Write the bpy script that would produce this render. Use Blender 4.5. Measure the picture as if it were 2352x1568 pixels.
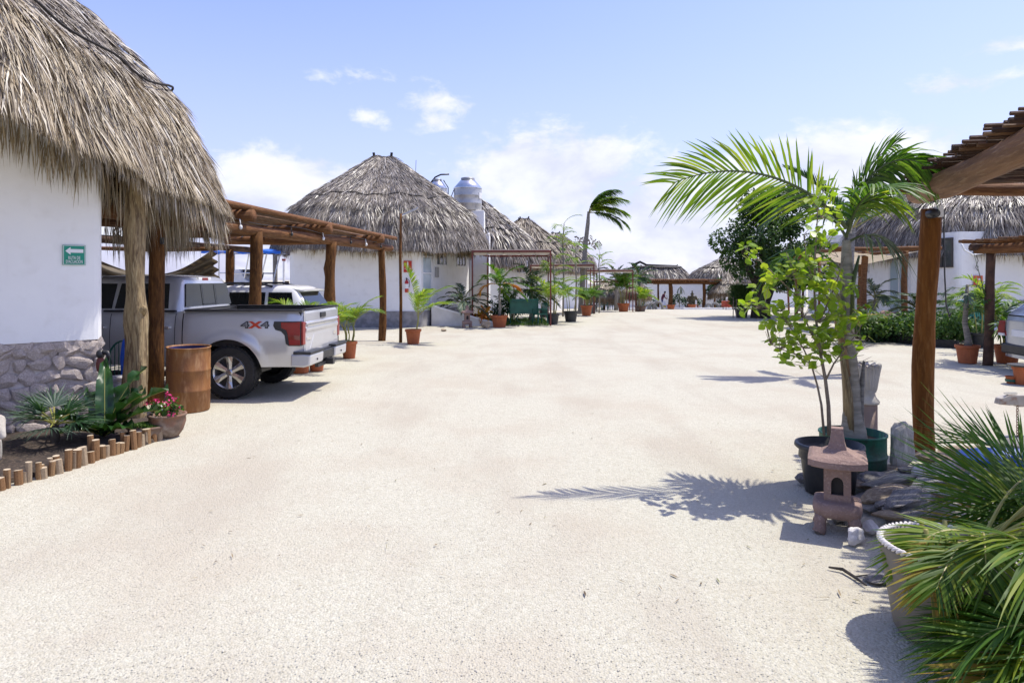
import bpy, math, random
import numpy as np
from mathutils import Vector, Matrix

# ---------------------------------------------------------------- camera, sky, sun, exposure
PI = math.pi
rnd = random.Random(11)
rg = np.random.default_rng(11)
for o in list(bpy.data.objects):
    bpy.data.objects.remove(o)
SC = bpy.context.scene
COL = SC.collection
F, H, CU, YH = 1568.0, 1.88, 1176.0, 640.0      # focal length and horizon in a 2352 px wide frame, eye height in metres

cam = bpy.data.cameras.new("camera")
cam.sensor_width, cam.lens, cam.shift_y = 36.0, 24.0, -(784 - YH) / 2352
cam.clip_start, cam.clip_end = 0.05, 4000
cam_o = bpy.data.objects.new("camera", cam)
COL.objects.link(cam_o)
cam_o.location, cam_o.rotation_euler = (0, 0, H), (PI / 2, 0, 0)
SC.camera = cam_o

SUNV = Vector((0.44, 0.17, 1.0)).normalized()
SUN_EL = math.asin(SUNV.z)
SUN_AZ = math.atan2(SUNV.x, SUNV.y)
sl = bpy.data.lights.new("sun", "SUN")
sl.energy, sl.angle, sl.color = 2.65, math.radians(0.53), (1.0, 0.96, 0.86)
so = bpy.data.objects.new("sun", sl)
COL.objects.link(so)
so.rotation_euler = SUNV.to_track_quat("Z", "Y").to_euler()

SC.view_settings.view_transform = "Standard"
SC.view_settings.look = "None"
SC.view_settings.exposure = 0.97
SC.view_settings.gamma = 1.0
SC.view_settings.use_curve_mapping = False
SC.cycles.max_bounces = 8
SC.cycles.transparent_max_bounces = 8
SC.cycles.use_denoising = True
try:
    SC.cycles.denoiser = "OPENIMAGEDENOISE"
except Exception:
    pass


def nd(nt, t, **kw):
    n = nt.nodes.new(t)
    for k, v in kw.items():
        setattr(n, k, v)
    return n


def mth(nt, op, a, b=None, clamp=False):
    n = nd(nt, "ShaderNodeMath", operation=op, use_clamp=clamp)
    for i, x in enumerate((a, b)):
        if x is None:
            continue
        if isinstance(x, (int, float)):
            n.inputs[i].default_value = x
        else:
            nt.links.new(x, n.inputs[i])
    return n.outputs[0]


def mixc(nt, fac, a, b, blend="MIX"):
    n = nd(nt, "ShaderNodeMix", data_type="RGBA", blend_type=blend)
    for i, x in ((0, fac), (6, a), (7, b)):
        if isinstance(x, (int, float)):
            n.inputs[i].default_value = x
        elif isinstance(x, (tuple, list)):
            n.inputs[i].default_value = (*x[:3], 1)
        else:
            nt.links.new(x, n.inputs[i])
    return n.outputs[2]


def mrange(nt, x, a, b, c=0.0, d=1.0, smooth=True):
    n = nd(nt, "ShaderNodeMapRange", interpolation_type="SMOOTHSTEP" if smooth else "LINEAR")
    nt.links.new(x, n.inputs[0])
    for i, v in enumerate((a, b, c, d)):
        n.inputs[i + 1].default_value = v
    return n.outputs[0]


def noise(nt, vec, scale, detail=4.0, rough=0.55, dist=0.0):
    n = nd(nt, "ShaderNodeTexNoise")
    n.inputs["Scale"].default_value = scale
    n.inputs["Detail"].default_value = detail
    n.inputs["Roughness"].default_value = rough
    n.inputs["Distortion"].default_value = dist
    if vec is not None:
        nt.links.new(vec, n.inputs["Vector"])
    return n.outputs["Fac"]


SKY_TINT = (.78, .705, .86)
SKY_STRENGTH = 0.15
CLOUD = (3.55, 3.62, 3.95)


def make_world():
    w = bpy.data.worlds.new("World")
    SC.world = w
    w.use_nodes = True
    nt = w.node_tree
    nt.nodes.clear()
    out = nd(nt, "ShaderNodeOutputWorld")
    bg = nd(nt, "ShaderNodeBackground")
    bg.inputs[1].default_value = SKY_STRENGTH
    sky = nd(nt, "ShaderNodeTexSky", sky_type="NISHITA")
    sky.sun_disc = False
    sky.sun_elevation, sky.sun_rotation = SUN_EL, SUN_AZ
    sky.altitude, sky.air_density, sky.dust_density, sky.ozone_density = 0, 1.0, 1.2, 2.6
    tc = nd(nt, "ShaderNodeTexCoord")
    sep = nd(nt, "ShaderNodeSeparateXYZ")
    nt.links.new(tc.outputs["Generated"], sep.inputs[0])
    az = mth(nt, "ARCTAN2", sep.outputs[0], sep.outputs[1])
    el = mth(nt, "ARCSINE", sep.outputs[2])
    cmb = nd(nt, "ShaderNodeCombineXYZ")
    nt.links.new(az, cmb.inputs[0])
    nt.links.new(mth(nt, "MULTIPLY", el, 1.7), cmb.inputs[1])
    n1 = noise(nt, cmb.outputs[0], 7.0, 8.0, 0.58, 0.25)
    n2 = noise(nt, cmb.outputs[0], 24.0, 6.0, 0.62, 0.3)
    nn = mth(nt, "ADD", mth(nt, "MULTIPLY", mth(nt, "SUBTRACT", n1, 0.5), 1.9), mth(nt, "MULTIPLY", mth(nt, "SUBTRACT", n2, 0.5), 1.35))
    field = mth(nt, "MULTIPLY", mth(nt, "SUBTRACT", 0.035, el), 4.0)
    # cloud banks: centre u, v and half sizes in frame pixels
    for (u, v, ru, rv, g) in ((640, 430, 250, 110, 1.0), (1270, 400, 300, 140, 1.0), (1560, 500, 520, 180, .9), (1960, 385, 380, 125, 1.0), (1010, 235, 95, 36, .5),
                              (2190, 195, 150, 34, .5), (2300, 105, 110, 24, .42), (850, 268, 42, 28, .42), (1000, 278, 75, 30, .45), (2480, 330, 260, 90, .9), (300, 480, 300, 110, .9), (820, 175, 110, 8, .1),
                              (-500, 420, 420, 140, .9), (3400, 400, 500, 140, .9)):
        a = math.atan((u - CU) / F)
        e = math.atan((YH - v) / F * math.cos(a))
        ra, re = ru / F * math.cos(a) ** 2, rv / F * math.cos(a)
        dx = mth(nt, "MULTIPLY", mth(nt, "SUBTRACT", az, a), 1 / ra)
        dy = mth(nt, "MULTIPLY", mth(nt, "SUBTRACT", el, e), 1 / re)
        d = mth(nt, "SQRT", mth(nt, "ADD", mth(nt, "MULTIPLY", dx, dx), mth(nt, "MULTIPLY", dy, dy)))
        field = mth(nt, "MAXIMUM", field, mth(nt, "MULTIPLY", mth(nt, "SUBTRACT", 0.9, d), g * 1.35))
    mask = mrange(nt, mth(nt, "ADD", field, nn), -0.02, 0.62)
    mask = mth(nt, "MULTIPLY", mask, 0.93)
    tint = mixc(nt, 1.0, sky.outputs[0], SKY_TINT, "MULTIPLY")
    hz = mrange(nt, el, -0.02, 0.50, 0.62, 0.0)
    base = mixc(nt, hz, tint, (2.35, 2.5, 3.7))
    shade = mixc(nt, mrange(nt, n1, 0.3, 0.65), (2.55, 2.68, 3.6), CLOUD)
    nt.links.new(mixc(nt, mask, base, shade), bg.inputs[0])
    nt.links.new(bg.outputs[0], out.inputs[0])


make_world()

# ---------------------------------------------------------------- helpers


def gz(x, y):
    """height of the ground: level, then falling gently towards the far end"""
    t = min(max((y - 36.0) / 34.0, 0.0), 1.0)
    return -1.2 * t


def at(u, v, D):
    return Vector(((u - CU) * D / F, D, H - (v - YH) * D / F))


def gp(u, v):
    D = H * F / (v - YH)
    return Vector(((u - CU) * D / F, D, 0.0))


def far(u, D):
    x = (u - CU) * D / F
    return Vector((x, D, gz(x, D)))


class MB:
    """collects vertices and faces, then links them as ONE mesh object"""

    def __init__(s):
        s.V, s.F, s.n = [], [], 0

    def add(s, v, *faces, m=0):
        v = np.asarray(v, dtype=np.float64).reshape(-1, 3)
        for f in faces:
            f = np.asarray(f, dtype=np.int64)
            if f.size:
                s.F.append((f + s.n, m))
        s.V.append(v)
        s.n += len(v)
        return s

    def poly(s, v, m=0):
        return s.add(v, [list(range(len(v)))], m=m)

    def box(s, c, size, rz=0.0, m=0, taper=1.0, R=None):
        hx, hy, hz = size[0] / 2, size[1] / 2, size[2] / 2
        v = np.array([(sx * hx * (taper if sz > 0 else 1), sy * hy * (taper if sz > 0 else 1), sz * hz) for sz in (-1, 1) for sy in (-1, 1) for sx in (-1, 1)])
        if R is not None:
            v = v @ np.array(R).T
        if rz:
            ca, sa = math.cos(rz), math.sin(rz)
            v = np.stack([v[:, 0] * ca - v[:, 1] * sa, v[:, 0] * sa + v[:, 1] * ca, v[:, 2]], 1)
        return s.add(v + np.array(c), [(0, 2, 3, 1), (4, 5, 7, 6), (0, 1, 5, 4), (2, 6, 7, 3), (0, 4, 6, 2), (1, 3, 7, 5)], m=m)

    def tube(s, pts, r, n=8, m=0, caps=True, closed=False, sq=1.0):
        P = np.array([tuple(p) for p in pts], dtype=float)
        k = len(P)
        R = np.full(k, r, dtype=float) if np.isscalar(r) else np.asarray(r, dtype=float)
        T = np.gradient(P, axis=0) if not closed else np.roll(P, -1, 0) - np.roll(P, 1, 0)
        T /= np.linalg.norm(T, axis=1)[:, None] + 1e-12
        ref = np.array((0, 0, 1.0)) if abs(T[0][2]) < 0.9 else np.array((1.0, 0, 0))
        A = np.zeros_like(P)
        a = np.cross(T[0], ref)
        a /= np.linalg.norm(a)
        for i in range(k):
            a = a - T[i] * a.dot(T[i])
            a /= np.linalg.norm(a) + 1e-12
            A[i] = a
        B = np.cross(T, A)
        th = np.arange(n) * 2 * PI / n
        if R.ndim == 1:
            R = R[:, None] * np.ones(n)
        v = P[:, None] + R[:, :, None] * (np.cos(th)[None, :, None] * A[:, None] + sq * np.sin(th)[None, :, None] * B[:, None])
        i, j = np.meshgrid(np.arange(k if closed else k - 1), np.arange(n), indexing="ij")
        i2, j2 = (i + 1) % k, (j + 1) % n
        q = np.stack([i * n + j, i * n + j2, i2 * n + j2, i2 * n + j], -1).reshape(-1, 4)
        s.add(v, q, m=m)
        if caps and not closed:
            b = s.n - k * n
            s.F.append((np.array([list(range(n - 1, -1, -1))]) + b, m))
            s.F.append((np.array([list(range(n))]) + b + (k - 1) * n, m))
        return s

    def lathe(s, prof, n=20, c=(0, 0, 0), m=0, axis="z", wob=0.0, ph=0.0):
        pr = np.asarray(prof, float)
        k = len(pr)
        th = np.arange(n) * 2 * PI / n + ph
        w = 1 + wob * np.sin(3 * th + 1) + wob * .6 * np.sin(5 * th)
        x = pr[:, 0][:, None] * np.cos(th) * w
        y = pr[:, 0][:, None] * np.sin(th) * w
        z = np.repeat(pr[:, 1][:, None], n, 1)
        v = np.stack([x, y, z], -1) if axis == "z" else np.stack([x, z, y], -1)
        i, j = np.meshgrid(np.arange(k - 1), np.arange(n), indexing="ij")
        j2 = (j + 1) % n
        q = np.stack([i * n + j, i * n + j2, (i + 1) * n + j2, (i + 1) * n + j], -1).reshape(-1, 4)
        if axis == "y":
            q = q[:, ::-1]
        return s.add(v.reshape(-1, 3) + np.array(c), q, m=m)

    def grid(s, v, m=0, flip=False, wrap=False):
        """v: (rows, cols, 3)"""
        v = np.asarray(v, float)
        r, c = v.shape[:2]
        i, j = np.meshgrid(np.arange(r - 1), np.arange(c if wrap else c - 1), indexing="ij")
        j2 = (j + 1) % c
        q = np.stack([i * c + j, i * c + j2, (i + 1) * c + j2, (i + 1) * c + j], -1).reshape(-1, 4)
        return s.add(v.reshape(-1, 3), q[:, ::-1] if flip else q, m=m)

    def prism(s, pts2, y0, y1, m=0, plane="xz"):
        """polygon in a plane pushed from y0 to y1 along the third axis"""
        k = len(pts2)
        f = {"xz": lambda p, y: (p[0], y, p[1]), "yz": lambda p, y: (y, p[0], p[1]), "xy": lambda p, y: (p[0], p[1], y)}[plane]
        v = [f(p, y0) for p in pts2] + [f(p, y1) for p in pts2]
        s.add(v, [list(range(k))], [list(range(2 * k - 1, k - 1, -1))], [(i, i + k, (i + 1) % k + k, (i + 1) % k) for i in range(k)], m=m)
        return s

    def ball(s, c, r, nu=10, nv=7, m=0, R=None, pw=1.0):
        th = np.linspace(0, PI, nv)
        ph = np.arange(nu) * 2 * PI / nu
        v = np.stack([np.sin(th)[:, None] * np.cos(ph), np.sin(th)[:, None] * np.sin(ph), np.repeat(np.cos(th)[:, None], nu, 1)], -1).reshape(-1, 3)
        v = np.sign(v) * np.abs(v) ** pw
        v = v * np.array(r)
        if R is not None:
            v = v @ np.array(R).T
        i, j = np.meshgrid(np.arange(nv - 1), np.arange(nu), indexing="ij")
        j2 = (j + 1) % nu
        q = np.stack([i * nu + j, (i + 1) * nu + j, (i + 1) * nu + j2, i * nu + j2], -1).reshape(-1, 4)
        return s.add(v + np.array(c), q, m=m)

    def blades(s, P, Dv, Wv, L, W, bend=0.0, segs=2, tip=0.08, m=0, mid=1.0):
        """thin strips: start, direction, width direction, length, width, sag"""
        n = len(P)
        L = np.broadcast_to(L, n)[:, None]
        W = np.broadcast_to(W, n)[:, None]
        bend = np.broadcast_to(bend, n)[:, None]
        rows = []
        for k in range(segs + 1):
            t = k / segs
            c = P + Dv * L * t + np.array((0, 0, -1.0)) * bend * L * t * t
            wd = W * (0.55 + (mid - 0.55) * min(1, t * 3)) * (1 if t < 0.5 else 1 - (1 - tip) * ((t - 0.5) * 2) ** 1.3)
            rows.append(np.stack([c - Wv * wd / 2, c + Wv * wd / 2], 1))
        v = np.stack(rows, 1)                      # n, segs+1, 2, 3
        b = np.arange(n)[:, None] * (segs + 1) * 2 + np.arange(segs)[None] * 2
        q = np.stack([b, b + 1, b + 3, b + 2], -1).reshape(-1, 4)
        return s.add(v.reshape(-1, 3), q, m=m)

    def xform(s, M4):
        M4 = np.array(M4)
        s.V = [v @ M4[:3, :3].T + M4[:3, 3] for v in s.V]
        return s

    def mesh(s, name, mats, smooth=False):
        me = bpy.data.meshes.new(name)
        V = np.concatenate(s.V) if s.V else np.zeros((0, 3))
        me.vertices.add(len(V))
        me.vertices.foreach_set("co", V.astype(np.float32).ravel())
        lv, ls, mi, st = [], [], [], 0
        for f, m in s.F:
            k = f.shape[1]
            lv.append(f.ravel())
            ls.append(np.arange(len(f)) * k + st)
            mi.append(np.full(len(f), m))
            st += f.size
        lv, ls, mi = np.concatenate(lv), np.concatenate(ls), np.concatenate(mi)
        me.loops.add(len(lv))
        me.loops.foreach_set("vertex_index", lv.astype(np.int32))
        me.polygons.add(len(ls))
        me.polygons.foreach_set("loop_start", ls.astype(np.int32))
        me.polygons.foreach_set("material_index", mi.astype(np.int32))
        for m in (mats if isinstance(mats, (list, tuple)) else [mats]):
            me.materials.append(m)
        me.polygons.foreach_set("use_smooth", np.full(len(ls), bool(smooth)))
        me.update(calc_edges=True)
        me.validate()
        return me

    def build(s, name, mats, parent=None, smooth=False, world=True, bevel=0.0):
        """world: the vertices are in world space and are moved into the parent's frame"""
        if parent is not None and world:
            o3 = np.array(org(parent))
            s.V = [v - o3 for v in s.V]
        me = s.mesh(name, mats, smooth)
        if bevel:
            import bmesh
            bm = bmesh.new()
            bm.from_mesh(me)
            bmesh.ops.remove_doubles(bm, verts=bm.verts, dist=1e-5)
            bmesh.ops.bevel(bm, geom=[e for e in bm.edges if e.is_manifold and e.calc_face_angle(0) > 0.5], offset=bevel, segments=2, affect="EDGES", profile=0.5, clamp_overlap=True)
            bm.to_mesh(me)
            bm.free()
        return put(name, me, parent)


def org(o):
    v = Vector(o.location)
    return v + org(o.parent) if o.parent else v


def put(name, me, parent=None, loc=None, rot=None, scale=None):
    o = bpy.data.objects.new(name, me)
    COL.objects.link(o)
    if parent is not None:
        o.parent = parent
    if loc is not None:
        o.location = loc
    if rot is not None:
        o.rotation_euler = rot
    if scale is not None:
        o.scale = (scale,) * 3 if isinstance(scale, (int, float)) else scale
    return o


def thing(name, label, cat, loc=(0, 0, 0), rz=0.0, group=None):
    o = bpy.data.objects.new(name, None)
    COL.objects.link(o)
    o.empty_display_size = 0.1
    o.location = loc
    o.rotation_euler = (0, 0, rz)
    return tag(o, label, cat, group)


def tag(o, label, cat, group=None):
    o["label"], o["category"] = label, cat
    if group:
        o["group"] = group
    return o


def kind(o, k):
    o["kind"] = k
    return o


def dup(root, loc, rz=0.0, label=None, scale=1.0, group=None):
    r = root.copy()
    COL.objects.link(r)
    r.location, r.rotation_euler, r.scale = loc, (0, 0, rz), (scale,) * 3
    if label:
        r["label"] = label
    if group:
        r["group"] = group

    def rec(a, b):
        for ch in a.children:
            c = ch.copy()
            COL.objects.link(c)
            c.parent = b
            rec(ch, c)
    rec(root, r)
    return r


# ---------------------------------------------------------------- materials
MATS = {}


def mat(name, c, c2=None, rough=0.8, scale=6.0, stretch=None, isl=0.0, bump=0.0, bscale=30.0, metal=0.0, spec=0.5, trans=0.0, ramp=None, detail=5.0, coat=0.0, tcol=(1.5, 1.45, 0.7), c3=None, s3=40.0):
    if name in MATS:
        return MATS[name]
    m = bpy.data.materials.new(name)
    MATS[name] = m
    m.use_nodes = True
    nt = m.node_tree
    b = nt.nodes["Principled BSDF"]
    out = nt.nodes["Material Output"]
    tc = nd(nt, "ShaderNodeTexCoord")
    vec = tc.outputs["Object"]
    if stretch:
        mp = nd(nt, "ShaderNodeMapping")
        mp.inputs["Scale"].default_value = stretch
        nt.links.new(vec, mp.inputs[0])
        vec = mp.outputs[0]
    col = None
    if ramp:
        g = nd(nt, "ShaderNodeNewGeometry")
        cr = nd(nt, "ShaderNodeValToRGB")
        cr.color_ramp.interpolation = "LINEAR"
        while len(cr.color_ramp.elements) < len(ramp):
            cr.color_ramp.elements.new(0.5)
        for e, (p, cc) in zip(cr.color_ramp.elements, ramp):
            e.position, e.color = p, (*cc, 1)
        nt.links.new(g.outputs["Random Per Island"], cr.inputs[0])
        col = cr.outputs[0]
    elif c2 is None:
        c2 = tuple(x * 0.86 for x in c)
    if c2 is not None:
        f = mrange(nt, noise(nt, vec, scale, detail), 0.33, 0.67)
        col = mixc(nt, f, col if col is not None else c, c2) if ramp is None else mixc(nt, mth(nt, "MULTIPLY", f, 0.35), col, c2)
    if c3 is not None:
        col = mixc(nt, mrange(nt, noise(nt, vec, s3, 3.0), 0.5, 0.75), col, c3)
    if isl and not ramp:
        g = nd(nt, "ShaderNodeNewGeometry")
        hs = nd(nt, "ShaderNodeHueSaturation")
        nt.links.new(mrange(nt, g.outputs["Random Per Island"], 0, 1, 1 - isl, 1 + isl, False), hs.inputs["Value"])
        nt.links.new(col, hs.inputs["Color"])
        col = hs.outputs[0]
    nt.links.new(col, b.inputs["Base Color"])
    b.inputs["Roughness"].default_value = rough
    b.inputs["Metallic"].default_value = metal
    b.inputs["Specular IOR Level"].default_value = spec
    if coat:
        b.inputs["Coat Weight"].default_value = coat
        b.inputs["Coat Roughness"].default_value = 0.04
    if bump:
        bp = nd(nt, "ShaderNodeBump")
        bp.inputs["Strength"].default_value = min(1.0, bump)
        bp.inputs["Distance"].default_value = 0.02
        nt.links.new(noise(nt, vec, bscale, 5.0, 0.6), bp.inputs["Height"])
        nt.links.new(bp.outputs[0], b.inputs["Normal"])
    if trans:
        tr = nd(nt, "ShaderNodeBsdfTranslucent")
        tcol = mixc(nt, 1.0, col, tcol, "MULTIPLY")
        nt.links.new(tcol, tr.inputs[0])
        mx = nd(nt, "ShaderNodeMixShader")
        mx.inputs[0].default_value = trans
        nt.links.new(b.outputs[0], mx.inputs[1])
        nt.links.new(tr.outputs[0], mx.inputs[2])
        nt.links.new(mx.outputs[0], out.inputs[0])
    return m


def leafmat(name, dark, mid, light, rough=0.5, trans=0.40, c2=None, spec=.35):
    return mat(name, mid, c2=c2 or dark, ramp=[(0, dark), (0.5, mid), (1, light)], rough=rough, trans=trans, scale=3.0, spec=spec)


M_WALL = mat("white_plaster", (.86, .855, .84), (.82, .815, .81), .9, 1.3, c3=(.78, .77, .75), s3=3.5, bump=.12, bscale=40)


def weather(m, streak=(7, 7, .45), col=(.60, .57, .53), amt=.30):
    """rain streaks and grime blotches over a plaster colour"""
    nt = m.node_tree
    b = nt.nodes["Principled BSDF"]
    src = b.inputs["Base Color"].links[0].from_socket
    tc = nd(nt, "ShaderNodeTexCoord")
    mp = nd(nt, "ShaderNodeMapping")
    mp.inputs["Scale"].default_value = streak
    nt.links.new(tc.outputs["Object"], mp.inputs[0])
    f = mth(nt, "MULTIPLY", mrange(nt, noise(nt, mp.outputs[0], 1.0, 6, .65), .5, .8), mrange(nt, noise(nt, tc.outputs["Object"], .9, 3), .4, .65))
    g = mth(nt, "MULTIPLY", mrange(nt, noise(nt, tc.outputs["Object"], 9, 6, .7), .58, .8), .5)
    nt.links.new(mixc(nt, mth(nt, "MULTIPLY", mth(nt, "MAXIMUM", f, g), amt), src, col), b.inputs["Base Color"])


weather(M_WALL)
M_WALL2 = mat("aged_plaster", (.74, .72, .68), (.62, .60, .56), .9, 2.2, bump=.15, bscale=30)
M_MORTAR = mat("rubble_mortar", (.55, .49, .45), (.38, .32, .29), .95, 9, bump=.9, bscale=14)
M_STONE = mat("limestone_rubble", (.57, .49, .44), (.41, .335, .29), .9, 12, bump=1.0, bscale=26, c3=(.74, .68, .63), s3=18)
M_GREYSTONE = mat("grey_rubble", (.30, .29, .30), (.18, .175, .18), .95, 4, bump=.8, bscale=12)
M_WOOD = mat("orange_brown_log", (.145, .066, .022), (.07, .031, .012), .8, 5, stretch=(4, 4, .7), bump=.6, bscale=14, c3=(.21, .095, .028), s3=12, spec=.15)
M_WOODH = mat("brown_log", (.19, .085, .034), (.10, .043, .018), .68, 4, stretch=(.5, 6, 6), bump=.8, bscale=9, c3=(.26, .14, .06), s3=14, spec=.15)
M_STICK = mat("thin_pole", (.18, .09, .038), (.085, .04, .018), .75, 6, stretch=(.5, 6, 6), bump=.5, bscale=12, c3=(.27, .17, .085), s3=18)
M_DSTICK = mat("dark_pole", (.085, .04, .022), (.04, .019, .011), .8, 6, bump=.4, bscale=30)
M_TRUNKPOST = mat("bare_trunk", (.34, .25, .125), (.115, .072, .033), .8, 5, stretch=(6, 6, .8), bump=1.0, bscale=9, c3=(.40, .32, .18), s3=11)
M_BARK = mat("grey_bark", (.27, .245, .21), (.15, .135, .115), .85, 7, stretch=(1, 1, 6), bump=.5, bscale=18)
M_DBARK = mat("dark_bark", (.075, .06, .045), (.035, .03, .025), .9, 8, bump=.8, bscale=14)
M_STEM = mat("thin_stem", (.25, .20, .15), (.16, .12, .085), .8, 20, bump=.3)
M_TERRA = mat("terracotta", (.40, .115, .038), (.33, .09, .03), .75, 5, bump=.1)
M_OLDTERRA = mat("weathered_terracotta", (.23, .115, .07), (.16, .115, .085), .9, 5, bump=.35, bscale=18, c3=(.30, .25, .21), s3=7)
M_BLACKPOT = mat("black_plastic", (.028, .028, .031), (.045, .044, .044), .5, 6)
M_SOIL = mat("soil", (.055, .038, .027), (.028, .02, .015), .95, 9, bump=.9, bscale=30, c3=(.12, .085, .06), s3=25)
M_RED = mat("red_steel", (.17, .034, .022), (.13, .028, .018), .55, 4)
M_CANVAS = mat("beige_canvas", (.60, .54, .44), (.52, .46, .37), .85, 3, trans=.35, tcol=(1.05, 1.0, .93))
M_STEELTANK = mat("brushed_tank", (.50, .485, .46), (.44, .43, .41), .38, 3, metal=.55)
M_SHINY = mat("bright_steel", (.72, .72, .72), (.62, .62, .63), .22, 3, metal=.95)
M_CHROME = mat("chrome", (.80, .80, .81), (.72, .72, .73), .12, 3, metal=1.0)
M_GLASS = mat("dark_glass", (.008, .010, .012), (.011, .013, .014), .03, 3, spec=.45)
M_WGLASS = mat("window_glass", (.045, .055, .055), (.075, .085, .085), .05, 2, spec=.8)
M_DOORGLASS = mat("frosted_glass", (.38, .46, .50), (.34, .42, .47), .12, 1)
M_ALU = mat("white_aluminium", (.75, .75, .75), (.70, .70, .70), .4, 3)
M_RUBBER = mat("tyre_rubber", (.016, .016, .017), (.026, .025, .025), .85, 12, bump=.25, bscale=60)
M_BLACKTRIM = mat("black_trim", (.018, .018, .02), (.028, .028, .03), .45, 8)
M_SILVER = mat("silver_paint", (.54, .54, .555), (.51, .51, .525), .28, 2, metal=.36, coat=.8)
M_WHITECAR = mat("white_paint", (.76, .76, .75), (.72, .72, .71), .3, 2, coat=.7)
M_CARGREY = mat("grey_blue_paint", (.42, .45, .50), (.38, .41, .46), .3, 2, metal=.4, coat=.8)
M_REDLAMP = mat("red_lens", (.27, .007, .004), (.20, .005, .004), .3, 6, coat=.15)
M_DKRED = mat("dark_red_lens", (.22, .02, .015), (.16, .015, .012), .12, 6, coat=.8)
M_PINKSTONE = mat("pink_cantera", (.30, .20, .165), (.235, .155, .13), .9, 6, bump=.45, bscale=60, c3=(.37, .26, .22), s3=60)
M_PALESTONE = mat("pale_stone", (.56, .52, .45), (.42, .38, .32), .9, 5, bump=.6, bscale=20)
M_WHITEROCK = mat("white_rock", (.74, .70, .67), (.62, .58, .55), .85, 6, bump=.4, bscale=20)
M_GREYROCK = mat("grey_rock", (.27, .25, .235), (.14, .13, .125), .9, 4, bump=1.0, bscale=16, c3=(.37, .34, .31), s3=11)
M_SLAB = mat("pale_grey_slab", (.40, .375, .34), (.25, .235, .215), .9, 3, stretch=(1, 5, 9), bump=1.0, bscale=8, c3=(.48, .455, .41), s3=7)
M_TANROCK = mat("tan_rock", (.36, .275, .185), (.22, .17, .12), .9, 4, bump=.8, bscale=16, c3=(.45, .37, .27), s3=12)
M_ROPE = mat("dark_rope", (.035, .03, .028), (.02, .018, .017), .9, 20)
M_GREENPL = mat("green_plastic", (.009, .115, .075), (.007, .09, .06), .45, 4)
M_BLUE = mat("blue_plastic", (.015, .13, .55), (.01, .10, .45), .4, 5)
M_WHITE = mat("white_paintwork", (.80, .80, .80), (.74, .74, .74), .6, 5)
M_SIGNG = mat("sign_green", (.005, .26, .17), (.005, .24, .155), .5, 5)
M_SIGNR = mat("sign_red", (.52, .035, .02), (.47, .03, .018), .5, 5)
M_SIGNO = mat("sign_orange", (.60, .10, .03), (.54, .085, .025), .5, 5)

THATCH_TAN = mat("thatch_tan", (0, 0, 0), c2=(.11, .082, .055), rough=.50, spec=.5, scale=1.1,
                 ramp=[(0, (.10, .072, .04)), (.2, (.27, .20, .11)), (.5, (.42, .335, .21)), (.78, (.52, .445, .32)), (1, (.68, .63, .54))])
THATCH_UP = mat("thatch_weathered", (0, 0, 0), c2=(.10, .085, .07), rough=.48, spec=.55, scale=1.1,
                ramp=[(0, (.09, .07, .05)), (.25, (.24, .19, .14)), (.55, (.37, .31, .235)), (.82, (.46, .41, .34)), (1, (.64, .61, .56))])
THATCH_GREY = mat("thatch_grey", (0, 0, 0), c2=(.085, .075, .07), rough=.42, spec=.6, scale=.55,
                  ramp=[(0, (.075, .06, .046)), (.3, (.19, .155, .12)), (.6, (.32, .27, .21)), (.85, (.43, .38, .31)), (1, (.62, .58, .52))])
THATCH_PALE = mat("thatch_pale", (0, 0, 0), c2=(.17, .14, .105), rough=.55, scale=.5,
                  ramp=[(0, (.13, .10, .07)), (.4, (.28, .225, .155)), (.8, (.40, .34, .25)), (1, (.56, .51, .42))])
THATCH_FRINGE = mat("thatch_fringe", (0, 0, 0), c2=(.15, .095, .05), rough=.6, scale=1.5,
                    ramp=[(0, (.095, .06, .028)), (.4, (.26, .18, .085)), (.8, (.40, .30, .165)), (1, (.50, .41, .27))])
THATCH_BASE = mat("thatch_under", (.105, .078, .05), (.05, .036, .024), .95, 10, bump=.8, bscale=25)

L_PALM = leafmat("palm_green", (.028, .085, .010), (.065, .165, .014), (.15, .26, .03))
L_ARECA = leafmat("areca_green", (.03, .075, .006), (.09, .18, .012), (.27, .32, .022), trans=.45)
L_BRIGHT = leafmat("palm_bright", (.08, .17, .014), (.17, .29, .022), (.34, .40, .05), trans=.45)
L_DARK = leafmat("palm_dark", (.014, .045, .02), (.03, .08, .03), (.06, .125, .045), trans=.25)
L_GREY = leafmat("palm_greyish", (.04, .075, .05), (.08, .125, .085), (.16, .21, .15), trans=.25)
L_LIME = leafmat("lime_leaf", (.13, .23, .018), (.23, .36, .03), (.40, .48, .06), rough=.35, trans=.5)
L_DEEP = leafmat("tree_leaf", (.022, .055, .014), (.05, .105, .024), (.10, .17, .04), trans=.3)
L_BUSH = leafmat("bush_leaf", (.035, .085, .02), (.075, .16, .03), (.17, .26, .05), trans=.3)
L_YELLOW = leafmat("yellowing_leaf", (.22, .19, .03), (.40, .31, .04), (.30, .14, .03), trans=.35)
L_ORANGE = leafmat("orange_leaf", (.38, .10, .015), (.55, .24, .03), (.62, .42, .06), trans=.3)
M_PETIOLE = mat("petiole", (.22, .24, .05), (.30, .25, .07), .5, 6)
M_DPETIOLE = mat("dark_petiole", (.09, .12, .03), (.06, .08, .025), .5, 6)
# ---------------------------------------------------------------- ground


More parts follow.
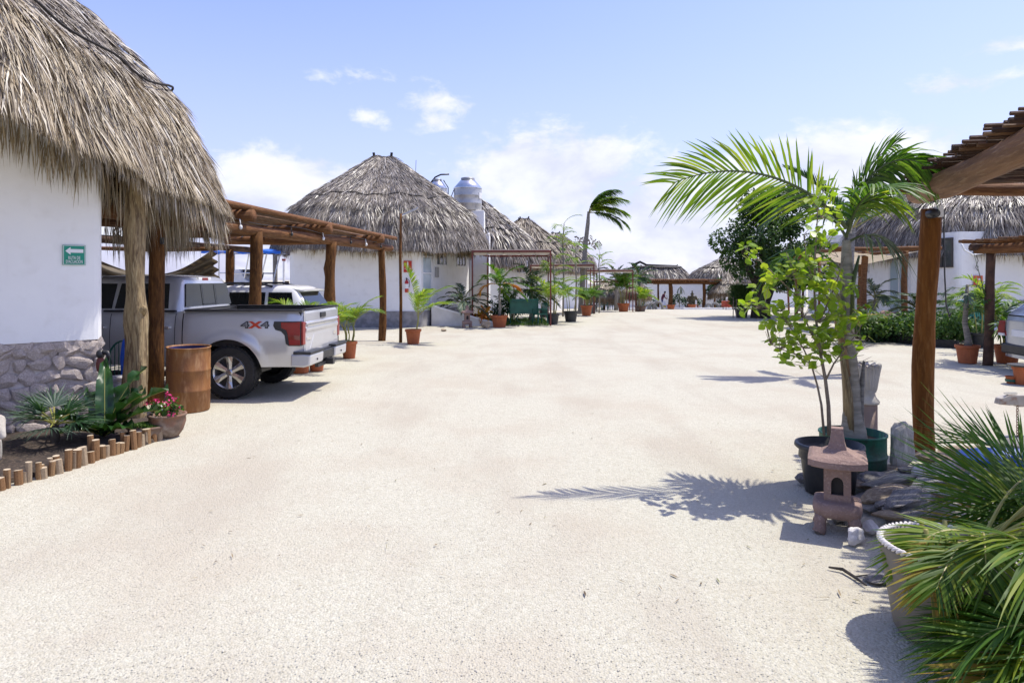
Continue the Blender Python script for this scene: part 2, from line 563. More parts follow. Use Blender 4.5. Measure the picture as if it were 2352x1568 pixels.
def make_ground():
    m = bpy.data.materials.new("white_gravel")
    m.use_nodes = True
    nt = m.node_tree
    b = nt.nodes["Principled BSDF"]
    tc = nd(nt, "ShaderNodeTexCoord")
    v = tc.outputs["Object"]
    vo = nd(nt, "ShaderNodeTexVoronoi")
    vo.inputs["Scale"].default_value = 75
    nt.links.new(v, vo.inputs["Vector"])
    vo2 = nd(nt, "ShaderNodeTexVoronoi")
    vo2.inputs["Scale"].default_value = 34
    nt.links.new(v, vo2.inputs["Vector"])
    sepc = nd(nt, "ShaderNodeSeparateColor")
    nt.links.new(vo.outputs["Color"], sepc.inputs[0])
    col = mixc(nt, mrange(nt, sepc.outputs[0], 0, 1, 0, 1, False), (.43, .402, .312), (.545, .522, .43))
    big = noise(nt, v, .55, 5, .6)
    col = mixc(nt, mth(nt, "MULTIPLY", mrange(nt, big, .42, .66), .55), col, (.435, .38, .295))
    mp = nd(nt, "ShaderNodeMapping")
    mp.inputs["Scale"].default_value = (.9, .22, 1)
    mp.inputs["Rotation"].default_value = (0, 0, -.12)
    nt.links.new(v, mp.inputs[0])
    track = noise(nt, mp.outputs[0], 1.1, 4, .55)
    col = mixc(nt, mth(nt, "MULTIPLY", mrange(nt, track, .46, .68), .42), col, (.385, .335, .265))
    col = mixc(nt, mth(nt, "MULTIPLY", mrange(nt, noise(nt, v, 11, 4, .65), .55, .75), .5), col, (.37, .33, .27))
    col = mixc(nt, mrange(nt, noise(nt, v, 95, 2, .6), .69, .80), col, (.38, .34, .27))
    nt.links.new(col, b.inputs["Base Color"])
    b.inputs["Roughness"].default_value = .92
    b.inputs["Specular IOR Level"].default_value = .25
    hsum = mth(nt, "ADD", mth(nt, "MULTIPLY", vo.outputs["Distance"], -.9), mth(nt, "MULTIPLY", vo2.outputs["Distance"], -.6))
    hsum = mth(nt, "ADD", hsum, mth(nt, "MULTIPLY", noise(nt, v, 5, 4), 1.6))
    bp = nd(nt, "ShaderNodeBump")
    bp.inputs["Strength"].default_value = .65
    bp.inputs["Distance"].default_value = .012
    nt.links.new(hsum, bp.inputs["Height"])
    nt.links.new(bp.outputs[0], b.inputs["Normal"])
    xs = np.concatenate([np.linspace(-900, -40, 10), np.linspace(-36, 36, 73), np.linspace(40, 900, 10)])
    ys = np.concatenate([np.linspace(-300, -10, 6), np.linspace(-6, 80, 120), np.linspace(90, 1500, 16)])
    X, Y = np.meshgrid(xs, ys)
    Z = np.vectorize(gz)(X, Y)
    bumpy = .010 * np.sin(1.3 * X + .7 * Y) * np.sin(.9 * Y - .5 * X) * (np.abs(X) < 34) * (Y < 70) * (Y > -4)
    o = MB().grid(np.stack([X, Y, Z + bumpy - .006], -1)).build("gravel_ground", m, smooth=True)
    kind(o, "structure")
    # loose pebbles lying near the camera
    n = 34000
    y = 3.1 + 5.6 * rg.random(n) ** 1.7
    x = (rg.random(n) * 2 - 1) * (y * .78 + .4)
    keep = (x > -4.0 - (y - 6) * -.25)
    x, y = x[keep], y[keep]
    n = len(x)
    r = .0020 + .0046 * rg.random(n) ** 3
    oct_ = np.array([(1, 0, 0), (0, 1, 0), (-1, 0, 0), (0, -1, 0), (0, 0, 1), (0, 0, -.4)])
    v = oct_[None] * (1 + .5 * (rg.random((n, 6, 1)) - .5)) * r[:, None, None]
    a = rg.random(n) * 2 * PI
    ca, sa = np.cos(a)[:, None], np.sin(a)[:, None]
    v = np.stack([v[..., 0] * ca - v[..., 1] * sa * .8, v[..., 0] * sa + v[..., 1] * ca * .8, v[..., 2] * .4], -1) + np.stack([x, y, np.zeros(n)], -1)[:, None]
    f = np.array([(0, 1, 4), (1, 2, 4), (2, 3, 4), (3, 0, 4)])
    q = (f[None] + (np.arange(n) * 6)[:, None, None]).reshape(-1, 3)
    mp_ = mat("pebble", (.7, .67, .62), ramp=[(0, (.39, .35, .28)), (.12, (.43, .395, .32)), (1, (.56, .53, .455))], rough=.9)
    kind(MB().add(v, q).build("gravel", mp_), "stuff")
    # dry bits: twigs and leaf scraps
    n = 240
    y = 4 + 15 * rg.random(n) ** 1.5
    x = (rg.random(n) * 2 - 1) * y * .55 + .3
    P = np.stack([x, y, np.full(n, .006)], -1)
    a = rg.random(n) * 2 * PI
    D = np.stack([np.cos(a), np.sin(a), .05 * rg.random(n)], -1)
    W = np.stack([-np.sin(a), np.cos(a), np.zeros(n)], -1)
    kind(MB().blades(P, D, W, .03 + .06 * rg.random(n) ** 2, .004 + .012 * rg.random(n) ** 2, 0, 2).build("leaf_litter", mat("dry_leaf", (.2, .15, .08), ramp=[(0, (.10, .07, .04)), (.6, (.26, .19, .10)), (1, (.17, .18, .07))], rough=.8)), "stuff")


make_ground()

# ---------------------------------------------------------------- thatch


def thatch(root, c, rx, ry, prof, n, bl, bw, m_top, nfr=4000, rope=(.55,), drop=.38, cap=True, seg=2, jit=.35, fringe_m=None, rot=0.0, back=-.25, ruff=.06, flen=None, inner=True, zfun=None, rope_off=.09, zones=None, thick=.22):
    """a palm thatch roof on an oval plan; prof lists (radius share, height) from the peak down to the eave"""
    prof = np.array(prof, float)
    rs, zs = prof[:, 0], prof[:, 1]
    seglen = np.hypot(np.diff(rs) * (rx + ry) / 2, np.diff(zs))
    ks = np.concatenate([[0], np.cumsum(seglen)])
    K = ks[-1]
    c = np.array(c, float)
    cr, sr = math.cos(rot), math.sin(rot)

    def S(t, k, off=0.0):
        r = np.interp(k, ks, rs)
        z = np.interp(k, ks, zs)
        wav = 1 + .018 * np.sin(5 * t + 1) + .012 * np.sin(11 * t) + ruff * .4 * np.sin(23 * t + k)
        zz = z + .05 * np.sin(3 * t + 2) + .03 * np.sin(9 * t) + (zfun(t) * r ** 2 if zfun else 0)
        x, y = rx * r * np.cos(t) * wav, ry * r * np.sin(t) * wav
        return np.stack([c[0] + x * cr - y * sr, c[1] + x * sr + y * cr, zz + off], -1)

    def frame(t, k):
        e = 1e-3
        p = S(t, k)
        dk = S(t, np.minimum(k + e * 20, K)) - S(t, np.maximum(k - e * 20, 0))
        dt = S(t + e, k) - S(t - e, k)
        dk /= np.linalg.norm(dk, axis=-1)[:, None] + 1e-9
        dt /= np.linalg.norm(dt, axis=-1)[:, None] + 1e-9
        nn = np.cross(dk, dt)
        nn *= np.sign(nn[:, 2] + .2)[:, None]
        return p, dk, dt, nn / (np.linalg.norm(nn, axis=-1)[:, None] + 1e-9)

    tt = np.linspace(0, 2 * PI, 73)[:-1]
    kk = np.linspace(0, K, 15)
    T, Kk = np.meshgrid(tt, kk)
    outer = S(T.ravel(), Kk.ravel(), -.03).reshape(len(kk), len(tt), 3)
    innr = outer.copy()
    innr[..., :2] = c[:2] + (innr[..., :2] - c[:2]) * .93
    innr[..., 2] -= thick
    mb = MB().grid(outer, wrap=True, flip=True)
    mb.grid(innr, wrap=True)
    mb.grid(np.stack([outer[-1], innr[-1]]), wrap=True, flip=True)
    mb.add(np.concatenate([outer[0], [outer[0].mean(0) + (0, 0, .06)]]), [(len(tt), i, (i + 1) % len(tt)) for i in range(len(tt))])
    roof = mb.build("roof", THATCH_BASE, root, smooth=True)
    camp = np.array((0, 0, H))

    def sample(m_, k0=0.0, k1=1.0):
        k = K * np.interp(rg.random(m_), np.linspace(0, 1, 60), _inv(k0, k1))
        t = rg.random(m_) * 2 * PI
        p, dk, dt, nn = frame(t, k)
        vis = ((camp - p) * nn).sum(1) > back * np.linalg.norm(camp - p, axis=1)
        return t[vis], k[vis], p[vis], dk[vis], dt[vis], nn[vis]

    def _inv(k0, k1):
        q = np.linspace(k0, k1, 200)
        w = np.cumsum(np.interp(q * K, ks, rs) + .05)
        w = (w - w[0]) / (w[-1] - w[0])
        return np.interp(np.linspace(0, 1, 60), w, q)

    for n, bl, jit, m_top, k0, k1, nm in (zones or [(n, bl, jit, m_top, 0.0, 1.0, "thatch")]):
      mb = MB()
      t, k, p, dk, dt, nn = sample(int(n * 1.6), k0, k1)
      m_ = len(t)
      clump = .5 + .5 * np.sin(t * 37 + 3 * np.sin(k * 4)) * np.sin(k * 9 + t * 11)
      sw = jit * (rg.normal(size=m_) * .55 + .55 * np.sin(t * 17 + k * 3) * .7)
      D = dk + dt * sw[:, None] + nn * (.03 + .16 * rg.random(m_) ** 2 + .08 * clump)[:, None]
      D /= np.linalg.norm(D, axis=1)[:, None]
      tw = rg.normal(size=m_) * .55
      W = np.cross(D, nn)
      W /= np.linalg.norm(W, axis=1)[:, None]
      W = W * np.cos(tw)[:, None] + nn * np.sin(tw)[:, None]
      L = bl * (.55 + .8 * rg.random(m_))
      L = np.where(k + L > K + .15, np.maximum(.25 * bl, K + .15 - k + bl * .25), L)
      mb.blades(p + nn * (.015 + .05 * clump)[:, None], D, W, L, bw * (.5 + .9 * rg.random(m_)), .10 + .12 * rg.random(m_), seg)
      kind(mb.build(nm, m_top, roof), "stuff")
    mb = MB()
    for lay in range(3 if inner else 2):
        nf = nfr // (2 if inner else 1)
        t = rg.random(nf) * 2 * PI
        k = K - (.05 + .30 * rg.random(nf)) * (1 if lay < 2 else 1)
        p, dk, dt, nn = frame(t, k)
        if lay == 2:
            sh = .80 + .13 * rg.random(nf)
            p[:, :2] = c[:2] + (p[:, :2] - c[:2]) * sh[:, None]
            p[:, 2] += -.18
        vis = ((camp - p) * nn).sum(1) > (-.75 if lay == 2 else back - .2) * np.linalg.norm(camp - p, axis=1)
        p, dk, dt, nn, t = p[vis], dk[vis], dt[vis], nn[vis], t[vis]
        m_ = len(p)
        clump = .5 + .5 * np.sin(t * 61) * np.sin(t * 23 + 1)
        dn = np.array((0, 0, -1.0))
        g = (.35 + .35 * rg.random(m_) if lay != 2 else .75 + .2 * rg.random(m_))[:, None]
        D = dk * (1 - g) + dn * g + dt * (rg.normal(size=m_) * .16)[:, None]
        D /= np.linalg.norm(D, axis=1)[:, None]
        W = dt * np.cos(a := rg.normal(size=m_) * .5)[:, None] + nn * np.sin(a)[:, None]
        L = (flen(t) if flen else 1) * drop * (.6 + .7 * rg.random(m_) + .55 * clump)
        mb.blades(p, D, W, L, bw * (.5 + .8 * rg.random(m_)), .12, seg)
    kind(mb.build("eave_fringe", fringe_m or m_top, roof), "stuff")
    for q in rope:
        t = np.linspace(0, 2 * PI, 181)
        k = K * q + .06 * np.sin(t * 9 + 2) * (rx / 4) + .04 * np.sin(t * 23)
        p, _, _, nn = frame(t, k)
        MB().tube(p + nn * rope_off, .018 * max(1, bw / .02), 5).build("rope", M_ROPE, roof)
    if cap:
        t = np.linspace(0, 2 * PI, 25)
        p = S(t, np.full(25, K * .02), .05)
        cp = MB()
        ctr = p.mean(0)
        g = np.stack([ctr + (p - ctr) * f + np.array((0, 0, h_)) for f, h_ in ((1.15, -.10), (1.05, .02), (.7, .07), (.02, .08))])
        cp.grid(g, flip=True)
        cp.build("ridge_cap", mat("cap", (.07, .062, .055), (.035, .03, .028), .9, 6, bump=.6), roof, smooth=True)
        for q in (3, 11, 15, 22):
            MB().tube([p[q] * .9 + ctr * .1 + (0, 0, -.08), p[q] + (0, 0, .18)], .06, 5).build("ridge_stub", M_ROPE, roof)
    return roof


def wall_loop(root, pts, z0, z1, m, name="wall", thick=.22, z1b=None):
    """an open or closed run of plastered wall with real thickness"""
    P = np.array(pts, float)
    T = np.gradient(P, axis=0)
    T /= np.linalg.norm(T, axis=1)[:, None]
    N = np.stack([-T[:, 1], T[:, 0]], -1)
    inn = P + N * thick
    k = len(P)
    v = [np.concatenate([q, np.full((k, 1), z)], 1) for q, z in ((P, z0), (P, z1), (inn, z1), (inn, z0))]
    mb = MB().grid(np.stack(v + [v[0]], 0), flip=True)
    mb.add(np.array([v[j][0] for j in range(4)]), [(0, 1, 2, 3)])
    mb.add(np.array([v[j][-1] for j in range(4)]), [(3, 2, 1, 0)])
    return mb.build(name, m, root)


def rounded(pts, r=.25, n=4):
    """round the inner corners of a polyline"""
    out = [pts[0]]
    for a, b, c in zip(pts[:-2], pts[1:-1], pts[2:]):
        a, b, c = map(np.array, (a, b, c))
        p0 = b + (a - b) / np.linalg.norm(a - b) * r
        p1 = b + (c - b) / np.linalg.norm(c - b) * r
        for i in range(n + 1):
            t = i / n
            out.append(tuple((1 - t) ** 2 * p0 + 2 * t * (1 - t) * b + t * t * p1))
    return out + [pts[-1]]


ROCKS = []


def rock_mesh(seed, n=2, flat=1.0, rug=.25):
    import bmesh
    bm = bmesh.new()
    bmesh.ops.create_icosphere(bm, subdivisions=n, radius=.5)
    r = random.Random(seed)
    ph = [(Vector((r.gauss(0, 1), r.gauss(0, 1), r.gauss(0, 1))).normalized(), r.uniform(.22, .44)) for _ in range(12)]
    for v in bm.verts:
        d = v.co.copy()
        for nrm, h in ph:                       # cut flat faces
            q = d.dot(nrm)
            if q > h:
                d -= nrm * (q - h) * .97
        d *= 1 + rug * .35 * (math.sin(d.x * 13 + seed) * math.sin(d.y * 11 + 2 * seed) + .5 * math.sin(d.z * 17 + seed * 3))
        d.z *= flat
        v.co = d
    me = bpy.data.meshes.new("rock")
    bm.to_mesh(me)
    bm.free()
    return me


for q in range(6):
    ROCKS.append(rock_mesh(q + 1, 3))
STONES = [rock_mesh(20 + q, 2) for q in range(5)]


def with_mat(me, m):
    e = me.copy()
    e.materials.clear()
    e.materials.append(m)
    return e


def text_mesh(s, size, m, extrude=.002, name="lettering", sx=1.0, bold=0.0):
    cu = bpy.data.curves.new(name, "FONT")
    cu.body, cu.size, cu.extrude, cu.align_x, cu.align_y = s, size, extrude, "CENTER", "CENTER"
    cu.space_line, cu.offset = .85, bold
    ob = bpy.data.objects.new(name, cu)
    COL.objects.link(ob)
    dg = bpy.context.evaluated_depsgraph_get()
    me = bpy.data.meshes.new_from_object(ob.evaluated_get(dg))
    bpy.data.objects.remove(ob)
    if sx != 1:
        me.transform(Matrix.Diagonal((sx, 1, 1, 1)))
    me.materials.clear()
    me.materials.append(m)
    return me


# ---------------------------------------------------------------- the near hut on the left
def near_hut():
    t = thing("thatched_hut", "near white hut with shaggy tan thatch and rubble stone base, holding the green evacuation sign", "hut", (-8.2, 9.6, 0))
    prof = [(.1, 7.75), (.3, 6.95), (.53, 5.95), (.72, 5.15), (.86, 4.5), (.93, 3.95), (.97, 3.45), (1.0, 3.12)]
    def zf(a):
        b = (a + PI) % (2 * PI) - PI
        return .50 * np.clip((.02 - b) / .5, 0, 1) * (b > -2) - .10 * np.clip((b - .0) / .5, 0, 1) * (b < 2)

    def fl(a):
        b = (a + PI) % (2 * PI) - PI
        return .8 + .7 * np.clip((b + .4) / .45, 0, 1) * (b < 2)
    thatch(t, (-8.72, 9.3, 0), 4.15, 5.35, prof, 0, .40, .0145, THATCH_TAN, nfr=13000, rope=(.75,), drop=.30, cap=False, seg=3, fringe_m=THATCH_TAN, ruff=.05, zfun=zf, flen=fl, rope_off=.13, thick=.06,
           zones=[(46000, .30, .42, THATCH_UP, 0.0, .76, "thatch"), (34000, .42, .36, THATCH_TAN, .73, 1.0, "thatch")])
    cx, cy = -5.16, 8.62
    dx, dy = -.715, -.70
    pts = rounded([(cx + dx * 5, cy + dy * 5), (cx, cy), (cx - .72 * 4.5, cy + .70 * 4.5)], .10)
    wall_loop(t, pts, 1.12, 3.75, M_WALL)
    ptsb = rounded([(cx + dx * 5, cy + dy * 5), (cx - .03, cy), (cx - .72 * 4.5, cy + .70 * 4.5)], .14)
    base = wall_loop(t, ptsb, -.2, 1.12, M_MORTAR, "stone_base", .3)
    nrm = Vector((-dy, dx, 0)).normalized()
    if nrm.y > 0:
        nrm = -nrm
    r = random.Random(4)
    rz = math.atan2(dy, dx)
    o3 = org(base)
    sm = [with_mat(m, M_STONE) for m in STONES]
    row = 0
    z = .05
    while z < 1.10:
        h = r.uniform(.13, .2)
        s = -.02
        while s < 2.3:
            w = r.uniform(.09, .30)
            p = Vector((cx + dx * (s + w / 2), cy + dy * (s + w / 2), min(z + h / 2, 1.05))) + nrm * r.uniform(-.015, .015)
            put("stone", sm[r.randrange(5)], base, p - o3, (r.uniform(-.1, .1), r.uniform(-.6, .6), rz + r.choice((0, PI)) + r.uniform(-.06, .06)), (w * 1.2, .09, h * 1.35))
            s += w * .98
        z += h * .93
        row += 1
    # sign
    s = thing("evacuation_sign", "green evacuation route sign with white left arrow on the near hut wall", "sign", (0, 0, 0))
    p = at(170, 586, 8.6)
    k = .319
    p = Vector((cx + dx * k, cy + dy * k, 0)) + nrm * .012
    p.z = H - (586 - YH) * p.y / F
    s.location = p
    s.rotation_euler = (0, 0, math.atan2(-dy, -dx))
    w, h = .24, .245
    MB().box((0, 0, 0), (w, .012, h)).build("board", M_SIGNG, s, world=False)
    mb = MB()
    for (bx, bz, sx_, sz_) in ((0, h / 2 - .007, w - .008, .005), (0, -h / 2 + .007, w - .008, .005), (w / 2 - .007, 0, .005, h - .02), (-w / 2 + .007, 0, .005, h - .02)):
        mb.box((bx, -.007, bz), (sx_, .003, sz_))
    mb.build("border", M_WHITE, s, world=False)
    MB().prism([(-.095, .05), (-.04, .098), (-.04, .073), (.095, .073), (.095, .03), (-.04, .03), (-.04, .004)], -.0075, -.0105).build("arrow", M_WHITE, s, world=False)
    for txt, zz, sz, sx in (("RUTA DE", -.035, .056, .56), ("EVACUACION", -.082, .056, .50)):
        put("lettering", text_mesh(txt, sz, M_WHITE, .0015, sx=sx), s, (0, -.0085, zz), (PI / 2, 0, 0))
    # porch posts
    b = gp(310, 968)
    po = thing("porch_post", "twisted pale bare tree trunk post holding up the near thatch eave", "post", b)
    th = np.arange(14) * 2 * PI / 14
    zz = np.linspace(-.1, 3.35, 26)
    Rr = []
    for i, z in enumerate(zz):
        base_r = .108 + .04 * math.exp(-z * 1.6) + .012 * math.sin(z * 3.1) + .03 * math.exp(-((z - 1.35) / .22) ** 2)
        Rr.append(base_r * (1 + .26 * np.cos(3 * th + z * .45 + .6) + .10 * np.cos(7 * th + z * 1.2) + .05 * np.sin(11 * th + z * 5)))
    ctr = [(.03 * math.sin(z * 1.7) + .02 * z - .02, .02 * math.cos(z * 1.3), z) for z in zz]
    MB().tube(ctr, np.array(Rr), 14).build("trunk", M_TRUNKPOST, po, smooth=True, world=False)
    MB().tube([(.10, -.05, 1.42), (.17, -.09, 1.50), (.2, -.1, 1.49)], [.06, .045, .02], 8).build("knot", M_TRUNKPOST, po, smooth=True, world=False)
    b = gp(357, 925)
    po = thing("porch_post", "smooth orange brown log post beside the rusty brown drum", "post", b)
    MB().tube([(0, 0, -.1), (.0, 0, .8), (.015, 0, 1.6), (.03, 0, 2.5), (.05, 0, 3.4)], [.125, .118, .112, .108, .1], 12).build("trunk", M_WOOD, po, smooth=True, world=False)
    MB().box((.13, -.05, 2.45), (.05, .05, .1)).build("lamp_socket", M_BLACKTRIM, po, world=False)


near_hut()


def window(parent, p, rz, w, h, panes=2, frame=.05, m_fr=None, m_gl=None, depth=.06, name="window"):
    """p: world centre; a frame with sill, mullions and panes, facing -y before rotation"""
    m_fr = m_fr or M_ALU
    o3 = org(parent)
    fr = MB()
    for cx, cz, sx, sz in ((0, h / 2, w + frame, frame), (0, -h / 2, w + frame, frame), (-w / 2, 0, frame, h - frame), (w / 2, 0, frame, h - frame)):
        fr.box((cx, 0, cz), (sx, depth, sz))
    for i in range(1, panes):
        fr.box((-w / 2 + w * i / panes, 0, 0), (frame * .7, depth * .8, h - frame))
    M4 = Matrix.Translation(Vector(p) - o3) @ Matrix.Rotation(rz, 4, "Z")
    f = fr.xform(M4).build(name, m_fr, parent, world=False)
    for i in range(panes):
        g = MB().box((-w / 2 + w * (i + .5) / panes, .008, 0), (w / panes - frame * .7, .012, h - frame * .9)).xform(M4)
        g.build("pane", m_gl or M_WGLASS, f, world=False)
    return f


HUT_PROF = [(.09, 1.0), (.3, .83), (.47, .70), (.66, .55), (.83, .40), (.92, .26), (.97, .12), (1.0, 0)]


def scale_prof(z0, z1):
    return [(r, z0 + (z1 - z0) * h) for r, h in HUT_PROF]


def hut_a():
    t = thing("thatched_hut", "large grey thatched hut behind the log carport, with red extinguisher sign on its wall", "hut", (-5.9, 30.5, 0))
    thatch(t, (-5.75, 30.5, 0), 4.4, 5.1, scale_prof(3.2, 7.25), 56000, .48, .023, THATCH_GREY, nfr=6500, rope=(.60,), drop=.30, seg=2, jit=.4, fringe_m=THATCH_FRINGE)
    c0, c1, c2, c3 = (-8.7, 33.5), (-8.7, 26.6), (-3.57, 26.5), (-2.05, 32.4)
    wall_loop(t, rounded([c0, c1, c2, c3], .2), .62, 3.6, M_WALL)
    wall_loop(t, rounded([(c0[0] - .03, c0[1]), (c1[0] - .03, c1[1] - .04), (c2[0] + .04, c2[1] - .04), (c3[0] + .04, c3[1])], .2), -.3, .62, M_GREYSTONE, "stone_base", .3)
    dv = Vector((c3[0] - c2[0], c3[1] - c2[1], 0)).normalized()
    nv = Vector((dv.y, -dv.x, 0))
    rz = math.atan2(dv.y, dv.x)

    def on(s, z, off=.02):
        return Vector((c2[0], c2[1], z)) + dv * s + nv * off
    window(t, on(.65, 2.12), rz, .95, 2.7, 1, .07, M_ALU, M_DOORGLASS, name="glass_door")
    mb = MB()
    for q in (1.45, 2.1, 2.75):
        p = on(.65, q, .05)
        mb.box(p, (.9, .05, .06), rz)
    mb.build("door_bar", M_ALU, t)
    window(t, on(2.35, 2.95), rz, 1.25, 1.0, 3, .05, M_ALU)
    window(t, on(4.9, 2.95), rz, 1.25, 1.0, 3, .05, M_ALU)
    MB().box(on(1.75, 2.15, .04), (.32, .06, .42), rz).build("meter_box", mat("box_grey", (.35, .34, .33), None, .6), t)
    # extinguisher and its sign on the front wall
    p = at(936, 612, 26.42)
    s = thing("extinguisher_sign", "red and white fire extinguisher sign on the large grey thatched hut", "sign", (p.x, 26.47, p.z))
    MB().box((0, 0, 0), (.31, .02, .44)).build("board", M_SIGNR, s, world=False)
    mb = MB().box((0, -.012, .06), (.055, .005, .2)).box((0, -.012, .185), (.03, .005, .03)).box((0, -.012, -.085), (.26, .005, .018))
    mb.prism([(-.05, -.12), (.05, -.12), (.0, -.2)], -.011, -.014)
    mb.build("pictogram", M_WHITE, s, world=False)
    extinguisher((at(934.5, 640, 26.4)).x, 26.36, 1.62, "red fire extinguisher hung under the sign on the large grey thatched hut")
    # ramp
    r = thing("entrance_ramp", "low pale concrete ramp wall rising to the glass door of the grey hut", "ramp", (-2, 26.4, 0))
    x0, x1 = -3.22, at(1132, 700, 27.3).x
    MB().prism([(x0, -.1), (x1, -.1), (x1, .10), (x0, .78)], 27.25, 28.2).build("ramp_wall", M_WALL2, r, bevel=.015)
    MB().prism([(x0 - .02, .785), (x1, .105), (x1, .165), (x0 - .02, .845)], 27.22, 27.4).build("coping", M_WALL, r)


def extinguisher(x, y, z, label, rz=0):
    t = thing("fire_extinguisher", label, "extinguisher", (x, y, z), rz)
    m = mat("extinguisher_red", (.45, .015, .012), (.38, .012, .01), .3, 4)
    MB().lathe([(0, -.27), (.07, -.27), (.075, -.25), (.075, .12), (.06, .17), (.03, .2), (.03, .23), (0, .23)], 12).build("cylinder", m, t, smooth=True, world=False)
    MB().lathe([(.0765, -.12), (.0765, .06)], 12).build("paper_label", M_WHITE, t, world=False)
    MB().box((0, -.01, .25), (.05, .05, .05)).box((0, -.07, .29), (.025, .13, .02)).build("valve_handle", M_BLACKTRIM, t, world=False)
    MB().tube([(.02, 0, .25), (.1, 0, .2), (.11, 0, .05), (.09, 0, -.08)], .012, 6).build("hose", M_BLACKTRIM, t, world=False)
    return t


hut_a()


def tank(p, r, h, label, hose=1):
    t = thing("water_tank", label, "water tank", p)
    k = r
    prof = [(0, 0), (k, 0), (k * 1.01, .04), (k * 1.01, h * .2), (k * 1.03, h * .22), (k * 1.01, h * .24), (k * 1.01, h * .44), (k * 1.03, h * .46), (k * 1.01, h * .48), (k * 1.01, h * .68)]
    MB().lathe(prof, 28).build("body", M_STEELTANK, t, smooth=True, world=False)
    MB().lathe([(k * 1.03, h * .67), (k * 1.04, h * .69), (k * .5, h * .95), (k * .46, h * .95)], 28).build("cone_top", M_SHINY, t, smooth=True, world=False)
    MB().lathe([(k * .5, h * .945), (k * .5, h * 1.0), (k * .3, h * 1.02), (0, h * 1.02)], 20).build("lid", mat("tank_lid", (.33, .33, .33), None, .5, metal=.4), t, smooth=True, world=False)
    MB().box((k * .93, -k * .38, h * .45), (.04, .3, .3), -.4).build("sticker", M_WHITE, t, world=False)
    if hose:
        MB().tube([(-k * .55, -.1, h * .9), (-k * 1.0, -.2, h * .62), (-k * 1.25, -.2, h * .35), (-k * 1.6, -.1, 0)], .022, 6).build("pipe", M_BLACKTRIM, t, smooth=True, world=False)
    return t


def tower():
    t = thing("tank_tower", "square white plastered tower carrying the nearest steel water tank", "tower", (-2.0, 34.6, 0))
    MB().box((-2.0, 34.8, 2.6), (1.2, 1.2, 5.4)).build("shaft", M_WALL, t, bevel=.02)
    MB().box((-1.62, 34.5, 2.05), (1.0, 1.35, 4.05)).build("annex", M_WALL, t, bevel=.02)
    MB().tube([(-1.2, 33.9, 4.05), (-1.15, 33.78, 4.1)], .06, 8).build("drain_pipe", M_WHITE, t)
    tank((-2.25, 34.75, 5.31), .70, 1.68, "steel water tank standing on the white tower behind the grey hut")
    t2 = tank((-4.05, 37.0, 5.7), .52, 1.55, "half hidden steel water tank with black curved pipe behind the grey roof", 0)
    MB().tube([(-.35, -.1, 1.35), (-.1, -.1, 1.66), (.2, -.1, 1.8), (.65, -.1, 1.82)], .045, 6).build("pipe", M_BLACKTRIM, t2, smooth=True, world=False)
    MB().tube([(.35, -.1, 1.5), (.6, -.1, 1.1), (.6, -.1, .3)], .03, 6).build("pipe", M_BLACKTRIM, t2, smooth=True, world=False)
    MB().tube([(-1.2, 0, 1.2), (-1.15, 0, 2.6)], .012, 5).build("aerial", M_ROPE, t2, world=False)
    MB().box((-4.05, 37.0, 2.8), (1.2, 1.2, 5.75)).build("shaft", M_WALL, thing("tank_tower", "white tower hidden behind the grey roof under the further tank", "tower", (-4.05, 37, 0)))


tower()


def plain_hut(label, c, rx, ry, z1, z0, n, m, wall=True, wz=-1.3, inset=.78, drop=.4, rope=(.6,), windows=()):
    t = thing("thatched_hut", label, "hut", (c[0], c[1], gz(*c)))
    thatch(t, (c[0], c[1], 0), rx, ry, scale_prof(z0, z1), n, .75, .06, m, nfr=2600, rope=rope, drop=drop, seg=2, jit=.3, fringe_m=THATCH_FRINGE, inner=False)
    if wall:
        th = np.linspace(0, 2 * PI, 33)
        pts = [(c[0] + rx * inset * math.copysign(abs(math.cos(a)) ** .6, math.cos(a)), c[1] + ry * inset * math.copysign(abs(math.sin(a)) ** .6, math.sin(a))) for a in th]
        wall_loop(t, pts, wz, z0 + .5, M_WALL)
    return t


hb = plain_hut("brown grey thatched hut just beyond the white tank tower", (-2.45, 44.0), 4.1, 4.3, 7.0, 2.9, 7000, THATCH_GREY)
window(hb, (.6, 41.4, 2.6), .35, .7, .7, 2)
plain_hut("pale thatched hut with smooth rounded peak, third along the left row", (1.0, 57.0), 4.1, 4.3, 6.85, 2.75, 6000, THATCH_PALE)
hd = plain_hut("farthest thatched hut of the left row with dark ridge cap", (4.75, 74.0), 4.3, 4.3, 6.8, 2.75, 5000, THATCH_GREY)


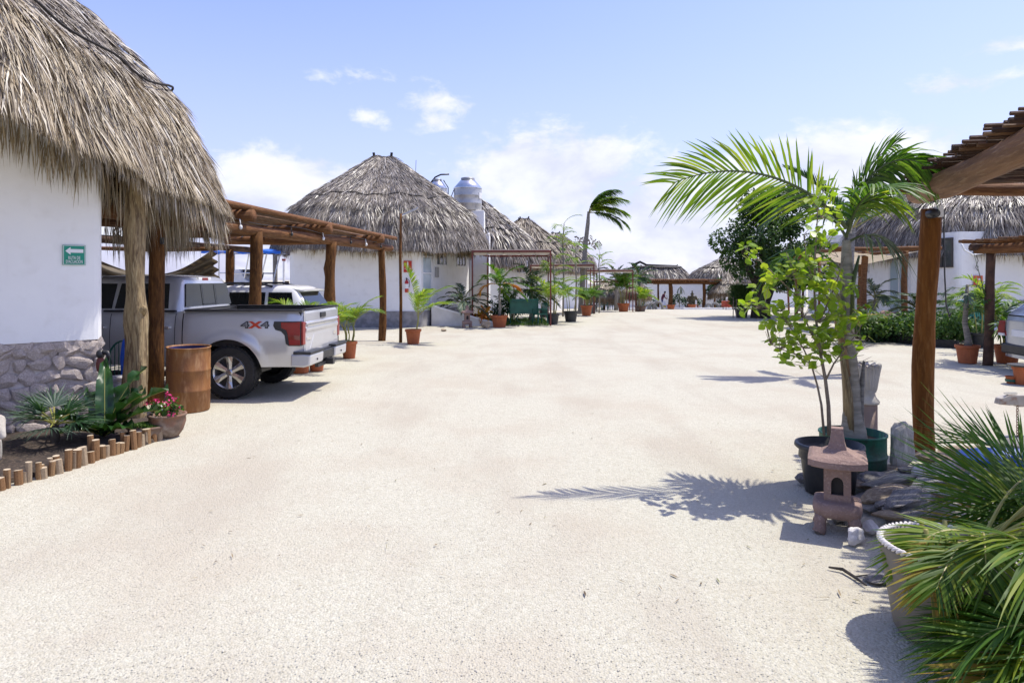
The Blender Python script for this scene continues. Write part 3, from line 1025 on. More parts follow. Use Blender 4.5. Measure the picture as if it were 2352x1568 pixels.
def hut_r():
    t = thing("thatched_hut", "thatched hut behind the hedge bed with orange extinguisher sign and small dark window", "hut", (20.4, 29.5, 0))
    thatch(t, (20.5, 29.6, 0), 5.5, 5.9, scale_prof(2.92, 7.3), 42000, .5, .024, THATCH_GREY, nfr=4200, rope=(.62,), drop=.36, seg=2, jit=.4, fringe_m=THATCH_FRINGE)
    cA, cB, cC = (15.1, 32.5), (16.3, 24.9), (25.0, 25.2)
    wall_loop(t, rounded([cA, cB, cC], .2), -.2, 3.6, M_WALL)
    dv = Vector((cA[0] - cB[0], cA[1] - cB[1], 0)).normalized()
    rz = math.atan2(-dv.y, -dv.x)

    def on(s, z):
        return Vector((cB[0], cB[1], z)) + dv * s + Vector((-.02 - .01, -.005, 0))
    window(t, on(.75, 2.85), rz, .95, 1.05, 2, .05, mat("bronze_frame", (.06, .05, .045), None, .5))
    window(t, on(3.0, 1.6), rz, 1.1, 2.6, 2, .07, M_ALU, M_DOORGLASS, name="glass_door")
    window(t, on(5.3, 2.6), rz, .9, .9, 2, .05)
    p = at(2245, 645, 24.9)
    s = thing("extinguisher_sign", "small orange extinguisher sign on the right hut wall", "sign", (p.x, 24.86, p.z))
    MB().box((0, 0, 0), (.32, .02, .38)).build("board", M_SIGNO, s, world=False)
    MB().box((-.07, -.012, .0), (.05, .005, .2)).box((.05, -.012, .06), (.1, .005, .07)).box((.05, -.012, -.06), (.1, .005, .07)).build("pictogram", M_WHITE, s, world=False)
    extinguisher(p.x + .06, 24.75, 1.48, "red extinguisher under the orange sign on the right hut")
    p = at(2237, 583, 24.9)
    k = thing("security_camera", "small dark wall camera with dangling cable on the right hut", "camera", (p.x, 24.8, p.z))
    MB().box((0, -.02, 0), (.12, .2, .1)).build("body", M_BLACKTRIM, k, world=False)
    MB().tube([(.05, .05, -.05), (.12, .05, -.25), (.03, .05, -.5), (.1, .05, -.62), (.12, .05, -.45)], .012, 5).build("cable", M_BLACKTRIM, k, world=False)
    # white cable loop
    a = [at(u, v, 24.2) for u, v in ((2208, 560), (2216, 575), (2235, 585), (2255, 582), (2262, 570))]
    tag(MB().tube(a, .03, 6).build("hose", M_WHITE, smooth=True), "white hose loop hanging below the right hut eave", "hose")


hut_r()
b = thing("white_house", "flat white block behind the right hut roof under a steel tank", "building", (19.6, 40, 0))
MB().box((19.9, 40.5, 2.1), (3.4, 3, 4.6)).build("wall", M_WALL, b, bevel=.02)
MB().box((20.6, 40, 4.6), (1.0, 1.0, .5)).build("plinth", M_GREYSTONE, b)
tank((20.6, 40.0, 4.85), .50, 1.25, "steel water tank on the white block behind the right hut", 0)

# far end: white wall, roofs behind it
fw = thing("boundary_wall", "long white boundary wall closing the far end of the yard", "wall", (14, 74, -1.2))
MB().box((18.5, 74.4, 0.0), (27, .3, 2.5)).build("wall", M_WALL, fw)
MB().box((18.5, 74.4, 1.28), (27.1, .42, .08)).build("coping", M_WALL2, fw)


def long_roof():
    t = thing("thatched_hall", "long low thatched roof with dark ridge beyond the far white wall", "roof", (16.8, 82, -1.2))
    c = at(1500, 640, 84)
    thatch(t, (c.x + .3, 84, 0), 4.6, 3.2, [(.62, 3.35), (.8, 2.6), (.93, 1.9), (1, 1.55)], 5500, .8, .07, THATCH_GREY, nfr=1800, rope=(), drop=.4, cap=True, inner=False)
    MB().tube([(c.x - 2.6, 84, 3.5), (c.x - 1.6, 84, 3.95), (c.x - .8, 84, 3.55), (c.x + 2.9, 84, 3.4)], .16, 6).build("ridge", M_ROPE, t, smooth=True)
    mb = MB()
    for i in range(4):
        mb = MB().tube([(c.x - 3.4 + i * 2.3, 82.2, -1.2), (c.x - 3.4 + i * 2.3, 82.2, 1.7)], .12, 8)
        mb.build("post", M_WOOD, t)


long_roof()
plain_hut("far thatched hut partly hidden by the big dark tree", (24.9, 80.0), 4.0, 3.5, 4.3, 1.75, 5000, THATCH_GREY, wz=-1.3)


def palapa(label, u, D, r, z1, z0):
    p = far(u, D)
    t = thing("palapa_umbrella", label, "thatched umbrella", p, group="thatched umbrellas at the far end")
    thatch(t, (p.x, p.y, 0), r, r, [(.04, z1), (.35, z1 - (z1 - z0) * .36), (.7, z1 - (z1 - z0) * .72), (.9, z0 + .12), (1, z0 - .1)], 3000, .5, .045, THATCH_PALE, nfr=2600, rope=(.66,), drop=.55, cap=False, fringe_m=THATCH_FRINGE, inner=False)
    MB().tube([(p.x, p.y, p.z), (p.x, p.y, z1 - .2)], .09, 8).build("post", M_WOOD, t)


palapa("wide thatched umbrella beside the big dark tree", 1674, 66, 1.75, 2.5, .72)
palapa("thatched umbrella peeking out right of the potted palm clump", 1461, 60, 1.15, 1.72, .75)
palapa("thatched umbrella behind the red trellis with green chairs beneath", 1388, 58, 1.45, 1.75, .55)
# ---------------------------------------------------------------- log carports and pergolas


def log(parent, a, b, r, m=None, name="beam", n=9, wob=.12, seed=0, steps=9, sag=0.0):
    r_ = random.Random(seed * 7 + 3)
    a, b = Vector(a), Vector(b)
    L = (b - a).length
    q = (b - a).to_track_quat("X", "Z")
    pts, rr = [], []
    ph = r_.random() * 6
    for i in range(steps):
        t = i / (steps - 1)
        w = .02 * math.sin(t * 5 + ph) * min(1, L / 3)
        pts.append((L * t, w, w - sag * math.sin(t * PI)))
        rr.append(r * (1 + wob * math.sin(t * 11 + ph * 2) * .6 + r_.uniform(-.04, .04)))
    th = np.arange(n) * 2 * PI / n
    R2 = np.array([[v * (1 + .06 * math.sin(2 * x + ph) + .04 * math.sin(3 * x + i * .5)) for x in th] for i, v in enumerate(rr)])
    o = MB().tube(pts, R2, n).build(name, m or M_WOODH, parent, smooth=r >= .03, world=False)
    o.location, o.rotation_euler = a - org(parent), q.to_euler()
    return o


def post(parent, base, top, r, m=None, seed=0, knots=2):
    r_ = random.Random(seed + 50)
    base, top = Vector(base), Vector(top)
    n, st = 12, 14
    th = np.arange(n) * 2 * PI / n
    pts, R2 = [], []
    ph = r_.random() * 6
    kn = [(r_.uniform(.15, .9), r_.uniform(0, 6.28)) for _ in range(knots)]
    for i in range(st):
        t = i / (st - 1)
        p = base.lerp(top, t) + Vector((.022 * math.sin(t * 5 + ph), .018 * math.sin(t * 4 + ph * 2), 0)) * (r / .1)
        pts.append(p)
        q = r * (1.06 - .1 * t + .05 * math.sin(t * 13 + ph))
        row = q * (1 + .05 * np.sin(2 * th + ph))
        for kt, ka in kn:
            row = row + r * .35 * math.exp(-((t - kt) / .03) ** 2) * np.maximum(0, np.cos(th - ka)) ** 4
        R2.append(row)
    return MB().tube(pts, np.array(R2), n).build("post", m or M_WOOD, parent, smooth=True)


def carport_left():
    t = thing("log_carport", "log carport with a flat pole roof over the silver pickup on the left", "carport", (-4.6, 17, 0))
    A, B = Vector((-5.75, 8.6, 2.84)), Vector((-3.82, 21.6, 2.82))
    dv = (B - A).normalized()
    log(t, A, B, .105, M_WOODH, "beam", 10, seed=1, steps=16)

    def X(y, off=0):
        k = (y - A.y) / (B.y - A.y)
        return A.x + (B.x - A.x) * k + off
    for i, (y, r) in enumerate(((13.4, .115), (17.0, .135), (20.75, .105))):
        post(t, (X(y), y, -.1), (X(y), y, 2.80), r, M_WOOD, i)
    for i, y in enumerate((12.6, 19.6)):
        post(t, (X(y, -4.0), y, -.1), (X(y, -4.0), y, 2.72), .11, M_WOOD, i + 7)
    log(t, (X(10, -4.0), 10, 2.74), (X(21, -4.0), 21, 2.74), .09, M_DSTICK, "beam", seed=5)
    for i, y in enumerate((10.0, 12.9, 16.4, 20.1)):
        log(t, (X(y, .28), y - .12, 3.04), (X(y, -4.6), y + .5, 3.0), .125 if i else .14, M_WOODH if i else M_DSTICK, "cross_beam", 10, seed=10 + i)
    r = random.Random(3)
    k = 0
    off = .20
    while off > -4.6:
        rad = r.uniform(.028, .048)
        y0, y1 = r.uniform(9.0, 9.6), r.uniform(20.4, 21.3)
        if off > .05:
            rad, y1 = .07, 21.5
        log(t, (X(y0, off) + r.uniform(-.05, .05), y0, 3.20 + r.uniform(-.015, .025)), (X(y1, off) + r.uniform(-.06, .06), y1, 3.18 + r.uniform(-.015, .03)), rad, M_WOODH if k % 3 == 0 else M_STICK, "roof_pole", 6, seed=100 + k, steps=7)
        off -= r.uniform(.13, .20)
        k += 1
    # little bulbs hung on the front beam
    for i, y in enumerate((11.4, 12.6, 14.6, 16.2, 17.9, 19.0, 20.2)):
        q = MB().tube([(X(y, .13), y, 2.98), (X(y, .15), y, 2.86)], .012, 5)
        q.ball((X(y, .15), y, 2.83), (.035, .035, .045), 8, 6)
        q.build("string_bulb", M_WHITE if i % 2 else M_BLACKTRIM, t, smooth=True)
    MB().tube([(X(y, .13), y, 2.97 - .03 * math.sin(y * 2)) for y in np.linspace(11, 20.6, 30)], .008, 4).build("lamp_cable", M_BLACKTRIM, t)
    # sagging cloth behind the pickup, pleated to imitate sun stripes through the roof poles
    xs = np.linspace(-10.6, -7.55, 41)
    rows = []
    for s in np.linspace(0, 1, 34):
        f = (xs + 10.6) / 3.05
        top = 2.42 - .52 * np.sin(np.clip(f, 0, 1) * PI) ** .9 + .18 * f
        z = top - s * (1.05 - .1 * np.sin(f * PI))
        y = 17.3 + .16 * np.sin(s * 33 + 1.6 * np.sin(f * 4)) + .3 * s
        rows.append(np.stack([xs, y, z], -1))
    tag(MB().grid(np.array(rows)).build("shade_cloth", mat("shade_cloth", (.20, .165, .115), (.15, .12, .08), .9, 4, trans=.2, tcol=(1.1, 1.0, .85)), smooth=True), "sagging brown shade cloth in folds behind the silver pickup", "cloth")
    p = thing("cloth_pole", "rough branch pole holding the top of the brown shade cloth", "pole", (-8.6, 17.0, 0))
    log(p, (-10.8, 16.9, 2.62), (-7.35, 17.0, 2.62), .055, M_WOODH, "pole", seed=61)


carport_left()


def pergola_near():
    t = thing("log_pergola", "nearest log pergola corner with ragged pole roof at the right edge", "pergola", (4.4, 7.3, 0))
    post(t, (4.40, 7.28, -.1), (4.44, 7.28, 2.62), .105, mat("orange_log", (.20, .075, .014), (.13, .046, .009), .75, 4, stretch=(4, 4, .6), bump=.5, bscale=12, c3=(.25, .11, .03), s3=9, spec=.15), 31, 1)
    a, b = Vector((4.42, 7.45, 2.79)), Vector((3.62, 4.35, 2.86))
    log(t, a, b, .125, mat("pale_log", (.27, .135, .06), (.16, .075, .033), .7, 3, stretch=(.5, 5, 5), bump=.9, bscale=9, c3=(.34, .20, .105), s3=9), "beam", 12, seed=32, steps=14)
    log(t, (4.3, 7.75, 2.88), (8.6, 7.2, 2.86), .07, M_WOODH, "beam", 9, seed=33)
    r = random.Random(9)
    d = (b - a).normalized()
    s = -.18
    k = 0
    L = (b - a).length
    pv = Vector((-d.y, d.x, 0)).normalized()
    if pv.x < 0:
        pv = -pv
    while s < L + .3:
        rad = r.uniform(.013, .021)
        p = a + d * s
        c = p + Vector((0, 0, .15 + r.uniform(-.01, .02)))
        log(t, c - pv * r.uniform(.10, .26), c + pv * 3.9 + Vector((0, r.uniform(-.06, .06), r.uniform(-.02, .04))), rad, M_DSTICK if k % 4 else M_STICK, "roof_pole", 6, seed=300 + k, steps=5)
        s += r.uniform(.026, .04)
        k += 1
    for i in range(3):
        q = pv * (1.3 + i * 1.25)
        log(t, a + q + Vector((0, .1, .06)), b + q + Vector((0, -.1, .06)), .05, M_WOODH, "cross_beam", 8, seed=40 + i)
    c = thing("security_camera", "small black and white spotlight camera fixed atop the orange log post", "camera", (4.40, 7.14, 2.56))
    MB().lathe([(0, -.06), (.045, -.06), (.05, -.02), (.05, .05), (.035, .06), (0, .06)], 12, axis="y").build("body", M_BLACKTRIM, c, smooth=True, world=False)
    MB().box((.07, .02, .02), (.06, .09, .11)).build("housing", M_WHITE, c, world=False)
    MB().tube([(.12, 0, 0), (.13, .02, -.2), (.125, 0, -.62), (.14, 0, -.95), (.17, -.01, -1.08), (.19, 0, -1.04)], .008, 5).build("cable", M_BLACKTRIM, c, world=False)


pergola_near()


def pergola_mid():
    t = thing("log_pergola", "shaded log pergola over the silver hatchback at the right edge", "pergola", (10.4, 14.9, 0))
    post(t, (10.38, 14.9, -.1), (10.46, 14.9, 2.45), .09, M_DSTICK, 71, 1)
    log(t, (10.25, 15.1, 2.52), (12.6, 9.7, 2.6), .10, M_WOODH, "beam", 10, seed=72)
    log(t, (10.1, 15.0, 2.55), (15.5, 15.4, 2.55), .09, M_DSTICK, "beam", 9, seed=73)
    r = random.Random(5)
    a, b = Vector((10.2, 15.2, 2.70)), Vector((11.9, 11.2, 2.74))
    n = 34
    for k in range(n):
        p = a.lerp(b, k / (n - 1))
        log(t, p + Vector((-.15 - r.uniform(0, .2), -.05, r.uniform(-.01, .02))), p + Vector((5, 1.2, .02)), r.uniform(.03, .045), M_WOODH if k % 3 else M_STICK, "roof_pole", 6, seed=500 + k, steps=5)


pergola_mid()


def pergola_canvas():
    t = thing("canvas_pergola", "rough log pergola with sagging cream canvas before the right hut", "pergola", (13.5, 24, 0))
    post(t, (13.55, 23.6, -.1), (13.6, 23.6, 2.85), .10, M_WOODH, 81, 4)
    post(t, (12.25, 23.8, -.1), (12.3, 23.8, 2.85), .11, M_WOODH, 82)
    post(t, (13.75, 27.0, -.1), (13.8, 27.0, 2.8), .09, M_WOODH, 83)
    log(t, (11.0, 23.5, 2.92), (14.6, 23.2, 2.9), .07, M_WOODH, "beam", seed=84)
    log(t, (11.4, 27.2, 2.85), (15.0, 27, 2.85), .07, M_WOODH, "beam", seed=85)
    log(t, (14.2, 23.0, 2.9), (13.9, 27.2, 2.86), .06, M_WOODH, "beam", seed=86)
    log(t, (11.5, 23.2, 2.9), (11.6, 27.2, 2.86), .06, M_WOODH, "beam", seed=87)
    u = np.linspace(0, 1, 22)
    U, V = np.meshgrid(u, u)
    z = 2.84 - .42 * np.sin(U * PI) ** .8 * (.35 + .65 * np.sin(np.clip(V, 0, 1) * PI)) + .02 * np.sin(U * 30)
    MB().grid(np.stack([11.55 + 2.5 * U, 23.45 + 3.6 * V, z], -1)).build("canvas", M_CANVAS, t, smooth=True)
    for i, (u_, D) in enumerate(((1962, 31), (1880, 30), (1842, 33), (1905, 36), (1812, 38))):
        p = far(u_, D)
        q = thing("support_pole", ("slim brown pole behind the small lime leaved tree, reaching the second canvas frame", "thin reddish pole standing behind the young palm trunk", "slim pole of the distant canvas frame, behind lime leaves", "bare brown pole before the far right white wall", "distant thin pole near the dark tree trunk")[i], "pole", p)
        MB().tube([p, p + Vector((.06 * math.sin(i), 0, 1.3)), p + Vector((.03, 0, 2.75))], .055, 7).build("shaft", M_WOODH if i % 2 else M_RED, q, smooth=True)
    t2 = thing("canvas_pergola", "distant pole frame with pale canvas seen through the lime leaves", "pergola", (13.5, 34, 0))
    for x, y in ((12.9, 31), (17, 31), (12.9, 36), (17, 36)):
        post(t2, (x, y, -.1), (x, y, 2.8), .07, M_WOODH, int(x * 3 + y))
    log(t2, (12.5, 30.8, 2.85), (17.4, 30.8, 2.85), .06, M_WOODH, "beam", seed=92)
    MB().grid(np.stack([12.9 + 4.1 * U, 31 + 5 * V, 2.82 - .3 * np.sin(U * PI) * (.4 + .6 * np.sin(V * PI))], -1)).build("canvas", M_CANVAS, t2, smooth=True)


pergola_canvas()


def red_pergola(label, pts, zt, canvas=True, slats=0, top=True, r=.05, posts=None):
    """pts: four plan corners in order; a welded red frame on slim posts"""
    c = sum((Vector((*p, 0)) for p in pts), Vector()) / 4
    t = thing("red_pergola", label, "pergola", (c.x, c.y, gz(c.x, c.y)), group="red steel pergolas along the left side")
    P = [Vector((*p, zt)) for p in pts]
    for i in range(4):
        a, b = P[i], P[(i + 1) % 4]
        d = (b - a)
        mb = MB().box((a + b) / 2, (d.length + .06, .06, .08), math.atan2(d.y, d.x))
        mb.build("beam", M_RED, t)
    for i in (posts or range(4)):
        p = P[i]
        z0 = gz(p.x, p.y) - .1
        MB().box((p.x, p.y, (z0 + zt - .06) / 2), (.06, .06, zt - .06 - z0)).build("post", M_RED, t)
    for k in range(1, 5):
        a, b = P[0].lerp(P[1], k / 5), P[3].lerp(P[2], k / 5)
        d = b - a
        MB().box((a + b) / 2 + Vector((0, 0, -.02)), (d.length, .05, .07), math.atan2(d.y, d.x)).build("rafter", M_RED, t)
    if canvas:
        u = np.linspace(.015, .985, 16)
        U, V = np.meshgrid(u, u)
        q = (np.array(P[0])[None, None] * ((1 - U) * (1 - V))[..., None] + np.array(P[1])[None, None] * (U * (1 - V))[..., None] + np.array(P[2])[None, None] * (U * V)[..., None] + np.array(P[3])[None, None] * ((1 - U) * V)[..., None])
        q[..., 2] += .075 - .03 * np.abs(np.sin(U * 5 * PI)) 
        MB().grid(q).build("canvas", M_CANVAS, t, smooth=True)
        MB().grid(np.stack([q[0] + (0, -.06, .02), q[0] + (0, -.065, -.2)])).build("valance", M_CANVAS, t)
    for k in range(slats):
        a, b = P[0].lerp(P[1], (k + .5) / slats), P[3].lerp(P[2], (k + .5) / slats)
        d = b - a
        MB().box((a + b) / 2 + Vector((0, 0, .13)), (d.length + .3, .05, .1), math.atan2(d.y, d.x)).build("slat", M_RED, t)
    return t


red_pergola("nearest red steel pergola with flat beige canvas beyond the grey hut", ((-1.6, 27.6), (1.55, 27.4), (1.75, 33.0), (-1.2, 33.4)), 2.98)
red_pergola("second red pergola, its canvas edge behind the slim bamboo palms", ((1.05, 38.5), (4.5, 37.5), (5.0, 43.5), (1.6, 44)), 2.62)
red_pergola("third red pergola holding a pale canvas left of the potted palm clump", ((4.9, 46), (8.0, 45.2), (8.4, 50), (5.4, 51)), 2.42)
red_pergola("low red trellis of open slats without canvas near the far wall", ((5.95, 49.2), (8.9, 49.2), (9.2, 53.5), (6.4, 53.5)), 1.65, False, 9)


def far_pergola():
    c = far(1575, 66)
    t = thing("log_pergola", "far log pergola with flat pole roof before the white end wall", "pergola", c)
    z = 1.42
    x0, x1 = (1500 - CU) * 66 / F, (1652 - CU) * 66 / F
    for i, u in enumerate((1540, 1617)):
        p = far(u, 66)
        post(t, p, (p.x, p.y, z), .19 if i == 0 else .15, M_WOOD, 120 + i, 1)
    for i, u in enumerate((1512, 1642)):
        p = far(u, 69.5)
        post(t, p, (p.x, p.y, z), .1, M_WOOD, 130 + i, 1)
    log(t, (x0, 66, z + .08), (x1, 66, z + .04), .14, M_WOOD, "beam", seed=121)
    log(t, (x0, 69.5, z + .1), (x1, 69.5, z + .1), .14, M_WOOD, "beam", seed=122)
    for k in range(34):
        x = x0 + (x1 - x0) * k / 33
        log(t, (x, 65.4, z + .32), (x + .1, 70.2, z + .34), .08, M_WOODH, "roof_pole", 5, seed=700 + k, steps=3)


far_pergola()

# ---------------------------------------------------------------- vehicles (local frame: tail at x = 0, nose towards -x, near side y = 0)


def body_side(mb, xa, xb, zt, arches, zr, W, far_side=False, corner=(0, 0), prof=None, nz=14, m=0, flare=.035):
    xs = list(np.linspace(xa, xb, max(6, int((xb - xa) / .12))))
    for xw, zw, R in arches:
        xs += [x for x in (xw - R * math.cos(a) for a in np.linspace(0, PI, 29)) if xa <= x <= xb]
        xs += [x for x in (xw - R - .1, xw - R - .05, xw + R + .05, xw + R + .1) if xa <= x <= xb]
    xs = np.array(sorted(set(np.round(xs, 4))))
    pz = np.array(prof or [(.40, .11), (.55, .055), (.72, .02), (.9, .005), (1.08, .012), (1.22, .03), (1.32, .05), (1.37, .085)])
    v = np.zeros((nz, len(xs), 3))
    for j, x in enumerate(xs):
        zb = zr
        for xw, zw, R in arches:
            if abs(x - xw) < R:
                zb = max(zb, zw + math.sqrt(max(0, R * R - (x - xw) ** 2)))
        top = zt(x) if callable(zt) else zt
        for i in range(nz):
            s = i / (nz - 1)
            z = zb + (top - zb) * s ** 1.15
            y = np.interp(z, pz[:, 0], pz[:, 1])
            for xw, zw, R in arches:
                d = math.hypot(x - xw, z - zw) - R
                if -.02 <= d < .13 and z > .3:
                    y -= flare * math.cos(PI / 2 * max(0, d) / .13) ** .6
            if corner[1] and x > xb - corner[1]:
                q = (x - xb + corner[1]) / corner[1]
                y += corner[1] * (1 - math.sqrt(max(0, 1 - q * q)))
            if corner[0] and x < xa + corner[0]:
                q = (xa + corner[0] - x) / corner[0]
                y += corner[0] * (1 - math.sqrt(max(0, 1 - q * q)))
            v[i, j] = (x, W - y if far_side else y, z)
    return mb.grid(v, flip=far_side, m=m)


def ring(z, x0, x1, y0, y1, n=64, p=12):
    th = np.arange(n) * 2 * PI / n
    c, s = np.cos(th), np.sin(th)
    return np.stack([(x0 + x1) / 2 + (x1 - x0) / 2 * np.sign(c) * np.abs(c) ** (2 / p), (y0 + y1) / 2 + (y1 - y0) / 2 * np.sign(s) * np.abs(s) ** (2 / p), np.full(n, z)], -1)


def greenhouse(rings, parent, m, name="cab"):
    g = np.stack([ring(*r) for r in rings])
    mb = MB().grid(g, wrap=True)
    mb.add(g[-1], [list(range(g.shape[1]))])
    return mb.build(name, m, parent, smooth=True, world=False)


def panel(parent, name, pts, m, nrm, th=.012):
    """a thin plate through 3D points, thickened along nrm"""
    n = Vector(nrm).normalized() * th
    k = len(pts)
    a = [Vector(p) for p in pts]
    v = [p for p in a] + [p + n for p in a]
    return MB().add(v, [list(range(k))], [list(range(2 * k - 1, k - 1, -1))], [(i, i + k, (i + 1) % k + k, (i + 1) % k) for i in range(k)]).build(name, m, parent, world=False)


def wheel_meshes(R, w, rim, spokes=6, m_rim=None):
    ty = MB().lathe([(rim, -w / 2 + .03), (rim + .02, -w / 2), (R - .03, -w / 2 + .005), (R - .005, -w / 2 + .035), (R, -w / 4), (R, w / 4), (R - .005, w / 2 - .035), (R - .03, w / 2 - .005), (rim + .02, w / 2), (rim, w / 2 - .03), (rim * .96, w / 2 - .1)], 40, axis="y")
    for k in range(36):                      # tread blocks
        a = k * 2 * PI / 36
        ty.box((R * math.cos(a), -w * .27, R * math.sin(a)), (.016, w * .3, .045), R=Matrix.Rotation(-a, 3, "Y"))
        ty.box((R * math.cos(a + .08), w * .22, R * math.sin(a + .08)), (.016, w * .38, .045), R=Matrix.Rotation(-a - .08, 3, "Y"))
    tyre = ty.mesh("tyre", M_RUBBER)
    rm = MB().lathe([(rim + .004, -w / 2 + .025), (rim - .012, -w / 2 + .005), (rim - .03, -w / 2 + .03), (rim - .035, .05)], 40, axis="y")
    rm.lathe([(0, -w / 2 + .01), (.035, -w / 2 + .012), (.06, -w / 2 + .03), (.075, -w / 2 + .06)], 18, axis="y")
    for k in range(spokes):
        a = k * 2 * PI / spokes + PI / 2
        e, f = Vector((math.cos(a), 0, math.sin(a))), Vector((-math.sin(a), 0, math.cos(a)))
        r0, r1 = .05, rim - .015
        P = []
        for rr, hw, y in ((r0, .035, -w / 2 + .035), (rim * .55, .042, -w / 2 + .03), (r1, .062, -w / 2 + .012)):
            P += [tuple(e * rr - f * hw + Vector((0, y, 0))), tuple(e * rr + Vector((0, y - .014, 0))), tuple(e * rr + f * hw + Vector((0, y, 0))), tuple(e * rr + f * hw * .8 + Vector((0, y + .05, 0))), tuple(e * rr - f * hw * .8 + Vector((0, y + .05, 0)))]
        q = []
        for i in range(2):
            for j in range(5):
                q.append((i * 5 + j, i * 5 + (j + 1) % 5, i * 5 + 5 + (j + 1) % 5, i * 5 + 5 + j))
        rm.add(P, q)
    rimm = rm.mesh("rim", m_rim or M_CHROME, False)
    hb = MB().lathe([(0, -w / 2 + .085), (rim - .03, -w / 2 + .085)], 28, axis="y").mesh("brake_disc", M_BLACKTRIM)
    return tyre, rimm, hb


def add_wheels(parent, wm, spots, W, w):
    for x, y, far_side, z in spots:
        t = put("wheel", wm[0], parent, (x, y, z), (0, 0, PI if far_side else 0))
        put("rim", wm[1], t)
        put("brake_disc", wm[2], t)


def pickup():
    W = 1.98
    t = thing("pickup_truck", "silver four door pickup truck parked tail out under the log carport", "pickup", (-3.26, 10.6, 0), math.radians(-2.2))
    ar, af = (-1.17, .42, .515), (-4.86, .42, .515)
    k = dict(parent=t, world=False)
    for fs in (False, True):
        mb = body_side(MB(), -1.895, 0, 1.375, [ar], .50, W, fs, corner=(0, .10))
        ya, yb = (W - .14, W - .10) if fs else (.10, .14)
        mb.grid(np.array([[(.0, ya, z), (.0, yb, z)] for z in np.linspace(.5, 1.37, 4)]))
        mb.build("bed_side", M_SILVER, smooth=True, **k)
        body_side(MB(), -2.02, -1.912, 1.36, [], .47, W, fs).build("cab_corner", M_SILVER, smooth=True, **k)
        body_side(MB(), -5.72, -4.36, lambda x: 1.30 - .10 * ((x + 4.36) / -1.36) ** 2, [af], .48, W, fs, corner=(.25, 0)).build("fender", M_SILVER, smooth=True, **k)
    mb = MB()
    hx = np.linspace(-5.72, -4.3, 8)
    mb.grid(np.array([[(x, y, 1.30 - .10 * ((x + 4.3) / -1.4) ** 2 + .035 * math.sin((y - .1) / 1.78 * PI) ** .5) for y in np.linspace(.1, W - .1, 9)] for x in hx]))
    mb.build("hood", M_SILVER, smooth=True, **k)
    MB().box((-5.73, W / 2, .9), (.12, W - .5, .62)).build("grille", M_CHROME, **k)
    for name, xa, xb in (("door", -3.06, -2.03), ("door", -4.35, -3.07)):
        mb = MB()
        body_side(mb, xa, xb, 1.36, [], .52, W)
        d = mb.build(name, M_SILVER, smooth=True, **k)
        MB().box((xb - .17, -.005, 1.12), (.2, .05, .045)).build("handle", M_CHROME, d, world=False, bevel=.008)
        mb = MB()
        body_side(mb, xa, xb, 1.36, [], .52, W, True)
        mb.build(name, M_SILVER, smooth=True, **k)
    rings = [(1.33, -4.40, -1.93, .055, W - .055), (1.37, -4.36, -1.93, .065, W - .065), (1.5, -4.12, -1.95, .10, W - .10), (1.82, -3.68, -2.0, .20, W - .20), (1.88, -3.58, -2.04, .245, W - .245), (1.915, -3.45, -2.12, .33, W - .33), (1.935, -3.2, -2.3, .5, W - .5), (1.94, -2.9, -2.6, .8, W - .8)]
    cab = greenhouse(rings, t, M_SILVER)

    def yz(z):
        return np.interp(z, [1.37, 1.5, 1.82], [.065, .10, .20])
    for xa, xb, xc, xd in ((-3.02, -2.16, -2.20, -2.98), (-4.05, -3.07, -3.05, -3.68)):
        panel(cab, "side_window", [(xa, yz(1.41) + .002, 1.41), (xb, yz(1.41) + .002, 1.41), (xc, yz(1.80) + .002, 1.80), (xd, yz(1.80) + .002, 1.80)], M_GLASS, (0, -1, .25), .010)
        panel(cab, "side_window", [(xa, W - yz(1.41) - .002, 1.41), (xb, W - yz(1.41) - .002, 1.41), (xc, W - yz(1.80) - .002, 1.80), (xd, W - yz(1.80) - .002, 1.80)], M_GLASS, (0, 1, .25), .010)
    MB().box((-2.6, .05, 1.372), (1.15, .05, .03)).build("window_trim", M_BLACKTRIM, cab, world=False)
    rw = panel(cab, "rear_window", [(-1.947, .19, 1.43), (-1.947, W - .19, 1.43), (-1.998, W - .29, 1.80), (-1.998, .29, 1.80)], M_GLASS, (1, 0, .13), .012)
    mb = MB()
    for y in (.76, W - .76):
        mb.add([(-1.936 - .051 * (z - 1.43) / .37 + .014, y + dy, z) for z in (1.44, 1.79) for dy in (-.011, .011)], [(0, 1, 3, 2)])
    mb.add([(-1.936 - .051 * (z - 1.43) / .37 + .014, y, z) for z in (1.45, 1.465) for y in (.76, W - .76)], [(0, 1, 3, 2)])
    mb.build("slider_frame", M_BLACKTRIM, rw, world=False)
    panel(cab, "windscreen", [(-4.32, .2, 1.42), (-4.32, W - .2, 1.42), (-3.66, W - .3, 1.83), (-3.66, .3, 1.83)], M_GLASS, (-1, 0, 1), .012)
    bl = MB().box((-2.05, W / 2, 1.875), (.05, .44, .055)).build("brake_light", M_WHITE, cab, world=False, bevel=.008)
    MB().box((-2.045, W / 2, 1.875), (.05, .2, .045)).build("red_lens", M_REDLAMP, bl, world=False)
    # bed liner
    mb = MB()
    mb.box((-1.86, W / 2, 1.11), (.05, W - .16, .50))
    mb.box((-.96, W / 2, .84), (1.8, W - .2, .05))
    for y in (.14, W - .14):
        mb.box((-.95, y, 1.1), (1.8, .07, .50))
    mb.build("bed_liner", M_BLACKTRIM, **k)
    mb = MB()
    for y in (.085, W - .085):
        mb.box((-.94, y, 1.385), (1.86, .15, .025))
    mb.box((-1.87, W / 2, 1.385), (.05, W - .3, .028))
    mb.box((-.035, W / 2, 1.392), (.07, W - .32, .02))
    mb.build("rail_cap", M_BLACKTRIM, **k)
    mb = MB()
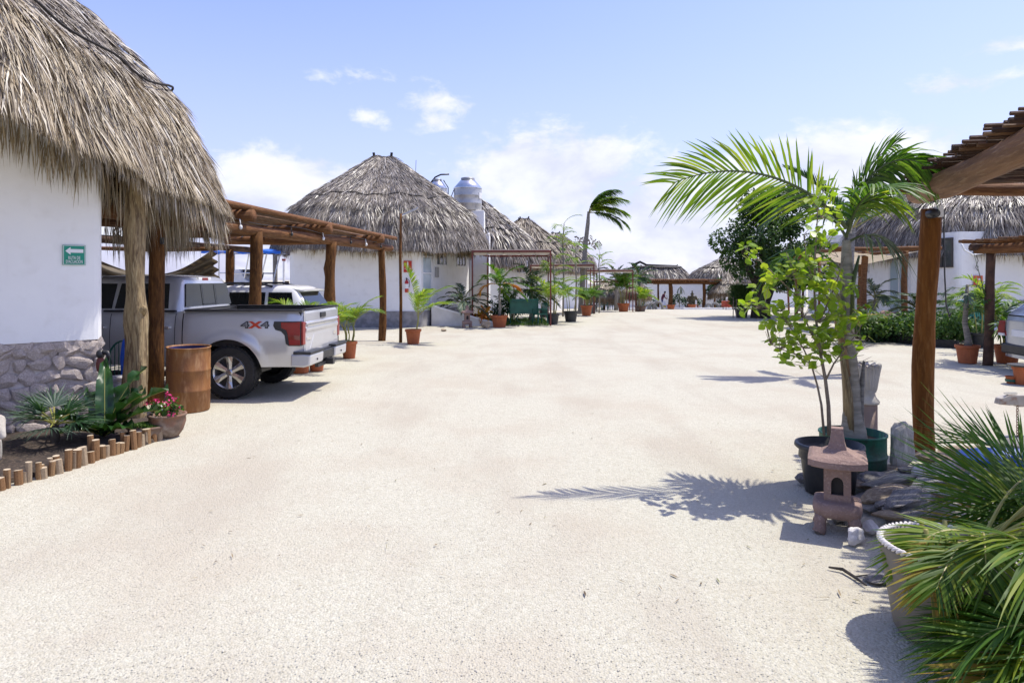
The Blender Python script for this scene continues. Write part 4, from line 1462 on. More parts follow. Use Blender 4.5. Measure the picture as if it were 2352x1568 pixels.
    mb.prism([(-.045, .68), (.0, .68), (.012, .72), (.004, .80), (.004, 1.02), (.022, 1.06), (.022, 1.10), (.004, 1.115), (.004, 1.15), (.026, 1.165), (.026, 1.185), (.006, 1.2), (.0, 1.33), (-.012, 1.372), (-.05, 1.38)], .145, W - .145)
    tg = mb.build("tailgate", M_SILVER, bevel=.004, **k)
    MB().box((.012, W / 2, 1.275), (.03, .26, .085)).build("handle", M_BLACKTRIM, tg, world=False, bevel=.01)
    MB().prism([(.36, .76), (1.62, .76), (1.42, .98), (.56, .98)], .002, .012, plane="yz").build("pressed_panel", M_SILVER, tg, world=False)
    MB().prism([(.12, .0), (.12, .02), (1.86, .02), (1.86, .0)], 1.03, 1.045, plane="xy") if False else None
    MB().box((.026, W / 2, 1.135), (.006, W - .36, .018)).build("chrome_strip", M_CHROME, tg, world=False)
    MB().box((.010, W - .32, .93), (.01, .16, .06)).box((.010, .28, .93), (.01, .18, .035)).build("badge", M_CHROME, tg, world=False)
    # lamps
    for s, W0 in ((1, 0), (-1, W)):
        def Y(y):
            return W0 + s * y
        outer = [(-.44, 1.215), (-.02, 1.215), (-.02, .835), (-.21, .835), (-.255, .87), (-.275, 1.0), (-.33, 1.06), (-.42, 1.085), (-.455, 1.15)]
        inner = [(-.33, 1.20), (-.03, 1.205), (-.03, .85), (-.20, .85), (-.225, 1.02), (-.25, 1.085), (-.325, 1.115)]
        lo = MB().prism(outer, Y(-.004), Y(.09)).build("tail_light", M_BLACKTRIM, **k)
        MB().prism(inner, Y(-.012), Y(.05)).prism([(-.022, 1.205), (.010, 1.20), (.010, .85), (-.022, .85)], Y(.02), Y(.135)).build("red_lens", M_REDLAMP, lo, world=False, bevel=.006)
        MB().prism([(-.205, .995), (-.03, .995), (-.03, .93), (-.212, .93)], Y(-.0135), Y(.0)).build("reflector", M_DKRED, lo, world=False)
    # bumper
    for a, b in ((-.01, .66), (W - .66, W + .01)):
        bp = MB().prism([(.02, .50), (.125, .53), (.135, .70), (.0, .71), (-.18, .70), (-.18, .51)], a, b).build("bumper", M_SILVER, bevel=.025, **k)
    mb = MB().box((.04, W / 2, .62), (.12, .72, .14)).box((.0, .33, .722), (.28, .68, .045)).box((.0, W - .33, .722), (.28, .68, .045)).box((-.01, W / 2, .70), (.14, .7, .03))
    mb.build("step_pad", M_BLACKTRIM, bp, world=False, bevel=.012)
    MB().box((.1, W / 2, .49), (.2, .1, .1)).box((.05, W / 2, .47), (.06, .9, .06)).build("tow_hitch", M_BLACKTRIM, bp, world=False)
    for y in (.33, W - .33):
        MB().lathe([(0, 0), (.018, 0), (.018, .01), (0, .01)], 10, (0, 0, 0), axis="y").xform(Matrix.Translation((.142, y, .60)) @ Matrix.Rotation(PI / 2, 4, "Z")).build("sensor", M_BLACKTRIM, bp, world=False)
    # dark underside, arch liners, step bar
    mb = MB().box((-2.9, W / 2, .62), (5.5, W - .34, .2)).box((-3.15, W / 2, .95), (2.3, W - .2, .75)).box((-5.2, W / 2, .9), (.9, W - .9, .6))
    mb.box((-.3, W / 2, .55), (.5, W - .5, .14))
    for fx in (ar, af):
        mb.box((fx[0], W / 2, .75), (1.3, W - .75, .6))
        for y in (.14, W - .14):
            th = np.linspace(0, PI, 15)
            mb.grid(np.array([[(fx[0] + fx[2] * math.cos(a), yy, fx[1] + fx[2] * math.sin(a)) for a in th] for yy in (y - .09, y + .3)]))
    mb.build("chassis", M_BLACKTRIM, **k)
    MB().tube([(-4.2, .0, .40), (-2.0, .0, .40)], .045, 8).build("step_bar", M_BLACKTRIM, **k)
    wm = wheel_meshes(.415, .275, .265, 6, mat("alloy", (.55, .55, .56), (.48, .48, .49), .22, 3, metal=.8))
    add_wheels(t, wm, [(ar[0], .155, False, .412), (ar[0], W - .155, True, .412), (af[0], .155, False, .412), (af[0], W - .155, True, .412)], W, .275)
    # the 4x4 lettering on the bed side
    for ch, x, m in (("4", -.905, M_BLACKTRIM), ("X", -.745, mat("decal_red", (.50, .05, .015), None, .5)), ("4", -.59, M_BLACKTRIM)):
        put("lettering", text_mesh(ch, .14, m, .003, sx=1.75, bold=.007), t, (x, .012, 1.155), (PI / 2 - .07, 0, 0))
        if ch == "4":
            put("lettering_core", text_mesh(ch, .115, mat("decal_grey", (.22, .22, .23), None, .4), .003, sx=1.7), t, (x + .005, .008, 1.155), (PI / 2 - .07, 0, 0))
    return t


pickup()


def hatch(name, label, cat, loc, rz, L, W, paint, belt, roof, tailx, rails=False, dark_roof=False):
    t = thing(name, label, cat, loc, rz)
    k = dict(parent=t, world=False)
    ar, af = (-.85, .35, .41), (-L + .9, .35, .41)
    pf = [(.25, .12), (.4, .06), (.6, .015), (.8, .0), (belt - .08, .03), (belt, .06), (belt + .3, .1)]
    mb = MB()
    for fs in (False, True):
        body_side(mb, -L, 0, lambda x: belt if x > -L + 1.3 else belt - .26 * ((-L + 1.3 - x) / 1.3) ** 2, [ar, af], .28, W, fs, corner=(.35, .28), prof=pf)
    hx = np.linspace(-L, -L + 1.4, 8)
    mb.grid(np.array([[(x, y, (belt if x > -L + 1.3 else belt - .26 * ((-L + 1.3 - x) / 1.3) ** 2) + .02) for y in np.linspace(.3, W - .3, 5)] for x in hx]))
    # rounded tail and nose
    for sx, x0 in ((1, 0), (-1, -L)):
        yy = np.linspace(.28, W - .28, 9)
        zz = np.linspace(.28, belt if sx > 0 else belt - .26, 6)
        mb.grid(np.array([[(x0 + sx * .05 * math.sin((y - .28) / (W - .56) * PI) - sx * .02, y, z) for y in yy] for z in zz]), flip=sx < 0)
    mb.build("body", paint, smooth=True, **k)
    rg_ = [(belt - .02, -L + 1.2, tailx[0], .06, W - .06), (belt + .12, -L + 1.45, tailx[0] - .02, .09, W - .09), (roof - .14, -L + 2.0, tailx[1], .2, W - .2), (roof - .06, -L + 2.2, tailx[1] - .06, .25, W - .25), (roof - .015, -L + 2.5, tailx[1] - .2, .36, W - .36), (roof, -L + 2.8, tailx[1] - .5, .6, W - .6)]
    cab = greenhouse(rg_, t, paint)

    def yz(z):
        return float(np.interp(z, [belt + .12, roof - .14], [.09, .2]))
    za, zb = belt + .05, roof - .16
    cuts = [(-L + 1.75, -L + 2.15, -L + 2.62), (-L + 2.68, -L + 2.68, -1.12), (-1.05, -1.05, tailx[1] - .12)]
    for a, a2, b in cuts:
        for s in (0, 1):
            f = (lambda y: W - y) if s else (lambda y: y)
            b0 = b + (.1 if b > -1 else 0)
            panel(cab, "side_window", [(a, f(yz(za)), za), (b0, f(yz(za)), za), (b, f(yz(zb)), zb), (a2, f(yz(zb)), zb)], M_GLASS, (0, 1 if s else -1, .3), .012)
    t0, t1 = tailx[0] - .015, tailx[1] + .002
    panel(cab, "rear_window", [(t0, .24, za + .04), (t0, W - .24, za + .04), (t1, W - .34, zb), (t1, .34, zb)], M_GLASS, (1, 0, .35), .016)
    panel(cab, "windscreen", [(-L + 1.36, .24, za + .02), (-L + 1.36, W - .24, za + .02), (-L + 1.97, W - .34, zb), (-L + 1.97, .34, zb)], M_GLASS, (-1, 0, 1), .02)
    MB().prism([(tailx[1] - .25, roof - .05), (tailx[1] + .14, roof - .115), (tailx[1] + .12, roof - .15), (tailx[1] - .1, roof - .12)], .26, W - .26).build("spoiler", paint, cab, world=False, bevel=.012)
    if rails:
        for y in (.27, W - .27):
            MB().tube([(-L + 2.3, y, roof - .03), (-L + 2.5, y, roof + .04), (-1.3, y, roof + .04), (-1.0, y, roof - .03)], .025, 8).build("roof_rail", M_BLACKTRIM, cab, world=False, smooth=True)
    if dark_roof:
        MB().box((-2.0, W / 2, roof + .003), (1.6, W - .9, .012)).build("glass_roof", M_GLASS, cab, world=False)
    for y in (.16, W - .16):
        lm = MB().prism([(-.22, belt - .02), (-.05, belt - .02), (.0, belt - .32), (-.12, belt - .34), (-.28, belt - .2)], y - .17, y + .17).build("tail_light", M_REDLAMP, **k, bevel=.01)
        MB().box((-.02, y + (.02 if y < 1 else -.02), belt - .3), (.08, .2, .05)).build("white_lens", M_WHITE, lm, world=False)
    MB().box((-.02, W / 2, .45), (.16, W - .5, .2)).build("bumper", M_BLACKTRIM, bevel=.03, **k)
    MB().box((.035, W / 2, .78), (.03, .5, .13)).build("number_plate", M_WHITE, **k)
    MB().box((-L / 2, W / 2, .5), (L - .5, W - .5, .4)).build("chassis", M_BLACKTRIM, **k)
    wm = wheel_meshes(.34, .22, .22, 5, M_SHINY)
    add_wheels(t, wm, [(ar[0], .13, False, .338), (ar[0], W - .13, True, .338), (af[0], .13, False, .338), (af[0], W - .13, True, .338)], W, .22)
    return t


hatch("suv", "white suv with black roof rails parked behind the silver pickup", "car", (-4.25, 14.6, 0), math.radians(-3), 4.6, 1.86, M_WHITECAR, 1.06, 1.74, (-.10, -.42), True, True)
hatch("hatchback", "silver hatchback tail with dark rear window cut by the right picture edge", "car", (10.3, 14.5, 0), math.radians(172), 4.1, 1.74, M_CARGREY, 1.02, 1.56, (-.08, -.42))


def boat():
    c = far(575, 27.5)
    t = thing("motor_boat", "blue and white motor boat with a blue canopy on tube frame, behind the pickup", "boat", c)
    k = dict(parent=t, world=False)
    xs = np.linspace(-3.6, 2.2, 14)
    for lo, hi, nm, m in ((.62, 1.22, "hull", mat("hull_blue", (.05, .30, .60), (.04, .26, .52), .35)), (1.22, 1.50, "gunwale", M_WHITE)):
        L_, R_ = [], []
        for x in xs:
            f = 1 - max(0, (x + 3.6 - 4.4) / 1.4) ** 2 * .0
            hw = 1.05 * (1 - max(0, (-x - 1.2) / 2.4) ** 2)
            L_.append([(x, -hw * (.55 if lo < 1 else .98), lo), (x, -hw, hi)])
            R_.append([(x, hw * (.55 if lo < 1 else .98), lo), (x, hw, hi)])
        g = np.array([[a[0], a[1]] for a in L_]).transpose(1, 0, 2)
        h = np.array([[a[0], a[1]] for a in R_]).transpose(1, 0, 2)
        mb = MB().grid(g, flip=True).grid(h)
        mb.grid(np.stack([g[0], h[0]]), flip=True)
        mb.add([g[0, -1], g[1, -1], h[1, -1], h[0, -1]], [(0, 1, 2, 3)])
        mb.build(nm, m, **k)
    MB().box((-.4, 0, 1.26), (4.5, 1.6, .04)).build("deck", M_WHITE, **k)
    mb = MB().prism([(-.75, 1.28), (.25, 1.28), (.2, 1.75), (-.05, 1.85), (-.25, 2.25), (-.75, 2.2)], -.45, .45)
    co = mb.build("console", M_WHITE, bevel=.03, **k)
    MB().box((-.05, 0, 2.15), (.35, .5, .2)).build("dash", M_BLACKTRIM, co, world=False)
    wh = MB().tube([(.42 + .06 * math.sin(a), .2 * math.cos(a), 1.95 + .2 * math.sin(a)) for a in np.linspace(0, 2 * PI, 17)[:-1]], .025, 6, closed=True)
    wh.tube([(.2, 0, 1.9), (.42, 0, 1.95)], .03, 6).build("steering_wheel", M_BLACKTRIM, co, world=False)
    mb = MB()
    for s in (-1, 1):
        for pts in ([(-.95, s * .75, 1.3), (-.95, s * .75, 2.92)], [(.05, s * .75, 1.9), (.25, s * .75, 2.92)], [(.55, s * .75, 1.3), (.95, s * .75, 2.92)], [(-1.4, s * .75, 2.92), (1.35, s * .75, 2.90)], [(-.95, s * .75, 2.1), (.75, s * .75, 2.1)]):
            mb.tube(pts, .028, 6)
    for x in (-1.3, -.2, 1.2):
        mb.tube([(x, -.75, 2.92), (x, .75, 2.92)], .025, 6)
    mb.build("canopy_frame", M_SHINY, **k)
    u = np.linspace(0, 1, 20)
    U, V = np.meshgrid(u, u)
    z = 2.97 + .1 * np.sin(V * PI) + .025 * np.sin(U * 19) - .015
    g = np.stack([-1.55 + 3.1 * U, -.95 + 1.9 * V, z], -1)
    mb = MB().grid(g, flip=False)
    mb.grid(np.stack([g[0], g[0] + np.stack([np.zeros(20), np.zeros(20) - .02, -.09 - .03 * np.sin(u * 40)], -1)]), flip=False)
    mb.build("canopy", M_BLUE, smooth=True, **k)
    MB().box((1.9, 0, 1.75), (.4, .45, .55)).box((2.05, 0, 1.1), (.2, .16, .9)).build("outboard_motor", M_BLACKTRIM, bevel=.03, **k)
    mb = MB().box((-.7, -.55, .5), (5.6, .12, .12)).box((-.7, .55, .5), (5.6, .12, .12)).box((.5, 0, .45), (.12, 2.0, .12)).box((-2.2, 0, .45), (.12, 1.6, .12))
    tr = thing("boat_trailer", "low steel trailer under the blue and white motor boat", "trailer", c)
    mb.build("frame", M_SHINY, tr, world=False)
    for s in (-1, 1):
        MB().lathe([(0, -.1), (.32, -.1), (.34, -.05), (.34, .05), (.32, .1), (0, .1)], 18, axis="y").xform(Matrix.Translation((.5, s * 1.05, .34))).build("wheel", M_RUBBER, tr, world=False)


boat()
# ---------------------------------------------------------------- plants


def frond(parent, base, az, el, L, curl=1.2, nl=36, ll=.35, lw=.02, droop=.3, ang=(62, 22), vee=.35, m=None, mr=None, wind=(0, 0, 0), rr=.011, start=.2, segs=3, name="frond", world=False, cexp=1.4, jit=.06, twist=0.0):
    """one feather leaf: a curved midrib with leaflets on both sides, linked as one part"""
    N = 18
    P = [np.array(base, float)]
    wind = np.array(wind, float)
    for i in range(N):
        t = (i + .5) / N
        e = el - curl * t ** cexp
        d = np.array((math.cos(az) * math.cos(e), math.sin(az) * math.cos(e), math.sin(e))) + wind * t
        P.append(P[-1] + d / np.linalg.norm(d) * L / N)
    P = np.array(P)
    T = np.gradient(P, axis=0)
    T /= np.linalg.norm(T, axis=1)[:, None]
    tj = np.linspace(start, .995, nl)
    mb = MB()
    for s in (-1, 1):
        t = np.clip(tj + rg.normal(size=nl) * .25 / nl, start, 1)
        x = t * N
        Pj = np.stack([np.interp(x, np.arange(N + 1), P[:, q]) for q in range(3)], -1)
        Tj = np.stack([np.interp(x, np.arange(N + 1), T[:, q]) for q in range(3)], -1)
        S = np.cross(Tj, (0, 0, 1.0))
        nz = np.linalg.norm(S, axis=1)[:, None]
        S = np.where(nz > .05, S / (nz + 1e-9), np.array((math.sin(az), -math.cos(az), 0)))
        U = np.cross(S, Tj)
        if twist:
            S, U = S * math.cos(twist) + U * math.sin(twist), U * math.cos(twist) - S * math.sin(twist)
        q = (t - start) / (1 - start)
        a = np.radians(ang[0] + (ang[1] - ang[0]) * q) + rg.normal(size=nl) * jit
        v = vee + rg.normal(size=nl) * jit
        D = Tj * np.cos(a)[:, None] + s * S * (np.sin(a) * np.cos(v))[:, None] + U * (np.sin(a) * np.sin(v))[:, None] + wind * .55
        D /= np.linalg.norm(D, axis=1)[:, None]
        W = Tj - D * (Tj * D).sum(1)[:, None]
        W /= np.linalg.norm(W, axis=1)[:, None] + 1e-9
        NN = np.cross(D, W)
        tw = rg.normal(size=nl) * .25
        W = W * np.cos(tw)[:, None] + NN * np.sin(tw)[:, None]
        pr = (.35 + .75 * np.sin(PI * (.12 + .80 * q)) ** .8) * (1 + rg.normal(size=nl) * .08)
        mb.blades(Pj, D, W, ll * pr, lw * (.75 + .35 * np.sin(PI * q)), droop * (.6 + .8 * rg.random(nl)), segs, .05)
    mb.tube(P, np.linspace(rr, rr * .18, N + 1), 5, m=1)
    return mb.build(name, [m or L_PALM, mr or M_PETIOLE], parent, world=world)


def fan(parent, base, az, el, pet, R, n=24, spread=2.6, m=None, mr=None, droop=.12, name="fan_leaf", w=.03, fold=.25):
    d = np.array((math.cos(az) * math.cos(el), math.sin(az) * math.cos(el), math.sin(el)))
    hub = np.array(base, float) + d * pet
    hub[2] -= .06 * pet
    S = np.cross(d, (0, 0, 1.0))
    S /= np.linalg.norm(S)
    U = np.cross(S, d)
    a = np.linspace(-spread / 2, spread / 2, n) + rg.normal(size=n) * .02
    D = d * np.cos(a)[:, None] + S * np.sin(a)[:, None] + U * (fold * np.cos(a * .9))[:, None] * .6 - np.array((0, 0, .10))
    D /= np.linalg.norm(D, axis=1)[:, None]
    W = np.cross(D, U)
    W /= np.linalg.norm(W, axis=1)[:, None]
    tw = np.where(np.arange(n) % 2, .35, -.35)
    W = W * np.cos(tw)[:, None] + U * np.sin(tw)[:, None]
    mb = MB().blades(np.repeat(hub[None], n, 0), D, W, R * (.8 + .25 * np.cos(a * .7)) * (1 + rg.normal(size=n) * .05), w, droop * (.6 + .8 * rg.random(n)), 3, .05)
    mb.tube([base, (np.array(base) + hub) / 2 + (0, 0, .02), hub], .008, 5, m=1)
    return mb.build(name, [m or L_PALM, mr or M_PETIOLE], parent, world=False)


def leaf_cloud(C, Rr, n, size, aspect=.6, up=.35, shell=.55, bendy=.25):
    """oval leaves spread through clumps; returns a builder"""
    C, Rr = np.array(C, float), np.array(Rr, float)
    w = Rr.prod(1) if Rr.ndim == 2 else Rr ** 3
    w = w ** .7
    i = rg.choice(len(C), n, p=w / w.sum())
    d = rg.normal(size=(n, 3))
    d /= np.linalg.norm(d, axis=1)[:, None]
    r = shell + (1 - shell) * rg.random(n) ** .5
    r = np.where(rg.random(n) < .3, rg.random(n), r)
    P = C[i] + d * r[:, None] * (Rr[i] if Rr.ndim == 2 else Rr[i][:, None])
    D = d * .5 + rg.normal(size=(n, 3)) * .6 + np.array((0, 0, up * .3))
    D /= np.linalg.norm(D, axis=1)[:, None]
    N = d * .3 + rg.normal(size=(n, 3)) * .45 + np.array((0, 0, up * 2))
    W = np.cross(D, N)
    W /= np.linalg.norm(W, axis=1)[:, None]
    L = size * (.65 + .7 * rg.random(n))
    return leaves_mb(P, D, W, L, L * aspect, bendy)


def leaves_mb(P, D, W, L, Wd, bend=.25):
    n = len(P)
    L = np.broadcast_to(L, n)[:, None]
    Wd = np.broadcast_to(Wd, n)[:, None]
    dn = np.array((0, 0, -1.0))
    rows = []
    for t, w in ((0, .12), (.3, .95), (.65, .9), (1, .1)):
        c = P + D * L * t + dn * bend * L * t * t
        rows.append(np.stack([c - W * Wd * w / 2, c + W * Wd * w / 2], 1))
    v = np.stack(rows, 1)
    b = np.arange(n)[:, None] * 8 + np.arange(3)[None] * 2
    q = np.stack([b, b + 1, b + 3, b + 2], -1).reshape(-1, 4)
    return MB().add(v.reshape(-1, 3), q)


def pot(parent, r, h, m, rb=.72, lip=.035, name="pot", soil=True, world=False):
    prof = [(0, 0), (r * rb, 0), (r * (rb + (.94 - rb) * .8), h * .80), (r * .95, h * .83), (r, h * .84), (r * 1.02, h * .88), (r * 1.02, h), (r * .92, h), (r * .9, h * .88), (0, h * .86)]
    p = MB().lathe(prof, 24).build(name, m, parent, smooth=False, world=world)
    if soil:
        MB().lathe([(0, h * .9), (r * .88, h * .89)], 14).build("soil", M_SOIL, p, world=False)
    return p


def potted_palm(label, loc, r, h, ph, nf, L, m=L_BRIGHT, pm=M_TERRA, rz=0, stems=3, ll=.3, lw=.02, spread=.9, curl=1.3, seed=0, wind=(.25, 0, 0), nl=26, droop=.25, group=None, name="potted_palm"):
    t = thing(name, label, "potted palm", loc, rz, group)
    pot(t, r, h, pm)
    r_ = random.Random(seed)
    tops = []
    for s in range(stems):
        a = r_.uniform(0, 2 * PI)
        b = Vector((math.cos(a) * r * .4, math.sin(a) * r * .4, h * .88))
        e = b + Vector((math.cos(a) * .12 * ph, math.sin(a) * .12 * ph, ph * r_.uniform(.75, 1.05)))
        MB().tube([b, (b + e) / 2 + Vector((.02, 0, 0)), e], [.018, .015, .011], 6).build("stem", M_PETIOLE, t, world=False)
        tops.append(e)
    for i in range(nf):
        e = tops[i % stems]
        az = i * 2.4 + r_.uniform(-.4, .4)
        el = r_.uniform(.75, 1.35) * spread if i % 4 else 1.35
        frond(t, e - Vector((0, 0, r_.uniform(0, ph * .3))), az, el, L * r_.uniform(.75, 1.1), curl * r_.uniform(.8, 1.2), nl, ll, lw, droop, m=m, wind=wind, rr=.008, start=.22, segs=2)
    return t


# ---- left planting bed
bed = [(-7.6, 4.6), (-4.95, 5.9), (-4.62, 6.35), (-4.36, 7.02), (-4.14, 7.75), (-4.06, 8.35), (-4.5, 9.2), (-6.0, 9.5), (-8.2, 7.2)]
rws = np.array(bed)
mb = MB()
cen = rws.mean(0)
gr = []
for f, z in ((1.0, -.02), (.985, .035), (.9, .06), (.6, .085), (.0, .10)):
    q = cen + (rws - cen) * f
    gr.append(np.concatenate([q, np.full((len(q), 1), z)], 1))
kind(mb.grid(np.array(gr), wrap=True).build("soil_bed", M_SOIL, smooth=False), "structure")

ed = thing("log_edging", "curved border of short upright log stakes round the left planting bed", "edging", (-4.4, 7, 0))
path = [at(-40, 1150, 1), at(0, 1121, 1), at(60, 1104, 1), (110, 1095), (160, 1076), (205, 1061), (250, 1046), (300, 1032), (345, 1015), (393, 1003)]
pp = [gp(u, v) for u, v in ((-45, 1140), (0, 1121), (60, 1104), (110, 1093), (160, 1076), (205, 1061), (250, 1046), (300, 1032), (345, 1015), (393, 1003))]
cum = np.concatenate([[0], np.cumsum([(b - a).length for a, b in zip(pp[:-1], pp[1:])])])
r_ = random.Random(8)
LOGM = [mat("log_end_a", (.33, .20, .095), (.22, .12, .05), .8, 8, bump=.4), mat("log_end_b", (.40, .31, .21), (.28, .20, .12), .8, 8, bump=.4), mat("log_end_c", (.27, .145, .06), (.18, .09, .035), .8, 8, bump=.4)]
M_CUT = mat("cut_wood", (.52, .43, .31), (.42, .33, .22), .85, 14)
s = 0
i = 0
lm = []
for q in range(6):
    n = 9
    th = np.arange(n) * 2 * PI / n
    rr = 1 + .08 * np.sin(2 * th + q) + .05 * np.sin(3 * th + q * 2)
    b = MB().grid(np.stack([np.stack([np.cos(th) * rr * f, np.sin(th) * rr * f, np.full(n, z)], -1) for f, z in ((1.02, -.5), (.97, 0), (1.0, 1), (.98, 1.0))]), wrap=True)
    b.add(np.stack([np.cos(th) * rr * .98, np.sin(th) * rr * .98, np.ones(n)], -1), [list(range(n))], m=1)
    lm.append([b.mesh("log", [m, M_CUT]) for m in LOGM])
while s < cum[-1]:
    rad = r_.uniform(.024, .042)
    p = Vector([float(np.interp(s, cum, [w[k] for w in pp])) for k in range(3)])
    hgt = r_.uniform(.09, .17) if r_.random() < .72 else r_.uniform(.16, .21)
    put("log", lm[r_.randrange(6)][r_.randrange(3)], ed, p - ed.location + Vector((r_.uniform(-.02, .02), r_.uniform(-.02, .02), 0)), (r_.uniform(-.1, .1), r_.uniform(-.1, .1), r_.uniform(0, 6)), (rad, rad, hgt))
    if r_.random() < .3:
        put("log", lm[r_.randrange(6)][r_.randrange(3)], ed, p - ed.location + Vector((-.06, .03, 0)), (r_.uniform(-.1, .1), r_.uniform(-.1, .1), 0), (rad * .9, rad * .9, hgt * 1.2))
    s += rad * 1.85 + r_.choice((0, 0, 0, .01, .03))
    i += 1

# fan palm in the bed
b = gp(125, 1035)
t = thing("fan_palm", "small green fan palm growing before the rubble stone base", "palm", b)
MB().tube([(0, 0, 0), (.01, 0, .16), (0, 0, .3)], [.05, .045, .04], 8).build("trunk", M_DBARK, t, world=False)
for k in range(15):
    a = k * 2.4
    fan(t, (0, 0, .28), a, (.15 + .9 * ((k * 7) % 10) / 10), .20 + .1 * ((k * 3) % 4) / 4, .36, 20, 2.3, m=L_GREY if k % 2 == 0 else L_DARK, droop=.25, w=.016)

# bird's nest plant with wavy straps
b = gp(240, 1020)
t = thing("birds_nest_plant", "dark green plant with broad wavy strap leaves beside the pale twisted post", "plant", b)
for k, (az, el, L) in enumerate(((2.1, 1.35, .95), (1.1, 1.2, .9), (.25, .9, .85), (-.2, 1.0, .75), (2.5, 1.0, .7), (-.5, .5, .55), (.9, 1.1, .65), (3.4, .7, .6), (-1.5, .6, .5), (-2.4, .75, .55), (4.2, .5, .5), (-.1, .7, .72))):
    nseg = 14
    rows = []
    p = np.array((.0, 0, .1))
    for i in range(nseg + 1):
        q = i / nseg
        e = el - .75 * q ** 1.6
        d = np.array((math.cos(az) * math.cos(e), math.sin(az) * math.cos(e), math.sin(e)))
        S = np.array((math.sin(az), -math.cos(az), 0))
        U = np.cross(S, d)
        w = (.085 + .02 * (k % 3)) * math.sin(PI * min(1, .08 + q * .97)) ** .6 + .008
        row = []
        for c in (-1, -.5, 0, .5, 1):
            row.append(p + S * w * c + U * (.035 * abs(c) + .05 * abs(c) ** 2 * math.sin(q * 26 + c * 2 + k)))
        rows.append(row)
        p = p + d * L / nseg
    MB().grid(np.array(rows)).build("leaf", mat("glossy_leaf", (.014, .045, .012), (.03, .085, .018), .32, 5, trans=.2), t, smooth=True, world=False)
    MB().tube([np.array(r[2]) + (0, 0, -.004) for r in rows], np.linspace(.008, .003, nseg + 1), 5).build("midrib", M_PETIOLE, t, smooth=True, world=False)


def flower_pot():
    b = gp(384, 1002)
    t = thing("flower_pot", "round weathered terracotta pot of pink geraniums by the brown drum", "flower pot", b)
    MB().lathe([(0, 0), (.12, 0), (.175, .08), (.205, .18), (.20, .245), (.215, .25), (.215, .275), (.19, .275), (.18, .24), (0, .225)], 24, wob=.01).build("pot", M_OLDTERRA, t, smooth=True, world=False)
    MB().lathe([(0, .23), (.185, .228)], 14).build("soil", M_SOIL, t, world=False)
    r_ = random.Random(5)
    heads = [(-.2, -.05, .40), (-.08, -.1, .44), (.14, -.12, .47), (.07, -.14, .42), (.16, -.1, .36), (.12, -.16, .31), (-.02, .05, .5)]
    for h_ in heads:
        MB().tube([(h_[0] * .3, h_[1] * .3, .23), (h_[0] * .8, h_[1] * .8, h_[2] * .75), h_], .005, 5).build("stem", M_DPETIOLE, t, world=False)
        fl = np.array([(h_[0] + r_.gauss(0, .018), h_[1] + r_.gauss(0, .018), h_[2] + r_.gauss(0, .014)) for _ in range(15)])
        D = rg.normal(size=(15, 3))
        D /= np.linalg.norm(D, axis=1)[:, None]
        W = np.cross(D, rg.normal(size=(15, 3)))
        W /= np.linalg.norm(W, axis=1)[:, None]
        leaves_mb(fl, D, W, .026, .024).build("flower", mat("pink_petal", (.60, .045, .20), (.50, .03, .13), .5, 8, isl=.3, trans=.2), t, world=False)
    leaf_cloud([(0, -.02, .32), (-.12, -.03, .34), (.1, -.06, .36)], [.10, .08, .10], 170, .05, .85).build("leaves", L_BUSH, t, world=False)
    b = gp(338, 1008)
    t = thing("low_planter", "low dark terracotta bowl overflowing with short green ground cover", "planter", b)
    MB().lathe([(0, 0), (.15, 0), (.2, .1), (.2, .135), (.215, .14), (.215, .165), (.19, .165), (0, .14)], 24).build("pot", M_OLDTERRA, t, smooth=True, world=False)
    n = 900
    a, q = rg.random(n) * 2 * PI, np.sqrt(rg.random(n)) * .2
    P = np.stack([q * np.cos(a), q * np.sin(a), .15 + .03 * (1 - (q / .2) ** 2)], -1)
    D = rg.normal(size=(n, 3)) * .5 + np.array((0, 0, 1))
    D /= np.linalg.norm(D, axis=1)[:, None]
    W = np.cross(D, rg.normal(size=(n, 3)))
    W /= np.linalg.norm(W, axis=1)[:, None]
    kind(leaves_mb(P, D, W, .03, .016).build("ground_cover", L_BUSH, t, world=False), "stuff")


flower_pot()

# ---- left side potted palms
potted_palm("short potted palm left of the carport posts, just beyond the pickup bumper", gp(802, 822), .19, .40, .45, 13, .95, L_BRIGHT, seed=1, stems=5, ll=.30, spread=1.0, wind=(.2, -.1, 0))
potted_palm("windblown yellow green potted palm by the slim lamp pole", gp(949, 789), .235, .42, .55, 8, 1.35, L_BRIGHT, seed=2, stems=2, ll=.36, spread=.95, wind=(.75, 0, -.05), curl=1.0, lw=.026, nl=30)
potted_palm("potted palm rising between the pickup bed and the white suv", (-4.25, 13.7, 0), .22, .42, .75, 7, .85, L_BRIGHT, seed=3, stems=3, ll=.34, spread=1.05, lw=.024, nl=28)
p_ = gp(690, 868)
potted_palm("potted palm half hidden behind the pickup rear wheel", (p_.x, 14.0, 0), .18, .36, .5, 9, .9, L_BRIGHT, seed=4, stems=3, spread=1.1)


